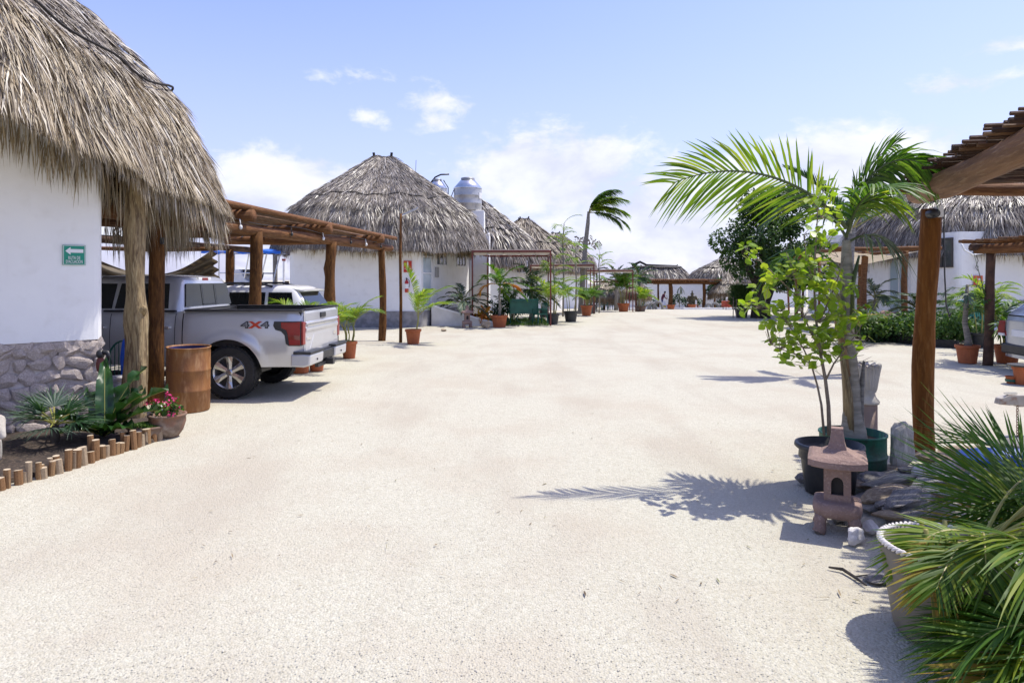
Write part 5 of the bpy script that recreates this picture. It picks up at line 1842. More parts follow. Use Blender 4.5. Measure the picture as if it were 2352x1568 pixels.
def pot_fan(label, loc, r, h, th, R, n, m=L_PALM, pm=M_TERRA, odd=None, seed=0, tr=.05, wind=(.3, 0, 0), crownL=1.1, name="potted_palm", ll=.42):
    t = thing(name, label, "potted palm" if pm else "palm", loc)
    if pm:
        pot(t, r, h, pm)
    b = h * .85 if pm else 0
    MB().tube([(0, 0, b), (.02, 0, b + th * .25), (0, 0, b + th * .6), (.03, 0, b + th)], [tr * 1.35, tr, tr * .85, tr * .6], 9).build("trunk", M_BARK, t, smooth=True, world=False)
    r_ = random.Random(seed)
    for i in range(n):
        az = i * 2.4 + r_.uniform(-.3, .3)
        el = (1.3, .9, .55, .25, .75, .1)[i % 6]
        frond(t, (.03, 0, b + th * (1 - .06 * (i % 3))), az, el, crownL * r_.uniform(.8, 1.1), 1.15, 22, ll, .05, .35, ang=(50, 20), vee=.25, m=(L_ORANGE if odd and i in odd else m), wind=wind, rr=.014, start=.18, segs=2, name="frond")
    return t


pot_fan("potted palm with one orange dying frond in a wide terracotta pot", gp(1147, 751), .33, .46, 1.25, 1, 14, L_PALM, M_TERRA, odd=(3, 9), seed=1, wind=(.35, 0, 0))
pot_fan("dark green palm planted under the nearest red pergola, bent by wind", (.85, 30.5, 0), 0, 0, 1.35, 1, 16, L_DARK, None, seed=2, wind=(.45, 0, -.05), crownL=1.45, tr=.09, name="palm", ll=.55)
pot_fan("greyish feathery palm against the right side of the grey hut wall", (-2.0, 27.6, 0), 0, 0, .9, 1, 18, L_GREY, None, seed=3, wind=(.1, 0, 0), crownL=1.2, tr=.10, name="palm", ll=.34)

potted_palm("bushy areca in a black pot under the right red post", gp(1270, 744), .27, .42, .75, 15, 1.35, L_BRIGHT, M_BLACKPOT, seed=11, stems=6, ll=.36, lw=.03)
potted_palm("tall sparse palm in the wide black pot right of the bushy areca", gp(1311, 738), .32, .45, 1.1, 10, 1.0, L_PALM, M_BLACKPOT, seed=12, stems=3, ll=.36, lw=.03)
potted_palm("compact green palm in a terracotta pot at the coconut trunk foot", gp(1347, 725), .30, .52, .3, 14, .95, L_PALM, M_TERRA, seed=13, stems=5, ll=.36, lw=.03, spread=1.15)
potted_palm("green palm in a black pot behind the compact terracotta one", (4.15, 37.3, gz(4, 37.3)), .3, .5, .4, 12, 1.0, L_PALM, M_BLACKPOT, seed=14, stems=4, ll=.34, lw=.03)
potted_palm("dark leaved palm in a black pot at the second pergola post", (4.6, 39.5, gz(4, 39.5)), .3, .5, .45, 12, 1.0, L_DARK, M_BLACKPOT, seed=15, stems=4, ll=.34, lw=.03)
potted_palm("tall palm clump in the terracotta pot nearest the yard's far end", far(1432, 47), .42, .58, 1.3, 22, 1.75, L_PALM, M_TERRA, seed=16, stems=8, ll=.5, lw=.05, wind=(-.1, 0, 0))
potted_palm("lime green arching palm in a low dark pot right of the palm clump", far(1471, 48), .42, .38, .55, 14, 1.35, L_BRIGHT, M_OLDTERRA, seed=17, stems=5, ll=.45, lw=.05)
potted_palm("small palm in a black pot behind the green rocking bench", (1.55, 33.5, 0), .25, .4, .9, 8, .8, L_DARK, M_BLACKPOT, seed=18, stems=3, ll=.3, lw=.03)

# slim bamboo palms
for i, (u, D, hgt, lab) in enumerate(((1293, 34, 4.6, "tallest slim ringed palm with pale wispy fronds by the second pergola"), (1322, 36, 3.6, "slim wispy palm just left of the leaning coconut trunk"), (1376, 41, 3.6, "slim pale palm bent by wind right of the coconut trunk"), (1272, 33, 3.0, "short slim palm against the nearest red pergola post"))):
    p = far(u, D)
    t = thing("slim_palm", lab, "palm", p)
    MB().tube([(0, 0, 0), (.04, 0, hgt * .5), (-.02, 0, hgt * .8), (.06, 0, hgt)], [.05, .04, .035, .02], 7).build("trunk", M_BARK, t, smooth=True, world=False)
    r_ = random.Random(i)
    for k in range(11):
        z = hgt * (1 - .05 * k) if k < 5 else hgt * r_.uniform(.3, .8)
        frond(t, (.04, 0, z), k * 2.4 + i, r_.uniform(.3, 1.2), r_.uniform(.7, 1.05), 1.2, 16, .34, .035, .3, m=L_BRIGHT if k % 3 else L_PALM, wind=(.4, 0, 0), rr=.012, segs=2)


def coconut():
    p = far(1334, 38.5)
    t = thing("coconut_palm", "tall leaning coconut palm with its crown blown to the right", "palm", p)
    pts = [(0, 0, -.1), (.02, 0, .5), (.10, 0, 2.0), (.28, 0, 4.0), (.40, 0, 5.1), (.44, 0, 5.75)]
    zs = np.linspace(0, 5, 40)
    P = np.stack([np.interp(zs, range(6), [q[k] for q in pts]) for k in range(3)], -1)
    rad = np.interp(zs, [0, .6, 2, 4, 5], [.27, .17, .14, .11, .07]) * (1 + .04 * (np.arange(40) % 2))
    MB().tube(P, rad, 10).build("trunk", M_BARK, t, world=False)
    r_ = random.Random(2)
    for k in range(22):
        az = (-.75 + 1.5 * (k % 6) / 5) + r_.uniform(-.25, .25)
        el = (1.35, 1.0, .6, .2, 1.15, .8)[k % 6]
        frond(t, (.44, 0, 5.65), az, el, r_.uniform(1.7, 2.4), 1.5, 36, .6, .06, .55, ang=(50, 22), vee=.2, m=L_BRIGHT if k % 3 else L_PALM, wind=(.6, .0, -.05), rr=.022, start=.15, segs=2)
    # dry flower head seen behind the trunk
    q = thing("dry_flower_stalk", "dry brown flower cluster on a stalk behind the coconut trunk", "plant", far(1347, 44))
    MB().tube([(0, 0, 0), (0, 0, 4.4)], .04, 6).build("stalk", M_STEM, q, world=False)
    leaf_cloud([(-.45, 0, 4.55), (.1, 0, 4.7), (.6, 0, 4.35)], [.35, .3, .3], 170, .14, .7).build("flower_head", mat("dry_head", (.25, .22, .18), (.15, .13, .10), .8, 4, isl=.4), q, world=False)


coconut()

for i, (u, D, hgt, lab, m, w) in enumerate(((1415, 56, 2.7, "spiky fan topped palm behind the red trellis", L_GREY, 0), (1468, 57, 2.7, "dark coconut palm spreading right over the far log pergola", L_DARK, .35), (1834, 50, 2.8, "fresh green palm glimpsed behind the young palm trunk", L_PALM, .1))):
    p = far(u, D)
    t = thing("palm_tree", lab, "palm", p)
    MB().tube([(0, 0, 0), (.05, 0, hgt * .6), (0, 0, hgt)], [.18, .14, .1], 8).build("trunk", M_BARK, t, smooth=True, world=False)
    for k in range(16):
        frond(t, (0, 0, hgt), k * 2.4, (1.25, .9, .5, .15)[k % 4], 1.5 if i else 1.1, 1.0 if i else .5, 22, .55 if i else .4, .06, .3, m=m, wind=(w, 0, 0), rr=.03, segs=2)


def big_palm():
    b = gp(1958, 1088)
    t = thing("young_palm", "young coconut palm with one long frond arching left, in the green cut drum", "palm", b)
    # swollen foot, ringed stem
    zs = np.linspace(.3, 2.25, 46)
    cx = np.interp(zs, [.3, .8, 1.4, 2.25], [.01, .0, -.05, -.06])
    rad = np.interp(zs, [.3, .42, .6, .9, 1.4, 1.9, 2.25], [.135, .11, .085, .068, .06, .062, .035]) * (1 + .05 * (np.arange(46) % 3 == 0))
    MB().tube(np.stack([cx, zs * 0, zs], -1), rad, 12).build("trunk", mat("palm_trunk", (.36, .32, .255), (.22, .195, .15), .8, 5, stretch=(1, 1, 5), bump=.5, bscale=15), t, smooth=True, world=False)
    for k, (az, z0, w, m, hh) in enumerate(((2.6, .35, .09, M_TRUNKPOST, .9), (.4, .34, .07, M_BARK, .75), (3.3, .95, .07, mat("dry_sheath", (.33, .22, .12), (.2, .12, .06), .8, 6), .7), (1.2, 1.5, .06, M_DPETIOLE, .6), (3.6, 1.35, .055, M_PETIOLE, .55))):
        d = Vector((math.cos(az), -abs(math.sin(az)) * .6, 0))
        pts = [Vector((np.interp(z0, zs, cx), 0, z0)) + d * .05, Vector((np.interp(z0 + hh * .5, zs, cx), 0, z0 + hh * .5)) + d * .07, Vector((np.interp(z0 + hh, zs, cx), 0, z0 + hh)) + d * (.10 + .03 * k)]
        MB().tube(pts, [w, w * .8, w * .25], 8, sq=.45).build("leaf_sheath", m, t, smooth=True, world=False)
    top = Vector((-.06, 0, 2.38))
    f = dict(parent=t, mr=M_DPETIOLE, segs=4)
    # the long left frond, its leaflet plane turned upright
    frond(base=top + Vector((-.02, -.05, -.02)), az=PI + .06, el=.90, L=1.88, curl=1.32, nl=48, ll=.54, lw=.024, droop=.2, ang=(58, 30), vee=.05, twist=-1.2, m=L_BRIGHT, rr=.02, start=.12, cexp=1.0, **f)
    # right fronds
    frond(base=top, az=-.05, el=1.28, L=1.14, curl=2.1, nl=40, ll=.44, lw=.026, droop=.5, ang=(50, 22), vee=.1, twist=.9, m=L_PALM, rr=.02, start=.16, cexp=2.2, wind=(.1, 0, 0), **f)
    frond(base=top + Vector((.02, 0, -.05)), az=.25, el=1.2, L=1.15, curl=1.5, cexp=2.2, nl=38, ll=.40, lw=.026, droop=.5, ang=(46, 20), vee=.1, twist=1.0, m=L_DARK, rr=.018, start=.18, wind=(.1, 0, 0), **f)
    frond(base=top, az=-.6, el=1.25, L=.55, curl=1.9, nl=18, ll=.32, lw=.028, droop=.6, ang=(52, 25), vee=.2, twist=.6, m=L_BRIGHT, rr=.016, **f)
    frond(base=top + Vector((0, 0, -.1)), az=-1.4, el=1.2, L=.85, curl=1.6, nl=30, ll=.45, lw=.03, droop=.5, m=L_PALM, rr=.016, **f)
    frond(base=top + Vector((0, 0, -.1)), az=2.7, el=1.1, L=.75, curl=1.7, nl=24, ll=.42, lw=.03, droop=.6, m=L_DARK, rr=.016, **f)
    frond(base=top + Vector((0, 0, .0)), az=.3, el=1.32, L=1.05, curl=.9, nl=30, ll=.38, lw=.026, droop=.3, twist=.7, m=L_PALM, rr=.016, **f)
    frond(base=top + Vector((0, 0, -.5)), az=PI - .1, el=1.05, L=.8, curl=2.0, nl=22, ll=.4, lw=.03, droop=.9, m=L_PALM, rr=.016, start=.35, **f)
    frond(base=top + Vector((-.02, 0, -1.0)), az=PI + .4, el=1.0, L=.95, curl=.5, nl=14, ll=.4, lw=.03, droop=.8, m=L_PALM, rr=.022, start=.6, **f)
    frond(base=top + Vector((.02, 0, -.15)), az=-.1, el=.6, L=.42, curl=1.6, nl=16, ll=.3, lw=.026, droop=1.0, m=L_GREY, rr=.014, start=.3, **f)
    # cut drum planter
    d = thing("drum_planter", "green cut oil drum planter holding the young coconut palm", "planter", b)
    MB().lathe([(0, 0), (.29, 0), (.295, .01), (.295, .17), (.30, .19), (.305, .2), (.30, .21), (.295, .23), (.295, .385), (.305, .39), (.305, .405), (.285, .405), (.28, .33), (0, .32)], 30).build("drum", mat("drum_green", (.01, .15, .085), (.008, .055, .03), .55, 2.2, c3=(.02, .03, .02), s3=5, bump=.2), d, smooth=True, world=False)
    MB().lathe([(0, .34), (.275, .335)], 14).build("soil", M_SOIL, d, world=False)
    # a stiffer date palm frond behind it
    q = Vector(((1946 - CU) * 13.5 / F, 13.5, 0))
    t2 = thing("date_palm", "stiff dark date palm frond rising behind the young coconut palm", "palm", q)
    MB().tube([(0, 0, 0), (0, 0, 1.4), (.1, 0, 2.9)], [.10, .085, .06], 9).build("trunk", M_BARK, t2, smooth=True, world=False)
    for az, el, L in ((3.1, 1.05, 1.8), (3.3, .7, 1.5), (.1, 1.2, 1.4), (3.6, .4, 1.3), (2.9, .8, 1.7), (.1, .6, 1.3), (1.6, .9, 1.3), (4.7, .7, 1.2)):
        frond(t2, (.1, 0, 2.85), az, el, L, .7, 48, .30, .036, .05, ang=(50, 25), vee=.5, m=L_DARK, rr=.016, segs=2)


big_palm()


def lime_tree():
    b = gp(1905, 1128)
    d = thing("black_planter", "big round black plastic pot behind the pink stone lantern", "planter", b)
    MB().lathe([(0, 0), (.20, 0), (.235, .28), (.255, .30), (.25, .36), (.275, .38), (.29, .395), (.285, .425), (.262, .43), (.25, .37), (0, .35)], 30).build("pot", M_BLACKPOT, d, smooth=True, world=False)
    MB().lathe([(0, .36), (.25, .355)], 14).build("soil", M_SOIL, d, world=False)
    t = thing("lime_tree", "small lime leaved citrus tree with thin stems in the round black pot", "tree", b)
    D0 = b.y

    def L(u, v, dy=0):
        return at(u, v, D0 + dy) - b
    stems = [[L(1893, 1000), L(1888, 930), L(1880, 885), L(1868, 840), L(1850, 800), L(1820, 750), L(1790, 715)],
             [L(1905, 1000), L(1904, 930), L(1898, 870), L(1888, 810), L(1880, 740), L(1876, 660), L(1880, 580), L(1886, 500), L(1890, 445)],
             [L(1898, 870), L(1915, 835), L(1940, 800), L(1965, 770), L(1985, 735)],
             [L(1888, 810), L(1865, 770), L(1845, 730), L(1830, 680), L(1815, 620), L(1800, 580)],
             [L(1880, 740), L(1900, 690), L(1915, 640), L(1925, 590)],
             [L(1830, 680), L(1790, 640), L(1750, 600), L(1715, 575)],
             [L(1868, 840), L(1830, 815), L(1790, 800), L(1770, 790)],
             [L(1790, 715), L(1755, 705), L(1720, 690)],
             [L(1876, 660), L(1850, 600), L(1845, 540)]]
    w0 = [.012, .019, .009, .010, .009, .006, .006, .005, .006]
    mb = MB()
    r_ = random.Random(6)
    for s, w in zip(stems, w0):
        yoff = r_.uniform(-.15, .15)
        s = [p + Vector((0, yoff * i / len(s), 0)) for i, p in enumerate(s)]
        MB().tube(s, np.linspace(w, .003, len(s)), 7).build("stem", M_STEM, t, smooth=True, world=False)
    # clusters of leaves round chosen points (u, v, radius in frame px)
    zones = [(1850, 735, 100, 65, 44), (1800, 765, 45, 45, 18), (1860, 805, 85, 38, 22), (1930, 775, 62, 48, 20), (1880, 650, 75, 60, 17), (1885, 560, 46, 62, 13), (1888, 470, 40, 48, 12), (1835, 600, 35, 45, 10), (1715, 575, 25, 22, 5), (1722, 690, 24, 22, 6), (1765, 640, 40, 35, 9), (1925, 640, 45, 55, 10), (1955, 700, 45, 45, 10)]
    leaf = [with_mat(leaves_mb(np.zeros((1, 3)), np.array([(1.0, 0, 0)]), np.array([(0, 1.0, 0)]), 1.0, .74, q).mesh("leaf", L_LIME), L_LIME) for q in (.15, .35, -.1)]
    Pn, Dn, Wn = [], [], []
    tw = MB()
    nleaf = 0
    for u, v, ru, rv, n in zones:
        for _ in range(n):
            a, q = r_.uniform(0, 2 * PI), math.sqrt(r_.random())
            c = L(u + ru * q * math.cos(a), v + rv * q * math.sin(a), r_.uniform(-.32, .32))
            near = min((p for s in stems for p in s), key=lambda p: (p - c).length + (0 if p.z < c.z else .15))
            if (near - c).length < .6:
                tw.tube([near, near.lerp(c, .55) + Vector((0, 0, -.01)), c], [.0035, .0025, .0015], 4, caps=False)
            for k in range(r_.randint(3, 5)):
                d = Vector((r_.gauss(0, 1), r_.gauss(0, 1), r_.gauss(.1, .6))).normalized()
                p = c + d * .01 + Vector((r_.gauss(0, .025), r_.gauss(0, .025), r_.gauss(0, .025)))
                nrm = Vector((r_.gauss(0, .6), r_.gauss(0, .6), 1)).normalized()
                if nleaf < 300:
                    y = nrm.cross(d).normalized()
                    R = Matrix((d, y, d.cross(y))).transposed().to_euler()
                    put("leaf", leaf[nleaf % 3], t, p, R, r_.uniform(.05, .098))
                else:
                    Pn.append(p)
                    Dn.append(d)
                    Wn.append(nrm.cross(d).normalized())
                nleaf += 1
    tw.build("twigs", M_STEM, t, world=False)
    kind(leaves_mb(np.array(Pn), np.array(Dn), np.array(Wn), .055 + .05 * rg.random(len(Pn)), (.042 + .036 * rg.random(len(Pn))), .2).build("foliage", L_LIME, t, world=False), "stuff")
    # bare twiggy branch by the head planter
    bt = thing("bare_branch", "dry leafless twig spray beside the young palm trunk", "branch", b + Vector((.25, .7, 0)))
    mb = MB()
    o = at(1945, 830, 6.7)
    for u, v in ((1995, 800), (2010, 790), (2015, 830), (1985, 815), (2005, 850), (2020, 845), (1975, 785), (1998, 770)):
        e = at(u, v, 6.7 + r_.uniform(-.2, .2))
        mid = o.lerp(e, .5) + Vector((r_.uniform(-.03, .03), 0, r_.uniform(-.01, .05)))
        mb.tube([o, mid, e], [.005, .0035, .0015], 4)
        mb.tube([mid, mid.lerp(e, .6) + Vector((.02, .02, .05))], [.003, .0012], 4)
    mb.tube([at(1945, 985, 6.72), at(1943, 900, 6.7), o], [.008, .007, .005], 5)
    mb.build("twigs", M_STEM, bt)


lime_tree()


def dark_tree():
    p = Vector((11.8, 32.8, 0))
    t = thing("dark_tree", "large round dark leaved tree standing right of the far yard", "tree", p)
    tr = MB()
    for pts, r in (([(0, 0, -.1), (.02, 0, .7), (.05, 0, 1.5)], [.36, .27, .24]), ([(.35, .1, -.1), (.45, .1, .8), (.9, .2, 1.9), (1.3, .3, 2.8)], [.3, .2, .17, .1]), ([(.05, 0, 1.4), (-.5, -.2, 2.3), (-.9, -.2, 3.6)], [.2, .13, .07]), ([(.05, 0, 1.4), (.3, .3, 2.6), (.3, .2, 4.6)], [.2, .14, .07]), ([(.1, 0, 1.6), (.9, -.3, 2.6), (1.6, -.2, 3.8)], [.17, .11, .05])):
        tr.tube(pts, r, 9)
    tr.build("trunk", M_DBARK, t, smooth=True, world=False)
    r_ = random.Random(12)
    C, R = [], []
    for i in range(74):
        a, q, z = r_.uniform(0, 2 * PI), math.sqrt(r_.random()), r_.random()
        zz = 1.75 + 4.1 * z
        w = 2.45 * math.sin(PI * min(1, .22 + .68 * z)) ** .7
        C.append((.75 + w * q * math.cos(a), w * q * math.sin(a) * .9, zz))
        R.append(r_.uniform(.3, .62))
    kind(leaf_cloud(C, R, 21000, .15, .55, shell=.7).build("crown", L_DEEP, t, world=False), "stuff")
    p = far(1703, 33.0)
    q = thing("potted_bush", "dense dark feathery bush in a black pot before the dark tree", "potted bush", p)
    pot(q, .34, .45, M_BLACKPOT)
    n = 2600
    a = rg.random(n) * 2 * PI
    D = np.stack([np.cos(a) * .45, np.sin(a) * .45, np.ones(n)], -1) + rg.normal(size=(n, 3)) * .3
    D /= np.linalg.norm(D, axis=1)[:, None]
    P = np.stack([np.cos(a) * .42 * rg.random(n), np.sin(a) * .42 * rg.random(n), .45 + .9 * rg.random(n)], -1)
    W = np.cross(D, rg.normal(size=(n, 3)))
    W /= np.linalg.norm(W, axis=1)[:, None]
    kind(MB().blades(P, D, W, .35 + .35 * rg.random(n), .03, .3, 2).build("foliage", L_DEEP, q, world=False), "stuff")
    MB().tube([(-.5, -.3, 0), (-.48, -.3, 1.0)], .02, 6).tube([(-.36, -.35, 0), (-.36, -.35, .9)], .02, 6).build("stake", M_STEM, q, world=False)
    b = far(1655, 72)
    s = thing("round_shrub", "round dark shrub under the far right thatched roof", "shrub", b)
    MB().tube([(0, 0, 0), (0, 0, 1.8)], .1, 7).build("stem", M_DBARK, s, world=False)
    kind(leaf_cloud([(-.5, 0, 2.1), (.4, 0, 2.2), (1.1, .2, 2.0), (0, 0, 2.6), (-.9, 0, 1.8)], [.7, .7, .6, .6, .6], 1500, .22, .6).build("crown", L_DARK, s, world=False), "stuff")


dark_tree()


def hedge_bed():
    pts = [gp(u, v) for u, v in ((1935, 777), (1990, 778), (2060, 786), (2130, 795), (2200, 800))]
    kb = thing("bed_edging", "black rubber edging strip along the right hedge bed", "edging", pts[2])
    for a, b in zip(pts[:-1], pts[1:]):
        d = b - a
        MB().box((a + b) / 2 + Vector((0, 0, .08)), (d.length + .04, .12, .26), math.atan2(d.y, d.x)).build("strip", M_RUBBER, kb)
    back = [(p.x + .7, p.y + 5.5, 0) for p in pts]
    kind(MB().grid(np.array([[(p.x, p.y, .06) for p in pts], back])).build("soil_bed", M_SOIL), "structure")
    labs = ["leafy bush at the left end of the right hedge bed", "low dark bush beneath the brown boulder", "bright topped bush left of the orange log post", "dense bush directly behind the orange log post", "bright leaved bush right of the orange log post", "dark low bush before the green waste bin"]
    for i, (u, D, w, h_, m) in enumerate(((1975, 20.5, .65, .85, L_BUSH), (2020, 20.6, .6, .55, L_DARK), (2085, 19.9, .65, .85, L_BUSH), (2130, 20.2, .6, .8, L_DARK), (2168, 19.4, .6, .75, L_BUSH), (2210, 19.9, .55, .6, L_DARK))):
        p = Vector(((u - CU) * D / F, D, .05))
        t = thing("bush", labs[i], "bush", p)
        MB().tube([(0, 0, 0), (0, 0, h_ * .6)], .03, 6).build("stem", M_STEM, t, world=False)
        r_ = random.Random(i)
        C = [(r_.uniform(-w, w), r_.uniform(-.5, .5), h_ * r_.uniform(.3, .85)) for _ in range(14)]
        kind(leaf_cloud(C, [.22 + .1 * r_.random() for _ in C], 1500, .10, .6).build("foliage", m, t, world=False), "stuff")
    t = thing("cycad", "dark arching cycad fronds behind the orange log post", "cycad", Vector(((2118 - CU) * 21.6 / F, 21.6, 0)))
    MB().tube([(0, 0, 0), (0, 0, .75)], [.2, .16], 9).build("trunk", M_DBARK, t, smooth=True, world=False)
    for k in range(30):
        frond(t, (0, 0, .75), k * 2.4, (1.3, .95, .6, .3)[k % 4], 1.15, 1.6, 34, .26, .028, .1, ang=(62, 40), vee=.3, m=L_DARK, rr=.014, segs=2, start=.12)
    pot_fan("slender young palm against the white wall under the cream canvas", (13.05, 24.6, 0), 0, 0, 1.25, 1, 12, L_GREY, None, seed=31, wind=(0, 0, 0), crownL=1.05, tr=.05, name="palm", ll=.4)
    o = Vector(((2030 - CU) * 21.5 / F, 21.5, .3))
    b = tag(put("boulder", with_mat(ROCKS[2], mat("brown_boulder", (.30, .19, .14), (.2, .125, .09), .9, 4, bump=.7)), None, o, (.2, .4, .5), (1.05, .8, 1.45)), "upright reddish brown boulder in the right hedge bed", "boulder")
    b2 = tag(put("boulder", with_mat(ROCKS[4], M_GREYROCK), None, Vector(((1990 - CU) * 22.5 / F, 22.5, .3)), (.2, .4, .5), (1.0, .8, 1.0)), "rounded grey boulder left of the brown one in the hedge bed", "boulder")
    c = thing("fern_clump", "yellowing fern spray behind the young palm trunk", "fern", Vector(((1975 - CU) * 19.6 / F, 19.6, .3)))
    for k in range(14):
        frond(c, (0, 0, .2), k * 2.4, 1.0, .8, 1.4, 18, .2, .025, .2, m=L_YELLOW if k % 4 == 0 else L_BUSH, segs=2)


hedge_bed()


def right_pots():
    p = gp(2222, 833)
    t = thing("potted_palm", "tall bare stemmed palm in the left terracotta pot of the right pair", "potted palm", p)
    pot(t, .245, .40, M_TERRA)
    MB().tube([(0, 0, .3), (.02, 0, .5), (-.06, 0, .9), (-.02, 0, 1.4), (0, 0, 1.75)], [.085, .07, .055, .05, .03], 9).build("trunk", M_BARK, t, smooth=True, world=False)
    for k in range(11):
        frond(t, (-.03, 0, 1.0 + .07 * k), k * 2.4, .9 - .05 * k, .45, 1.6, 12, .22, .03, .5, m=L_GREY if k % 2 else L_BUSH, segs=2, rr=.008)
    potted_palm("green palm drooping over the right terracotta pot by the silver hatchback", gp(2313, 833), .27, .40, .55, 13, 1.15, L_PALM, M_TERRA, seed=41, stems=4, ll=.34, lw=.03, curl=1.7, wind=(0, 0, 0))
    q = gp(2292, 815) + Vector((0, .4, 0))
    t = thing("spear_palm", "single tall unopened palm spear left of the silver hatchback", "palm", q)
    MB().tube([(0, 0, 0), (0, 0, 1.0), (-.1, 0, 1.7), (-.33, 0, 2.55)], [.03, .022, .012, .004], 6).build("spear", M_DPETIOLE, t, smooth=True, world=False)
    for k in range(6):
        frond(t, (0, 0, 1.1 + .1 * k), k * 2.4, .7, .7, 1.2, 16, .26, .03, .3, m=L_BRIGHT, segs=2)
    potted_palm("bright palm behind the mid pergola post on the right", (12.85, 18.7, 0), .25, .4, .9, 12, 1.0, L_BRIGHT, M_BLACKPOT, seed=43, stems=4, ll=.34, lw=.03)


right_pots()


def near_areca():
    b = Vector((2.31, 3.62, 0))
    d = thing("rope_rim_pot", "large pale grey pot with a white twisted rope rim at lower right", "pot", b)
    M_GP = mat("pale_grey_pot", (.21, .19, .16), (.165, .15, .125), .8, 5, bump=.2)
    MB().lathe([(0, 0), (.24, 0), (.255, .02), (.325, .44), (.328, .465), (.30, .465), (.285, .40), (0, .39)], 40).build("body", M_GP, d, smooth=True, world=False)
    th = np.linspace(0, 2 * PI, 241)[:-1]
    mb = MB()
    for ph in (0, PI):
        a = th * 34 + ph
        mb.tube(np.stack([(.316 + .011 * np.cos(a)) * np.cos(th), (.316 + .011 * np.cos(a)) * np.sin(th), .468 + .008 * np.sin(a)], -1), .0085, 6, closed=True)
    mb.build("rope_rim", M_WHITEROCK, d, smooth=True, world=False)
    MB().lathe([(0, .41), (.28, .405)], 14).build("soil", M_SOIL, d, world=False)
    t = thing("areca_palm", "dense dark areca palm spilling out of the rope rimmed pot", "palm", b)
    r_ = random.Random(21)
    for k in range(6):
        a = k * 1.1
        MB().tube([(.1 * math.cos(a), .1 * math.sin(a), .38), (.13 * math.cos(a), .13 * math.sin(a), .56)], [.018, .012], 7).build("stem", M_PETIOLE, t, smooth=True, world=False)
    f = dict(parent=t, segs=4, rr=.010)
    spec = [(PI + .15, .25, .40, 1.5, L_BRIGHT), (PI + 1.0, .5, .55, 1.5, L_ARECA), (PI + .62, -.05, .55, .7, L_YELLOW), (-1.2, .7, .8, 1.7, L_PALM), (-.6, .75, .95, 1.5, L_ARECA), (.0, .7, 1.0, 1.3, L_PALM), (.6, .6, .9, 1.2, L_ARECA), (-.25, .95, 1.0, 1.5, L_ARECA),
            (PI + 1.3, .5, .8, 1.3, L_ARECA), (-.9, .4, .85, 1.0, L_PALM), (PI + .7, .1, .6, .7, L_ARECA), (-1.6, .4, .75, 1.0, L_ARECA), (-.4, .3, 1.0, .8, L_YELLOW), (.25, .35, 1.0, .8, L_PALM)]
    for az, el, L, cu, m in spec:
        ll = .25 if math.cos(az) < -.3 else .40
        frond(base=(.18 + .08 * math.cos(az), .08 * math.sin(az), .54), az=az, el=el, L=L, curl=cu, nl=40, ll=ll, lw=.015, droop=.2, ang=(58, 26), vee=.35, m=m, start=.22, **f)
    # fan of long leaflets coming in from the right edge
    t2 = thing("areca_palm", "areca palm whose long thin leaflets sweep in from the right edge over the rocks", "palm", (3.55, 4.3, 0))
    f = dict(parent=t2, segs=5, rr=.012)
    for az, el, L, cu, z, m, vee, ll, tw in ((PI + .12, .30, .62, .25, .36, L_PALM, .15, .80, .9), (PI + .3, .05, .60, .5, .34, L_ARECA, .3, .62, .4), (PI + .5, .35, .62, 1.0, .36, L_PALM, .3, .6, .2), (PI + .15, -.05, .6, .3, .34, L_YELLOW, .2, .55, .2), (PI - .3, .5, .6, .8, .4, L_ARECA, .3, .55, .5), (2.0, .9, .8, 1.2, .4, L_PALM, .4, .5, 0), (-1.9, .5, .8, 1.2, .4, L_PALM, .4, .5, 0), (0, .9, 1.0, 1.2, .4, L_PALM, .4, .5, 0), (PI + .95, .3, .8, .9, .36, L_PALM, .4, .55, 0), (-1.2, .5, .9, 1.2, .36, L_ARECA, .4, .5, 0)):
        frond(base=(0, 0, z), az=az, el=el, L=L, curl=cu, nl=34, ll=ll, lw=.015, droop=.06, ang=(72, 14), vee=vee, twist=tw, m=m, start=.25, **f)
    for k in range(5):
        MB().tube([(.06 * math.cos(k), .06 * math.sin(k * 2), 0), (.03 * math.cos(k), .03 * math.sin(k), .42)], [.02, .014], 7).build("stem", M_PETIOLE, t2, smooth=True, world=False)
    t3 = thing("areca_palm", "low dark palm filling the bottom right corner with brown tipped leaflets", "palm", (2.5, 2.95, 0))
    f = dict(parent=t3, segs=4, rr=.010)
    for k, (az, el, L, cu) in enumerate(((PI + .1, .45, .58, 1.4), (PI - .4, .4, .52, 1.1), (PI + .6, .4, .6, 1.4), (PI + .3, .1, .6, .7), (PI - .1, .75, .6, 1.9), (1.7, .7, .6, 1.5), (-1.4, .5, .7, 1.5), (2.4, .5, .55, 1.4), (.3, .9, .8, 1.4), (PI + .95, .6, .6, 1.7), (2.1, .3, .55, 1.0), (1.2, .6, .6, 1.2), (0, .5, .9, 1.0), (-.7, .6, .8, 1.3))):
        frond(base=(0, 0, .24), az=az, el=el, L=L, curl=cu, nl=40, ll=.36, lw=.0145, droop=.25, ang=(56, 26), vee=.35, m=(L_ARECA, L_PALM, L_ARECA, L_YELLOW, L_PALM)[k % 5], start=.2, **f)
    for k in range(5):
        MB().tube([(.06 * math.cos(k), .06 * math.sin(k * 2), 0), (.03 * math.cos(k), .03 * math.sin(k), .3)], [.018, .012], 7).build("stem", M_PETIOLE, t3, smooth=True, world=False)


near_areca()
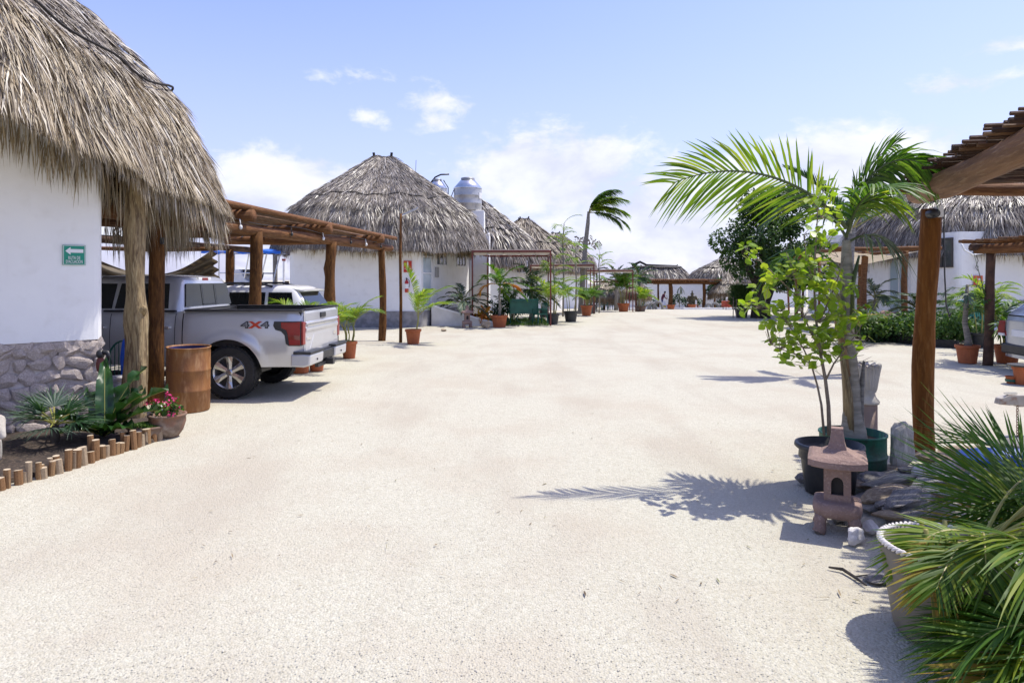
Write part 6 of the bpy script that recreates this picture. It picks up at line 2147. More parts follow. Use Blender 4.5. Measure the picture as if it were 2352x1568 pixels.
# croton and grass under the first red pergola
c = thing("croton", "orange and yellow croton plant at the foot of the ramp", "plant", gp(1106, 747))
leaf_cloud([(0, 0, .3), (.1, 0, .5), (-.12, 0, .25)], [.25, .2, .2], 150, .24, .4, up=.8).build("leaves", L_ORANGE, c, world=False)
MB().tube([(0, 0, 0), (0, 0, .4)], .02, 5).build("stem", M_STEM, c, world=False)
n = 2600
x, y = -1.7 + 3.2 * rg.random(n), 27.3 + 4.5 * rg.random(n)
P = np.stack([x, y, np.zeros(n)], -1)
D = rg.normal(size=(n, 3)) * .4 + np.array((0, 0, 1))
D /= np.linalg.norm(D, axis=1)[:, None]
W = np.cross(D, rg.normal(size=(n, 3)))
W /= np.linalg.norm(W, axis=1)[:, None]
kind(MB().blades(P, D, W, .10 + .08 * rg.random(n), .03, .2, 2).build("grass", L_BUSH), "stuff")
t = thing("oleander_shrub", "dark narrow leaved shrub behind the orange fronded potted palm", "shrub", (-.35, 29.0, 0))
MB().tube([(0, 0, 0), (0, 0, .7)], .03, 6).build("stem", M_STEM, t, world=False)
kind(leaf_cloud([(0, 0, .6), (-.5, 0, .55), (.5, .1, .7), (.1, 0, 1.05), (-.2, 0, .3)], [.4, .35, .4, .35, .35], 900, .2, .25).build("foliage", L_DARK, t, world=False), "stuff")
# ---------------------------------------------------------------- smaller things


def lantern(label, p, s, rz=0.0):
    """a Japanese style stone garden lantern: four arched legs, a light box with arched openings, a curved cap"""
    t = thing("stone_lantern", label, "stone lantern", p, rz)
    k = dict(parent=t, world=False)
    w = .165 * s
    mb = MB()
    n = 24
    th = np.arange(n) * 2 * PI / n
    # base: squat drum with four splayed feet
    def sq(r, z, p_=5):
        c, q = np.cos(th), np.sin(th)
        return np.stack([r * np.sign(c) * np.abs(c) ** (2 / p_), r * np.sign(q) * np.abs(q) ** (2 / p_), np.full(n, z)], -1)
    h0 = .235 * s
    mb.grid(np.stack([sq(.135 * s, .115 * s), sq(.160 * s, .13 * s), sq(.172 * s, .18 * s), sq(.165 * s, .225 * s), sq(.14 * s, h0), sq(.001, h0)]), wrap=True)
    mb.add(sq(.135 * s, .115 * s), [list(range(n - 1, -1, -1))])
    base = mb.build("base", M_PINKSTONE, smooth=True, **k)
    for sx in (-1, 1):
        for sy in (-1, 1):
            pts = [(sx * .105 * s, sy * .105 * s, .15 * s), (sx * .12 * s, sy * .12 * s, .08 * s), (sx * .115 * s, sy * .115 * s, .04 * s), (sx * .128 * s, sy * .128 * s, 0)]
            MB().tube(pts, [.052 * s, .042 * s, .044 * s, .05 * s], 10).build("foot", M_PINKSTONE, base, smooth=True, world=False)
    # light box
    hb, ht = h0, .50 * s
    hw = .093 * s
    wt = .022 * s
    mb = MB()
    for i in range(4):
        a = i * PI / 2
        R = Matrix.Rotation(a, 4, "Z")
        ow, z0, z1 = .042 * s, hb + .05 * s, hb + .135 * s
        arch = [(-ow, z0)] + [(-ow * math.cos(q), z1 + .05 * s * math.sin(q)) for q in np.linspace(0, PI, 9)] + [(ow, z0)]
        m2 = MB()
        # wall with an arched hole, as strips round the opening
        out = [(-hw, hb), (-hw, ht)] + [(x, ht) for x in np.linspace(-hw, hw, 9)[1:-1]] + [(hw, ht), (hw, hb)]
        A = [(-hw, hb)] + [(-hw, hb + (ht - hb) * .6)] + [(x, ht) for x in np.linspace(-hw, hw, 7)] + [(hw, hb + (ht - hb) * .6)] + [(hw, hb)]
        N_ = len(arch)
        A = [A[min(len(A) - 1, round(j * (len(A) - 1) / (N_ - 1)))] for j in range(N_)]
        f = np.array([[(x, -hw, z) for x, z in A], [(x, -hw, z) for x, z in arch], [(x, -hw + wt, z) for x, z in arch]])
        m2.grid(f, flip=True)
        m2.poly([(-hw, -hw, hb), (hw, -hw, hb), (ow, -hw, z0), (-ow, -hw, z0)])
        m2.poly([(-ow, -hw, z0), (ow, -hw, z0), (ow, -hw + wt, z0), (-ow, -hw + wt, z0)])
        m2.xform(R)
        for v, in zip(m2.V):
            pass
        off = mb.n
        for v in m2.V:
            mb.V.append(v)
        for fc, mm in m2.F:
            mb.F.append((fc + off, mm))
        mb.n += m2.n
    mb.build("light_box", M_PINKSTONE, **k)
    MB().box((0, 0, (hb + ht) / 2), (hw * 1.2, hw * 1.2, (ht - hb) * .98)).build("inner_core", mat("dark_core", (.035, .03, .028), None, .95), **k)  # near-black block filling the hollow behind the arched openings
    # cap
    R_ = .205 * s
    nn = 40
    th2 = np.arange(nn) * 2 * PI / nn

    def cap(r, z, lift=0.0):
        c, q = np.cos(th2), np.sin(th2)
        f = 1 / np.maximum(np.abs(c), np.abs(q))
        f = f ** .93
        corner = (f - 1) / (f.max() - 1)
        return np.stack([r * c * f, r * q * f, z + lift * corner ** 1.5], -1)
    rows = [cap(.01, ht - .005), cap(.18 * s, ht - .005, .01 * s), cap(R_ * .90, ht, .012 * s), cap(R_, ht + .005 * s, .015 * s), cap(R_, ht + .048 * s, .018 * s), cap(R_ * .86, ht + .07 * s, .01 * s), cap(R_ * .55, ht + .09 * s), cap(R_ * .32, ht + .12 * s), cap(.052 * s, ht + .17 * s), cap(.043 * s, ht + .235 * s), cap(.042 * s, ht + .275 * s), cap(.001, ht + .275 * s)]
    MB().grid(np.stack(rows), wrap=True).build("cap", M_PINKSTONE, **k)
    return t


lantern("pink stone garden lantern with an arched opening in front of the round black pot", gp(1923, 1215), .985, -.44)
lantern("small weathered pink lantern standing in front of the ramp wall on the left", gp(1073, 752), 1.10, .2)


def drum():
    p = gp(432, 940)
    t = thing("rusty_drum", "open rusty brown oil drum beside the pickup rear wheel", "drum", p, .2)
    r, h = .292, .89
    prof = [(0, 0), (r * .97, 0), (r, .015), (r, h * .32), (r * 1.025, h * .335), (r, h * .35), (r, h * .64), (r * 1.025, h * .655), (r, h * .67), (r * .995, h * .93), (r * .985, h), (r * 1.02, h + .004), (r * 1.02, h + .02), (r * .97, h + .02), (r * .955, h - .02), (r * .955, .05), (0, .05)]
    o = MB().lathe(prof, 40).build("body", mat("rust_brown", (.27, .115, .03), (.185, .07, .02), .65, 4, stretch=(2, 2, .6), bump=.2, bscale=30, c3=(.36, .20, .09), s3=6), t, smooth=True, world=False)
    o.rotation_euler = (.02, .015, 0)
    MB().lathe([(r * .952, h - .3), (r * .952, h + .0)], 40).build("blue_lining", mat("drum_inside", (.02, .03, .16), (.015, .02, .10), .6), o, smooth=True, world=False)
    b = gp(236, 950) + Vector((0, .3, 0))


drum()


def bust():
    p = at(1992, 1000, 7.3)
    p.z = 0
    t = thing("head_vase", "pale stone bust seen from behind with ribbed flaring hair, on a round pedestal", "statue", p)
    k = dict(parent=t, world=False)
    MB().lathe([(0, 0), (.105, 0), (.10, .05), (.098, .55), (.0, .55)], 24).build("pedestal", mat("clay_pedestal", (.36, .26, .20), (.29, .20, .155), .85, 5, bump=.3), smooth=True, **k)
    MB().lathe([(0, .55), (.115, .55), (.12, .575), (.085, .62), (.075, .66), (.09, .70), (.0, .72)], 24).build("shoulders", M_PALESTONE, smooth=True, **k)
    n = 88
    th = np.arange(n) * 2 * PI / n
    rows = []
    for q in np.linspace(0, 1, 9):
        r = .082 + .042 * q ** .6 + .012 * q ** 3
        rib = 1 + .045 * np.cos(th * 22 + q * 2.2)
        z = .67 + .29 * q + .02 * np.cos(th * 11) * q ** 4
        rows.append(np.stack([r * rib * np.cos(th), r * rib * np.sin(th) * .92, z], -1))
    rows.append(np.stack([.001 * np.cos(th), .001 * np.sin(th), np.full(n, .95)], -1))
    MB().grid(np.array(rows), wrap=True).build("hair", M_PALESTONE, **k)
    MB().ball((0, .07, .76), (.065, .055, .09), 12, 8).ball((0, .125, .75), (.012, .014, .022), 8, 6).build("face", M_PALESTONE, smooth=True, **k)
    for s in (-1, 1):
        MB().ball((s * .085, .01, .745), (.014, .025, .035), 8, 6).build("ear", M_PALESTONE, smooth=True, **k)


bust()

# rocks on the right
p = gp(2072, 1085)
tag(put("standing_stone", with_mat(ROCKS[0], M_PALESTONE), None, p + Vector((0, 0, .22)), (.1, -.12, .4), (.30, .22, .66)), "upright pale leaning stone beside the orange log post", "rock")
spec = [("flat striped grey slab in the rock border nearest the pink lantern", 2040, 1165, .62, .40, .20, .35, M_TANROCK, 1), ("dark grey flat slab behind the slab nearest the pink lantern", 2030, 1118, .55, .34, .16, .2, M_GREYROCK, 2),
        ("long low tan rock at the green cut drum foot", 1985, 1100, .62, .26, .17, .1, M_TANROCK, 3), ("big bluish grey slab above the rope rimmed pot", 2110, 1185, .72, .46, .24, .45, M_GREYROCK, 0),
        ("broad grey rock left of the rope rimmed pot rim", 2085, 1210, .48, .30, .20, -.2, M_GREYROCK, 4), ("tilted grey striped rock in the middle of the rock border", 2120, 1120, .66, .36, .2, .5, M_GREYROCK, 5),
        ("brown tan stone at the foot of the orange log post", 2150, 1068, .5, .35, .15, 0, M_TANROCK, 1), ("pale tan flat stone behind the blue tub", 2215, 1048, .6, .4, .14, .3, M_TANROCK, 2),
        ("grey stone right of the middle of the rock border", 2200, 1135, .6, .4, .2, -.3, M_GREYROCK, 3), ("grey block stone under the sweeping areca leaflets", 2275, 1120, .55, .4, .22, .2, M_GREYROCK, 0),
        ("weathered grey stone at the right picture edge past the blue tub", 2335, 1040, .5, .4, .22, .7, M_GREYROCK, 4), ("small dark stone under the left side of the round black pot", 1848, 1108, .22, .2, .1, .3, M_GREYROCK, 1),
        ("shaded stone beneath the pink lantern feet", 1935, 1196, .24, .2, .12, .8, M_GREYROCK, 5), ("sandy stone between the green drum and the grey slab", 2065, 1092, .4, .26, .13, -.2, M_TANROCK, 4),
        ("dark stone beside the rope rimmed pot in its shadow", 2035, 1330, .3, .22, .06, .4, M_GREYROCK, 2),
        ("white rounded rock in front of the pink lantern base", 1966, 1250, .155, .12, .15, .5, M_WHITEROCK, 0), ("second white rock right behind the white rounded one", 2002, 1228, .15, .13, .13, 1.1, M_WHITEROCK, 3),
        ("small white shell like rock on the grey slabs", 2107, 1132, .10, .09, .14, .2, M_WHITEROCK, 2), ("white shell on top of the right grey stone", 2183, 1150, .16, .1, .1, .1, M_WHITEROCK, 1),
        ("white stone at the foot of the orange log post", 2083, 1062, .15, .12, .14, .4, M_WHITEROCK, 5), ("low pointed rock beside the small pink lantern", 1117, 754, .42, .3, .36, .3, M_TANROCK, 2), ("pale flat stone before the ramp wall left of the small lantern", 1020, 760, .3, .2, .1, .1, M_TANROCK, 4)]
for lab, u, v, sx, sy, sz, rz, m, q in spec:
    p = gp(u, v)
    lift = .13 if "shell" in lab else 0
    tag(put("rock", with_mat(ROCKS[q], m), None, p + Vector((0, 0, sz * .38 + lift)), (.12 * math.sin(u), .12 * math.cos(v), rz), (sx, sy, sz)), lab, "rock")


r_ = random.Random(31)
slab = [with_mat(rock_mesh(60 + q, 3, rug=.18), m) for q, m in enumerate((M_GREYROCK, M_SLAB, M_TANROCK, M_SLAB))]
for i, (u, v, z) in enumerate(((1992, 1150, .05), (2050, 1150, .10), (2092, 1140, .14), (2020, 1172, .05), (2068, 1178, .13), (2120, 1160, .17), (2000, 1122, .05), (2046, 1112, .09), (2096, 1104, .10), (2142, 1122, .16), (2058, 1208, .08), (2150, 1180, .19), (2180, 1160, .17), (2160, 1092, .09), (2200, 1108, .12), (2032, 1138, .13), (2084, 1190, .19))):
    o = put("flat_rock", slab[i % 4], None, gp(u, v) + Vector((0, 0, z)), (r_.uniform(-.22, .1), r_.uniform(-.28, .28), r_.uniform(-.2, .9)), (r_.uniform(.42, .66), r_.uniform(.24, .36), r_.uniform(.07, .11)))
    lab = ("dark grey slab just right of the pink lantern light box", "pale slab lying right of the lantern base", "tan slab in the middle of the slab stack", "pale slab touching the right foot of the pink lantern", "dark slab low in the stack above the white rocks", "pale slab beside the shell like white rock",
           "tan thin slab between the black pot and the stack", "pale thin slab at the green drum foot", "dark thin slab behind the middle of the stack", "pale thin slab under the first sweeping areca tips", "tan thin slab nearest the rope rimmed pot rim", "pale slab behind the rope rim, under areca leaflets",
           "dark slab at the right end of the stack under areca leaflets", "pale slab at the foot of the standing stone", "tan slab in front of the blue tub", "pale slab on top of the left part of the stack", "dark slab on top of the stack right above the rope rim")[i]
    tag(o, lab, "rock", "thin slabs stacked in the rock border")


def trailer_tongue():
    p = at(2325, 920, 7.9)
    t = thing("trailer_tongue", "rusty white trailer tongue with a hanging chain at the right edge", "trailer", (p.x, p.y, 0))
    z = p.z
    MB().box((.55, .05, z - .02), (1.0, .09, .10), .06).build("drawbar", mat("rusty_white", (.50, .47, .42), (.38, .34, .29), .7, 5, c3=(.24, .10, .04), s3=7), t, world=False, bevel=.012)
    MB().prism([(-.17, -.04), (-.15, .03), (-.05, .07), (.12, .07), (.2, .03), (.2, -.05), (-.05, -.05)], -.05, .05).xform(Matrix.Translation((0, .02, z))).build("coupler", MATS["rusty_white"], t, world=False, bevel=.012)
    MB().box((-.02, 0, z + .085), (.14, .03, .02)).build("latch", M_SHINY, t, world=False)
    MB().box((1.1, .05, z - .2), (.07, .07, z + .0)).build("jack_stand", M_GREYSTONE, t, world=False)
    zz = z - .06
    i = 0
    while zz > .05:
        a = [(.045 + (.012 * math.cos(q) if i % 2 else 0), -.02 + (0 if i % 2 else .012 * math.cos(q)), zz - .014 + .021 * math.sin(q)) for q in np.linspace(0, 2 * PI, 11)[:-1]]
        MB().tube(a, .0042, 5, closed=True).build("chain_link", mat("rust_chain", (.24, .11, .06), (.14, .07, .045), .8, 20), t, world=False)
        zz -= .031
        i += 1
    MB().box((.09, -.03, .03), (.36, .2, .06)).build("foot_plate", M_GREYSTONE, t, world=False, bevel=.01)


trailer_tongue()


def tub():
    p = gp(2330, 1098)
    t = thing("blue_tub", "blue plastic tub partly hidden by the sweeping areca leaflets", "tub", p)
    n = 36
    th = np.arange(n) * 2 * PI / n
    rows = [np.stack([a * .50 * np.cos(th), a * .30 * np.sin(th), np.full(n, z)], -1) for a, z in ((.0, .02), (.82, .02), (.97, .19), (1.03, .195), (1.03, .215), (.95, .215), (.80, .05), (0, .05))]
    MB().grid(np.array(rows), wrap=True).build("shell", M_BLUE, t, smooth=True, world=False)


tub()
for u, v, r, h, lab in ((2322, 880, .09, .13, "small red rimmed pot on the gravel before the silver hatchback"), (2350, 882, .17, .32, "terracotta pot cut by the right picture edge")):
    p = gp(u, v)
    t = thing("plant_pot", lab, "pot", p)
    pot(t, r, h, M_TERRA)
    if r < .1:
        MB().lathe([(r * .98, h * .25), (r * 1.0, h * .6)], 20).build("green_band", M_GREENPL, t, world=False)
    else:
        MB().lathe([(0, h), (.22, h), (.24, h + .03), (0, h + .03)], 20).build("saucer", M_BLACKPOT, t, world=False)

t = thing("fallen_twig", "dark broken twig lying on the gravel left of the rope rimmed pot", "twig", gp(1945, 1325))
o_ = gp(1945, 1325)
MB().tube([gp(1903, 1306) - o_ + Vector((0, 0, .012)), gp(1935, 1312) - o_ + Vector((0, 0, .016)), gp(1962, 1328) - o_ + Vector((0, 0, .012)), gp(1990, 1348) - o_ + Vector((0, 0, .012))], [.006, .011, .010, .005], 6).build("stem", M_DBARK, t, world=False)
MB().tube([gp(1962, 1328) - o_ + Vector((0, 0, .012)), gp(1992, 1330) - o_ + Vector((0, 0, .03))], [.007, .003], 5).build("side_twig", M_DBARK, t, world=False)

# lamp pole by the hut
p = gp(920, 786)
t = thing("lamp_pole", "slim brown wooden lamp pole with a short grey arm before the grey hut", "pole", p)
MB().tube([(0, 0, -.1), (.01, 0, 1.2), (-.01, 0, 2.5), (.01, 0, 3.8)], [.05, .045, .043, .038], 9).build("pole", M_WOOD, t, smooth=True, world=False)
MB().tube([(.0, 0, 3.72), (.5, .1, 3.98)], .025, 6).build("arm", M_SHINY, t, world=False)
MB().box((.3, .05, 3.88), (.4, .12, .05), .2, R=Matrix.Rotation(-.45, 3, "Y")).build("lamp_head", mat("lamp_grey", (.45, .45, .46), None, .5), t, world=False)
for u, D, h, lab, m, tip in ((632, 34, 3.1, "grey timber lamp post behind the blue and white boat", M_BARK, M_BLACKTRIM), (652, 38, 3.0, "thin white pole with red tip behind the boat", M_WHITE, M_REDLAMP), (659, 33, 1.7, "short dark stake left of the grey hut wall", M_DSTICK, M_DSTICK)):
    q = far(u, D)
    t = thing("pole", lab, "pole", q)
    MB().tube([(0, 0, 0), (0, 0, h)], .12 if m is M_BARK else .07, 8).build("shaft", m, t, world=False)
    MB().box((.12 if m is M_BARK else 0, 0, h), (.35 if m is M_BARK else .17, .15, .12)).build("lamp", tip, t, world=False)
q = far(1371, 47)
t = thing("street_lamp", "thin dark lamp post with side arm by the third red pergola", "lamp", q)
MB().tube([(0, 0, 0), (0, 0, 2.8), (.1, 0, 2.95), (.55, 0, 3.05)], .045, 7).build("post", M_BLACKTRIM, t, world=False)
MB().box((.6, 0, 3.02), (.3, .14, .06)).build("lamp", M_BLACKTRIM, t, world=False)
q = far(1600, 78)
t = thing("aerial_mast", "forked aerial mast behind the white wall at the far end", "antenna", q)
MB().tube([(0, 0, 0), (0, 0, 2.5)], .09, 7).build("mast", M_BARK, t, world=False)
MB().tube([(0, 0, 2.4), (-.4, 0, 3.4)], .06, 6).tube([(0, 0, 2.4), (.45, 0, 3.4)], .06, 6).box((-.1, 0, 1.9), (.35, .2, .35)).build("fork", M_BARK, t, world=False)


def slat_bench(label, p, rz=0.0, s=1.0):
    """green curved back lounge bench"""
    t = thing("rocking_bench", label, "bench", p, rz)
    k = dict(parent=t, world=False)
    W = 1.15 * s
    mb = MB()
    q = np.linspace(0, 1, 12)
    prof = np.stack([-.42 + .95 * q, .95 - .62 * q + .10 * np.sin(q * PI * 2)], -1)
    for fx in np.linspace(-W / 2, W / 2, 16):
        mb.tube([(fx, y * s, z * s) for y, z in prof], .012, 4)
    mb.build("slats", M_GREENPL, **k)
    MB().grid(np.array([[(fx, .0 - .30, z) for fx in (-W / 2, W / 2)] for z in (.45, 1.05)])).build("back_mesh", M_GREENPL, **k)
    for sx in (-1, 1):
        mb = MB().tube([(sx * W / 2, -.32, 0.05), (sx * W / 2, -.32, 1.08)], .025, 6).tube([(sx * W / 2, .5, .05), (sx * W / 2, .5, .62)], .025, 6).tube([(sx * W / 2, -.35, .62), (sx * W / 2, .5, .62)], .03, 6)
        mb.build("side_frame", M_GREENPL, **k)
        MB().tube([(sx * W / 2, .1 + .62 * math.sin(a), .60 - .58 * math.cos(a)) for a in np.linspace(-1.1, 1.1, 12)], .02, 6).build("rocker", M_GREENPL, **k)
    a = np.linspace(0, 2 * PI, 25)[:-1]
    MB().tube([(.32 * math.cos(x), -.34, .27 + .2 * math.sin(x)) for x in a], .012, 5, closed=True).build("hoop", M_GREENPL, **k)


slat_bench("green slatted rocking bench seen from behind under the nearest red pergola", (.45, 28.4, 0), .15)


def chair(label, p, rz, m, group=None):
    t = thing("plastic_chair", label, "chair", p, rz, group)
    k = dict(parent=t, world=False)
    MB().box((0, 0, .43), (.46, .44, .04)).build("seat", m, bevel=.012, **k)
    mb = MB().box((0, .21, .86), (.46, .03, .05))
    for x in (-.2, -.1, 0, .1, .2):
        mb.box((x, .21, .64), (.045, .025, .42))
    mb.build("backrest", m, **k)
    for sx in (-1, 1):
        MB().box((sx * .24, 0, .64), (.05, .42, .03)).build("armrest", m, **k)
        for sy in (-1, 1):
            MB().tube([(sx * .21, sy * .19, .43), (sx * .25, sy * .23, 0)], .028, 6).build("leg", m, **k)
            if sy < 0:
                MB().tube([(sx * .24, -.2, .42), (sx * .24, -.2, .64)], .02, 5).build("arm_support", m, **k)
    return t


c0 = chair("leftmost of the green plastic chairs under the far left umbrella", far(1362, 56.5), .3, M_GREENPL, "green plastic chairs under the far umbrella")
for u, D, rz, lab in ((1376, 57.5, 1.2, "second green plastic chair from the left under the far umbrella"), (1390, 56.5, -.4, "third green plastic chair from the left under the far umbrella"), (1404, 58, -1.3, "rightmost green plastic chair under the far left umbrella")):
    dup(c0, far(u, D), rz, lab)
chair("white plastic chair beside the table under the right far umbrella", far(1694, 60), 2.6, mat("white_plastic", (.78, .78, .77), None, .5))
ch = chair("folding green metal chair right of the rocking bench", (1.15, 28.0, 0), -1.1, M_GREENPL)
t = thing("garden_table", "small table with an orange cloth under the right far umbrella", "table", far(1675, 61))
MB().box((0, 0, .72), (1.0, 1.0, .04)).build("top", M_WHITE, t, world=False)
for sx in (-1, 1):
    for sy in (-1, 1):
        MB().tube([(sx * .42, sy * .42, 0), (sx * .42, sy * .42, .7)], .03, 6).build("leg", M_WOOD, t, world=False)
tc = MB().box((0, 0, .5), (1.06, 1.06, .52))
o = tc.build("table_cloth", mat("orange_cloth", (.50, .10, .03), (.32, .045, .03), .9, 3), world=False)
o.location = far(1675, 61)
tag(o, "orange red cloth draped over the far small table", "tablecloth")
for i, dx in enumerate((-.28, .3)):
    q = far(1675, 61) + Vector((dx, -.2, .765))
    tag(MB().lathe([(0, 0), (.09, 0), (.10, .3), (.05, .34), (.0, .34)], 10).build("jar", M_WHITE), ("white jar on the left of the orange table", "white jar on the right of the orange table")[i], "jar").location = q


def grow(name, parent, verts, edges, radii, root=0, lv=2):
    """one continuous body grown round a skeleton"""
    me = bpy.data.meshes.new(name)
    me.from_pydata([tuple(v) for v in verts], edges, [])
    o = bpy.data.objects.new(name, me)
    COL.objects.link(o)
    sk = o.modifiers.new("s", "SKIN")
    sk.use_smooth_shade = True
    for i, r in enumerate(radii):
        d = me.skin_vertices[0].data[i]
        d.radius = (r, r) if not isinstance(r, tuple) else r
        d.use_root = i == root
    sb = o.modifiers.new("u", "SUBSURF")
    sb.levels = sb.render_levels = lv
    dg = bpy.context.evaluated_depsgraph_get()
    nm = bpy.data.meshes.new_from_object(o.evaluated_get(dg))
    bpy.data.objects.remove(o)
    nm.name = name
    nm.polygons.foreach_set("use_smooth", np.ones(len(nm.polygons), bool))
    return put(name, nm, parent)


def person():
    p = far(1521, 67.5)
    t = thing("person", "person in maroon top and blue trousers looking down, raking by the far wall", "person", p)
    V = [(0, 0, .95), (.02, 0, 1.12), (.10, 0, 1.30), (.17, 0, 1.42), (.22, -.02, 1.52), (.27, -.03, 1.60), (.30, -.03, 1.66),      # 0-6 spine, neck, head
         (-.02, -.10, .90), (-.0, -.13, .50), (-.06, -.13, .09), (.08, -.14, .04),                                            # near leg 7-10
         (.0, .10, .90), (.08, .13, .50), (.06, .13, .09), (.20, .14, .04),                                                     # far leg 11-14
         (.16, -.19, 1.38), (.24, -.23, 1.12), (.40, -.18, .98), (.47, -.14, .97),                                             # near arm
         (.16, .19, 1.38), (.28, .22, 1.16), (.43, .10, 1.06), (.50, .06, 1.06)]                                               # far arm
    E = [(0, 1), (1, 2), (2, 3), (3, 4), (4, 5), (5, 6), (0, 7), (7, 8), (8, 9), (9, 10), (0, 11), (11, 12), (12, 13), (13, 14), (3, 15), (15, 16), (16, 17), (17, 18), (3, 19), (19, 20), (20, 21), (21, 22)]
    R = [.15, .14, .155, .13, .055, .09, .075, .095, .068, .045, .04, .095, .068, .045, .04, .06, .048, .038, .03, .06, .048, .038, .03]
    o = grow("body", t, V, E, R)
    me = o.data
    me.materials.clear()
    for m in (mat("skin", (.42, .24, .16), None, .6), mat("maroon_shirt", (.16, .035, .06), None, .9), mat("blue_trousers", (.035, .045, .17), None, .9), M_BLACKTRIM):
        me.materials.append(m)
    for f in me.polygons:
        x, y, z = f.center
        arm = abs(y) > .165 and z > .9
        f.material_index = 3 if z < .07 else 2 if (z < .98 and not arm and abs(y) < .3 and x < .35) else (0 if (z > 1.47 or x > .30 or (arm and z < 1.22)) else 1)
    MB().ball((.27, -.03, 1.69), (.10, .10, .085), 12, 8).ball((.21, -.03, 1.64), (.06, .09, .09), 10, 7).build("hair", M_BLACKTRIM, t, smooth=True, world=False)
    q = thing("rake", "long handled rake held by the person near the far wall", "rake", p)
    MB().tube([(.40, -.1, 1.35), (.95, -.1, .06)], .018, 6).box((.98, -.1, .05), (.05, .4, .04)).build("handle", M_STEM, q, world=False)


person()


def buddha():
    p = far(1590, 70)
    t = thing("buddha_statue", "seated bronze green meditating figure on a red plinth before the far wall", "statue", p)
    MB().lathe([(0, 0), (.72, 0), (.72, .18), (.62, .22), (.62, .3), (.0, .3)], 24).build("plinth", mat("plinth_red", (.22, .05, .035), (.15, .03, .02), .7), t, world=False)
    z = .3
    V = [(0, 0, .28), (0, 0, .55), (0, .02, .82), (0, .02, .98), (0, 0, 1.08), (0, 0, 1.24), (0, 0, 1.40),
         (-.25, 0, .16), (-.58, -.12, .13), (-.25, -.34, .12), (.22, -.38, .13), (.25, 0, .16), (.58, -.12, .13), (.25, -.34, .17), (-.2, -.4, .16),
         (-.36, .02, .92), (-.52, -.06, .55), (-.3, -.3, .32), (-.08, -.38, .3), (.36, .02, .92), (.52, -.06, .55), (.3, -.3, .32), (.08, -.38, .33)]
    E = [(0, 1), (1, 2), (2, 3), (3, 4), (4, 5), (5, 6), (0, 7), (7, 8), (8, 9), (9, 10), (0, 11), (11, 12), (12, 13), (13, 14), (2, 15), (15, 16), (16, 17), (17, 18), (2, 19), (19, 20), (20, 21), (21, 22)]
    R = [.32, .30, .33, .17, .10, .155, .10, .17, .14, .12, .09, .17, .14, .12, .09, .15, .115, .09, .06, .15, .115, .09, .06]
    m = mat("aged_bronze", (.17, .15, .08), (.095, .09, .055), .55, 5, c3=(.30, .25, .10), s3=7)
    o = grow("body", t, [(x, y, q + z) for x, y, q in V], E, R)
    o.data.materials.clear()
    o.data.materials.append(m)
    MB().ball((0, .01, z + 1.47), (.085, .085, .09), 10, 7).build("topknot", m, t, smooth=True, world=False)
    for s in (-1, 1):
        MB().ball((s * .16, 0, z + 1.20), (.03, .04, .09), 8, 6).build("ear", m, t, smooth=True, world=False)


buddha()

t = thing("wet_floor_sign", "small white and yellow folding floor sign by the raking person", "sign", far(1525, 66.2))
MB().prism([(-.28, 0), (.28, 0), (.1, .75), (-.1, .75)], -.16, -.13).prism([(-.28, 0), (.28, 0), (.1, .75), (-.1, .75)], .13, .16).build("board", M_WHITE, t, world=False)
MB().prism([(-.2, .05), (.2, .05), (.14, .35), (-.14, .35)], -.175, -.165).build("yellow_panel", mat("sign_yellow", (.75, .55, .03), None, .6), t, world=False)
tag(MB().ball((0, 0, 0), (.3, .2, .10), 12, 7).build("white_bundle", M_WHITE, smooth=True), "white bundle lying right of the folding floor sign", "bundle").location = far(1533, 66) + Vector((0, 0, .08))
for u, D, r, h, lab in ((1541, 64.5, .40, .42, "low terracotta pot at the far log pergola post"), (1590, 64.5, .42, .45, "low terracotta pot in front of the bronze seated figure")):
    t = thing("plant_pot", lab, "pot", far(u, D))
    pot(t, r, h, M_TERRA)
t = thing("white_post", "short white post beside the pot before the seated figure", "post", far(1598.5, 64.3))
MB().tube([(0, 0, 0), (0, 0, .85)], .06, 8).build("shaft", M_WHITE, t, world=False)
for u, w, lab in ((1486, .42, "leftmost half buried grey tyre left of the raking person"), (1498, .5, "middle half buried tyre left of the raking person"), (1511, .62, "largest half buried tyre just left of the raking person"), (1628, .45, "half buried tyre left of the far stone row on the right"), (1643, .52, "half buried tyre in the middle of the far right row"), (1656, .42, "half buried tyre nearest the orange table")):
    p = far(u, 64)
    t = thing("buried_tyre", lab, "tyre", p, group="half buried tyres edging the far bed")
    a = np.linspace(-.1, PI + .1, 17)
    MB().tube([(w * .72 * math.cos(q), 0, w * 1.15 * math.sin(q) - .02) for q in a], .12, 8).build("tyre", mat("grey_tyre", (.25, .24, .22), (.17, .165, .155), .9), t, smooth=True, world=False)
kb = MB().box(((1480 - CU) * 65 / F, 65.2, gz(0, 65) + .06), (8.0, .3, .2)).box(((1650 - CU) * 63.5 / F, 63.5, gz(0, 63.5) + .06), (6.5, .3, .2)).build("kerb", M_WHITE)
kind(kb, "structure")
r_ = random.Random(77)
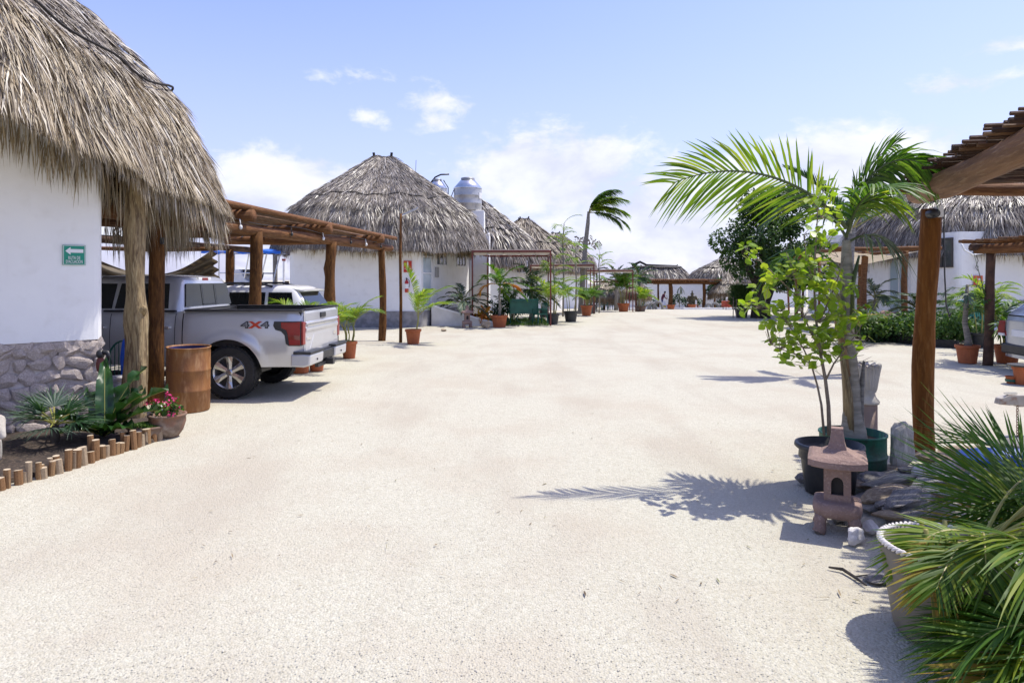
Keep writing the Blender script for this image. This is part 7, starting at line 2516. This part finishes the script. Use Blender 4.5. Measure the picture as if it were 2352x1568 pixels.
for i, (u, D, h_, w_, m) in enumerate(((1560, 72, 1.5, .4, L_GREY), (1574, 71.5, .9, .35, L_DARK), (1548, 72, 1.2, .3, L_GREY), (1602, 71.5, .8, .4, L_DARK), (1650, 71.5, .8, .4, L_DARK), (1500, 71.5, .9, .7, L_DARK), (1478, 71, .8, .5, L_GREY), (1664, 72, 2.2, .3, L_DARK))):
    labs = ("slim grey green sapling left of the bronze seated figure", "dark shrub at the left knee of the seated figure", "pale sapling just right of the thick far post", "dark shrub right of the seated figure", "dark low shrub behind the far right tyres", "dark round bush behind the largest buried tyre", "thin shrub behind the leftmost buried tyre", "narrow dark shrub before the far wall near the umbrella")
    t = thing("shrub", labs[i], "shrub", far(u, D))
    MB().tube([(0, 0, 0), (.05, 0, h_)], .04, 6).build("stem", M_STEM, t, world=False)
    kind(leaf_cloud([(r_.uniform(-w_, w_) * .6, 0, h_ * r_.uniform(.35, 1)) for _ in range(5)], [w_ * .7] * 5, 160, .2, .5).build("foliage", m, t, world=False), "stuff")
q = far(1563, 71)
t = thing("dry_frond", "dead hanging fronds under the far log pergola roof", "frond", q + Vector((-.2, -.8, 2.3)))
for k in range(6):
    frond(t, (0, 0, 0), k * 1.2, -.9, .8, .5, 12, .2, .03, .3, m=L_GREY, segs=2, rr=.02)

# ---- left bed bits
def goose_chair():
    p = gp(250, 945) + Vector((.0, .35, 0))
    t = thing("wire_chair", "green wire backed garden chair behind the pale twisted post", "chair", p)
    k = dict(parent=t, world=False)
    mb = MB()
    a = np.linspace(0, PI, 17)
    mb.tube([(.24 * math.cos(q), 0, .55 + .42 * math.sin(q)) for q in a], .014, 6)
    for x in np.linspace(-.18, .18, 7):
        mb.tube([(x, 0, .42), (x, 0, .55 + .42 * math.sqrt(max(0, 1 - (x / .24) ** 2)))], .007, 5)
    mb.build("backrest", M_GREENPL, **k)
    MB().lathe([(0, .42), (.24, .42), (.24, .44), (0, .44)], 20, (0, -.2, 0)).build("seat", M_GREENPL, **k)
    for x in (-.2, .2):
        for y in (0, -.36):
            MB().tube([(x * .9, y, .42), (x * 1.1, y, 0)], .014, 6).build("leg", M_GREENPL, **k)
    h = thing("garden_hose", "blue hose hung in loops over the green wire chair back", "hose", p + Vector((.10, -.05, 0)))
    mb = MB()
    r_ = random.Random(2)
    for i in range(7):
        x = -.05 + i * .02
        d = r_.uniform(.38, .62)
        mb.tube([(x, .10, .96 - d), (x - .01, .09, .75), (x, .06, .96), (x, .0, 1.0), (x + .01, -.06, .95), (x, -.09, .75), (x + .015, -.08, .95 - d), (x + .01, .0, .92 - d), (x, .08, .94 - d)], .0115, 6)
    mb.build("loops", mat("hose_blue", (.01, .10, .55), (.008, .08, .45), .35), h, smooth=True, world=False)


goose_chair()
p = gp(268, 962)
t = thing("water_jug", "grey white plastic jug sculpture with handle behind the strap leaved plant", "jug", p)
MB().lathe([(0, 0), (.13, 0), (.15, .04), (.155, .30), (.14, .38), (.06, .44), (.055, .5), (.085, .52), (.08, .58), (0, .58)], 24).build("body", mat("grey_jug", (.38, .38, .41), (.31, .31, .34), .6, 4), t, smooth=True, world=False)
MB().tube([(.04, -.05, .54), (.16, -.06, .55), (.2, -.06, .49), (.17, -.06, .42), (.12, -.05, .40)], .03, 8).build("handle", M_WHITEROCK, t, smooth=True, world=False)
p = gp(222, 985)
t = thing("carved_bird", "small carved bird with black head and red breast by the hut corner", "figurine", p + Vector((.12, -.12, 0)))
MB().tube([(0, 0, 0), (0, 0, .72)], .02, 6).build("stake", M_STEM, t, world=False)
MB().ball((.0, 0, .82), (.05, .05, .11), 10, 8).build("body", M_RED, t, smooth=True, world=False)
MB().ball((.0, 0, .95), (.05, .05, .06), 10, 8).build("head", M_BLACKTRIM, t, smooth=True, world=False)
MB().tube([(.03, 0, .97), (.09, 0, .97), (.11, 0, .92), (.10, 0, .88)], [.03, .026, .018, .006], 8).build("beak", M_BLACKTRIM, t, smooth=True, world=False)
MB().ball((.045, -.02, .80), (.03, .03, .05), 8, 6).build("wing", mat("tan_wood", (.45, .32, .18), None, .7), t, smooth=True, world=False)
p = gp(342, 1000) + Vector((0, .12, .22))
g = np.array([[(-.13 + .26 * a, .1 * b + .02 * a, .03 + .05 * a + .03 * math.sin(a * 7 + b * 4) * .5 + .02 * b) for a in np.linspace(0, 1, 9)] for b in np.linspace(0, 1, 7)])
mb = MB().grid(g)
mb.grid(g - (0, 0, .012), flip=True)
pl = mb.build("white_paper", M_WHITE, world=False, smooth=True)
pl.location = p
tag(pl, "crumpled white paper lying between the two terracotta bowls", "paper")
p = gp(-30, 1085)
t = thing("animal_statue", "cream stone animal statue cut by the left picture edge in the planting bed", "statue", (p.x, p.y, .05))
V = [(-.5, .1, .34), (-.25, .05, .37), (0, 0, .40), (.10, -.02, .42), (.15, -.03, .36), (.18, -.03, .28), (.05, -.06, .2), (.05, -.08, .02), (0, .1, .2), (0, .12, .02), (-.45, .02, .18), (-.45, .0, .02), (-.45, .2, .18), (-.45, .22, .02)]
o = grow("body", t, V, [(0, 1), (1, 2), (2, 3), (3, 4), (4, 5), (2, 6), (6, 7), (2, 8), (8, 9), (0, 10), (10, 11), (0, 12), (12, 13)], [.12, .13, .13, .11, .05, .028, .065, .05, .065, .05, .065, .05, .065, .05])
o.data.materials.clear()
o.data.materials.append(M_PALESTONE)
for s in (-1, 1):
    MB().ball((.08, s * .1 - .02, .42), (.03, .02, .06), 8, 6).build("ear", M_PALESTONE, t, smooth=True, world=False)
# green waste bin by the right hut
p = Vector(((2240 - CU) * 20.8 / F, 20.8, 0))
t = thing("waste_bin", "turquoise green ribbed plastic bin before the right hut wall", "bin", p)
MB().box((0, 0, .62), (.62, .5, 1.05), taper=1.06).build("body", mat("bin_green", (.03, .24, .19), (.025, .2, .16), .5), t, world=False, bevel=.03)
mb = MB()
for i in range(5):
    mb.box((-.24 + .12 * i, -.265, .65), (.035, .03, .85))
mb.build("rib", MATS["bin_green"], t, world=False)
MB().box((0, 0, 1.18), (.7, .58, .08)).build("lid", MATS["bin_green"], t, world=False, bevel=.02)
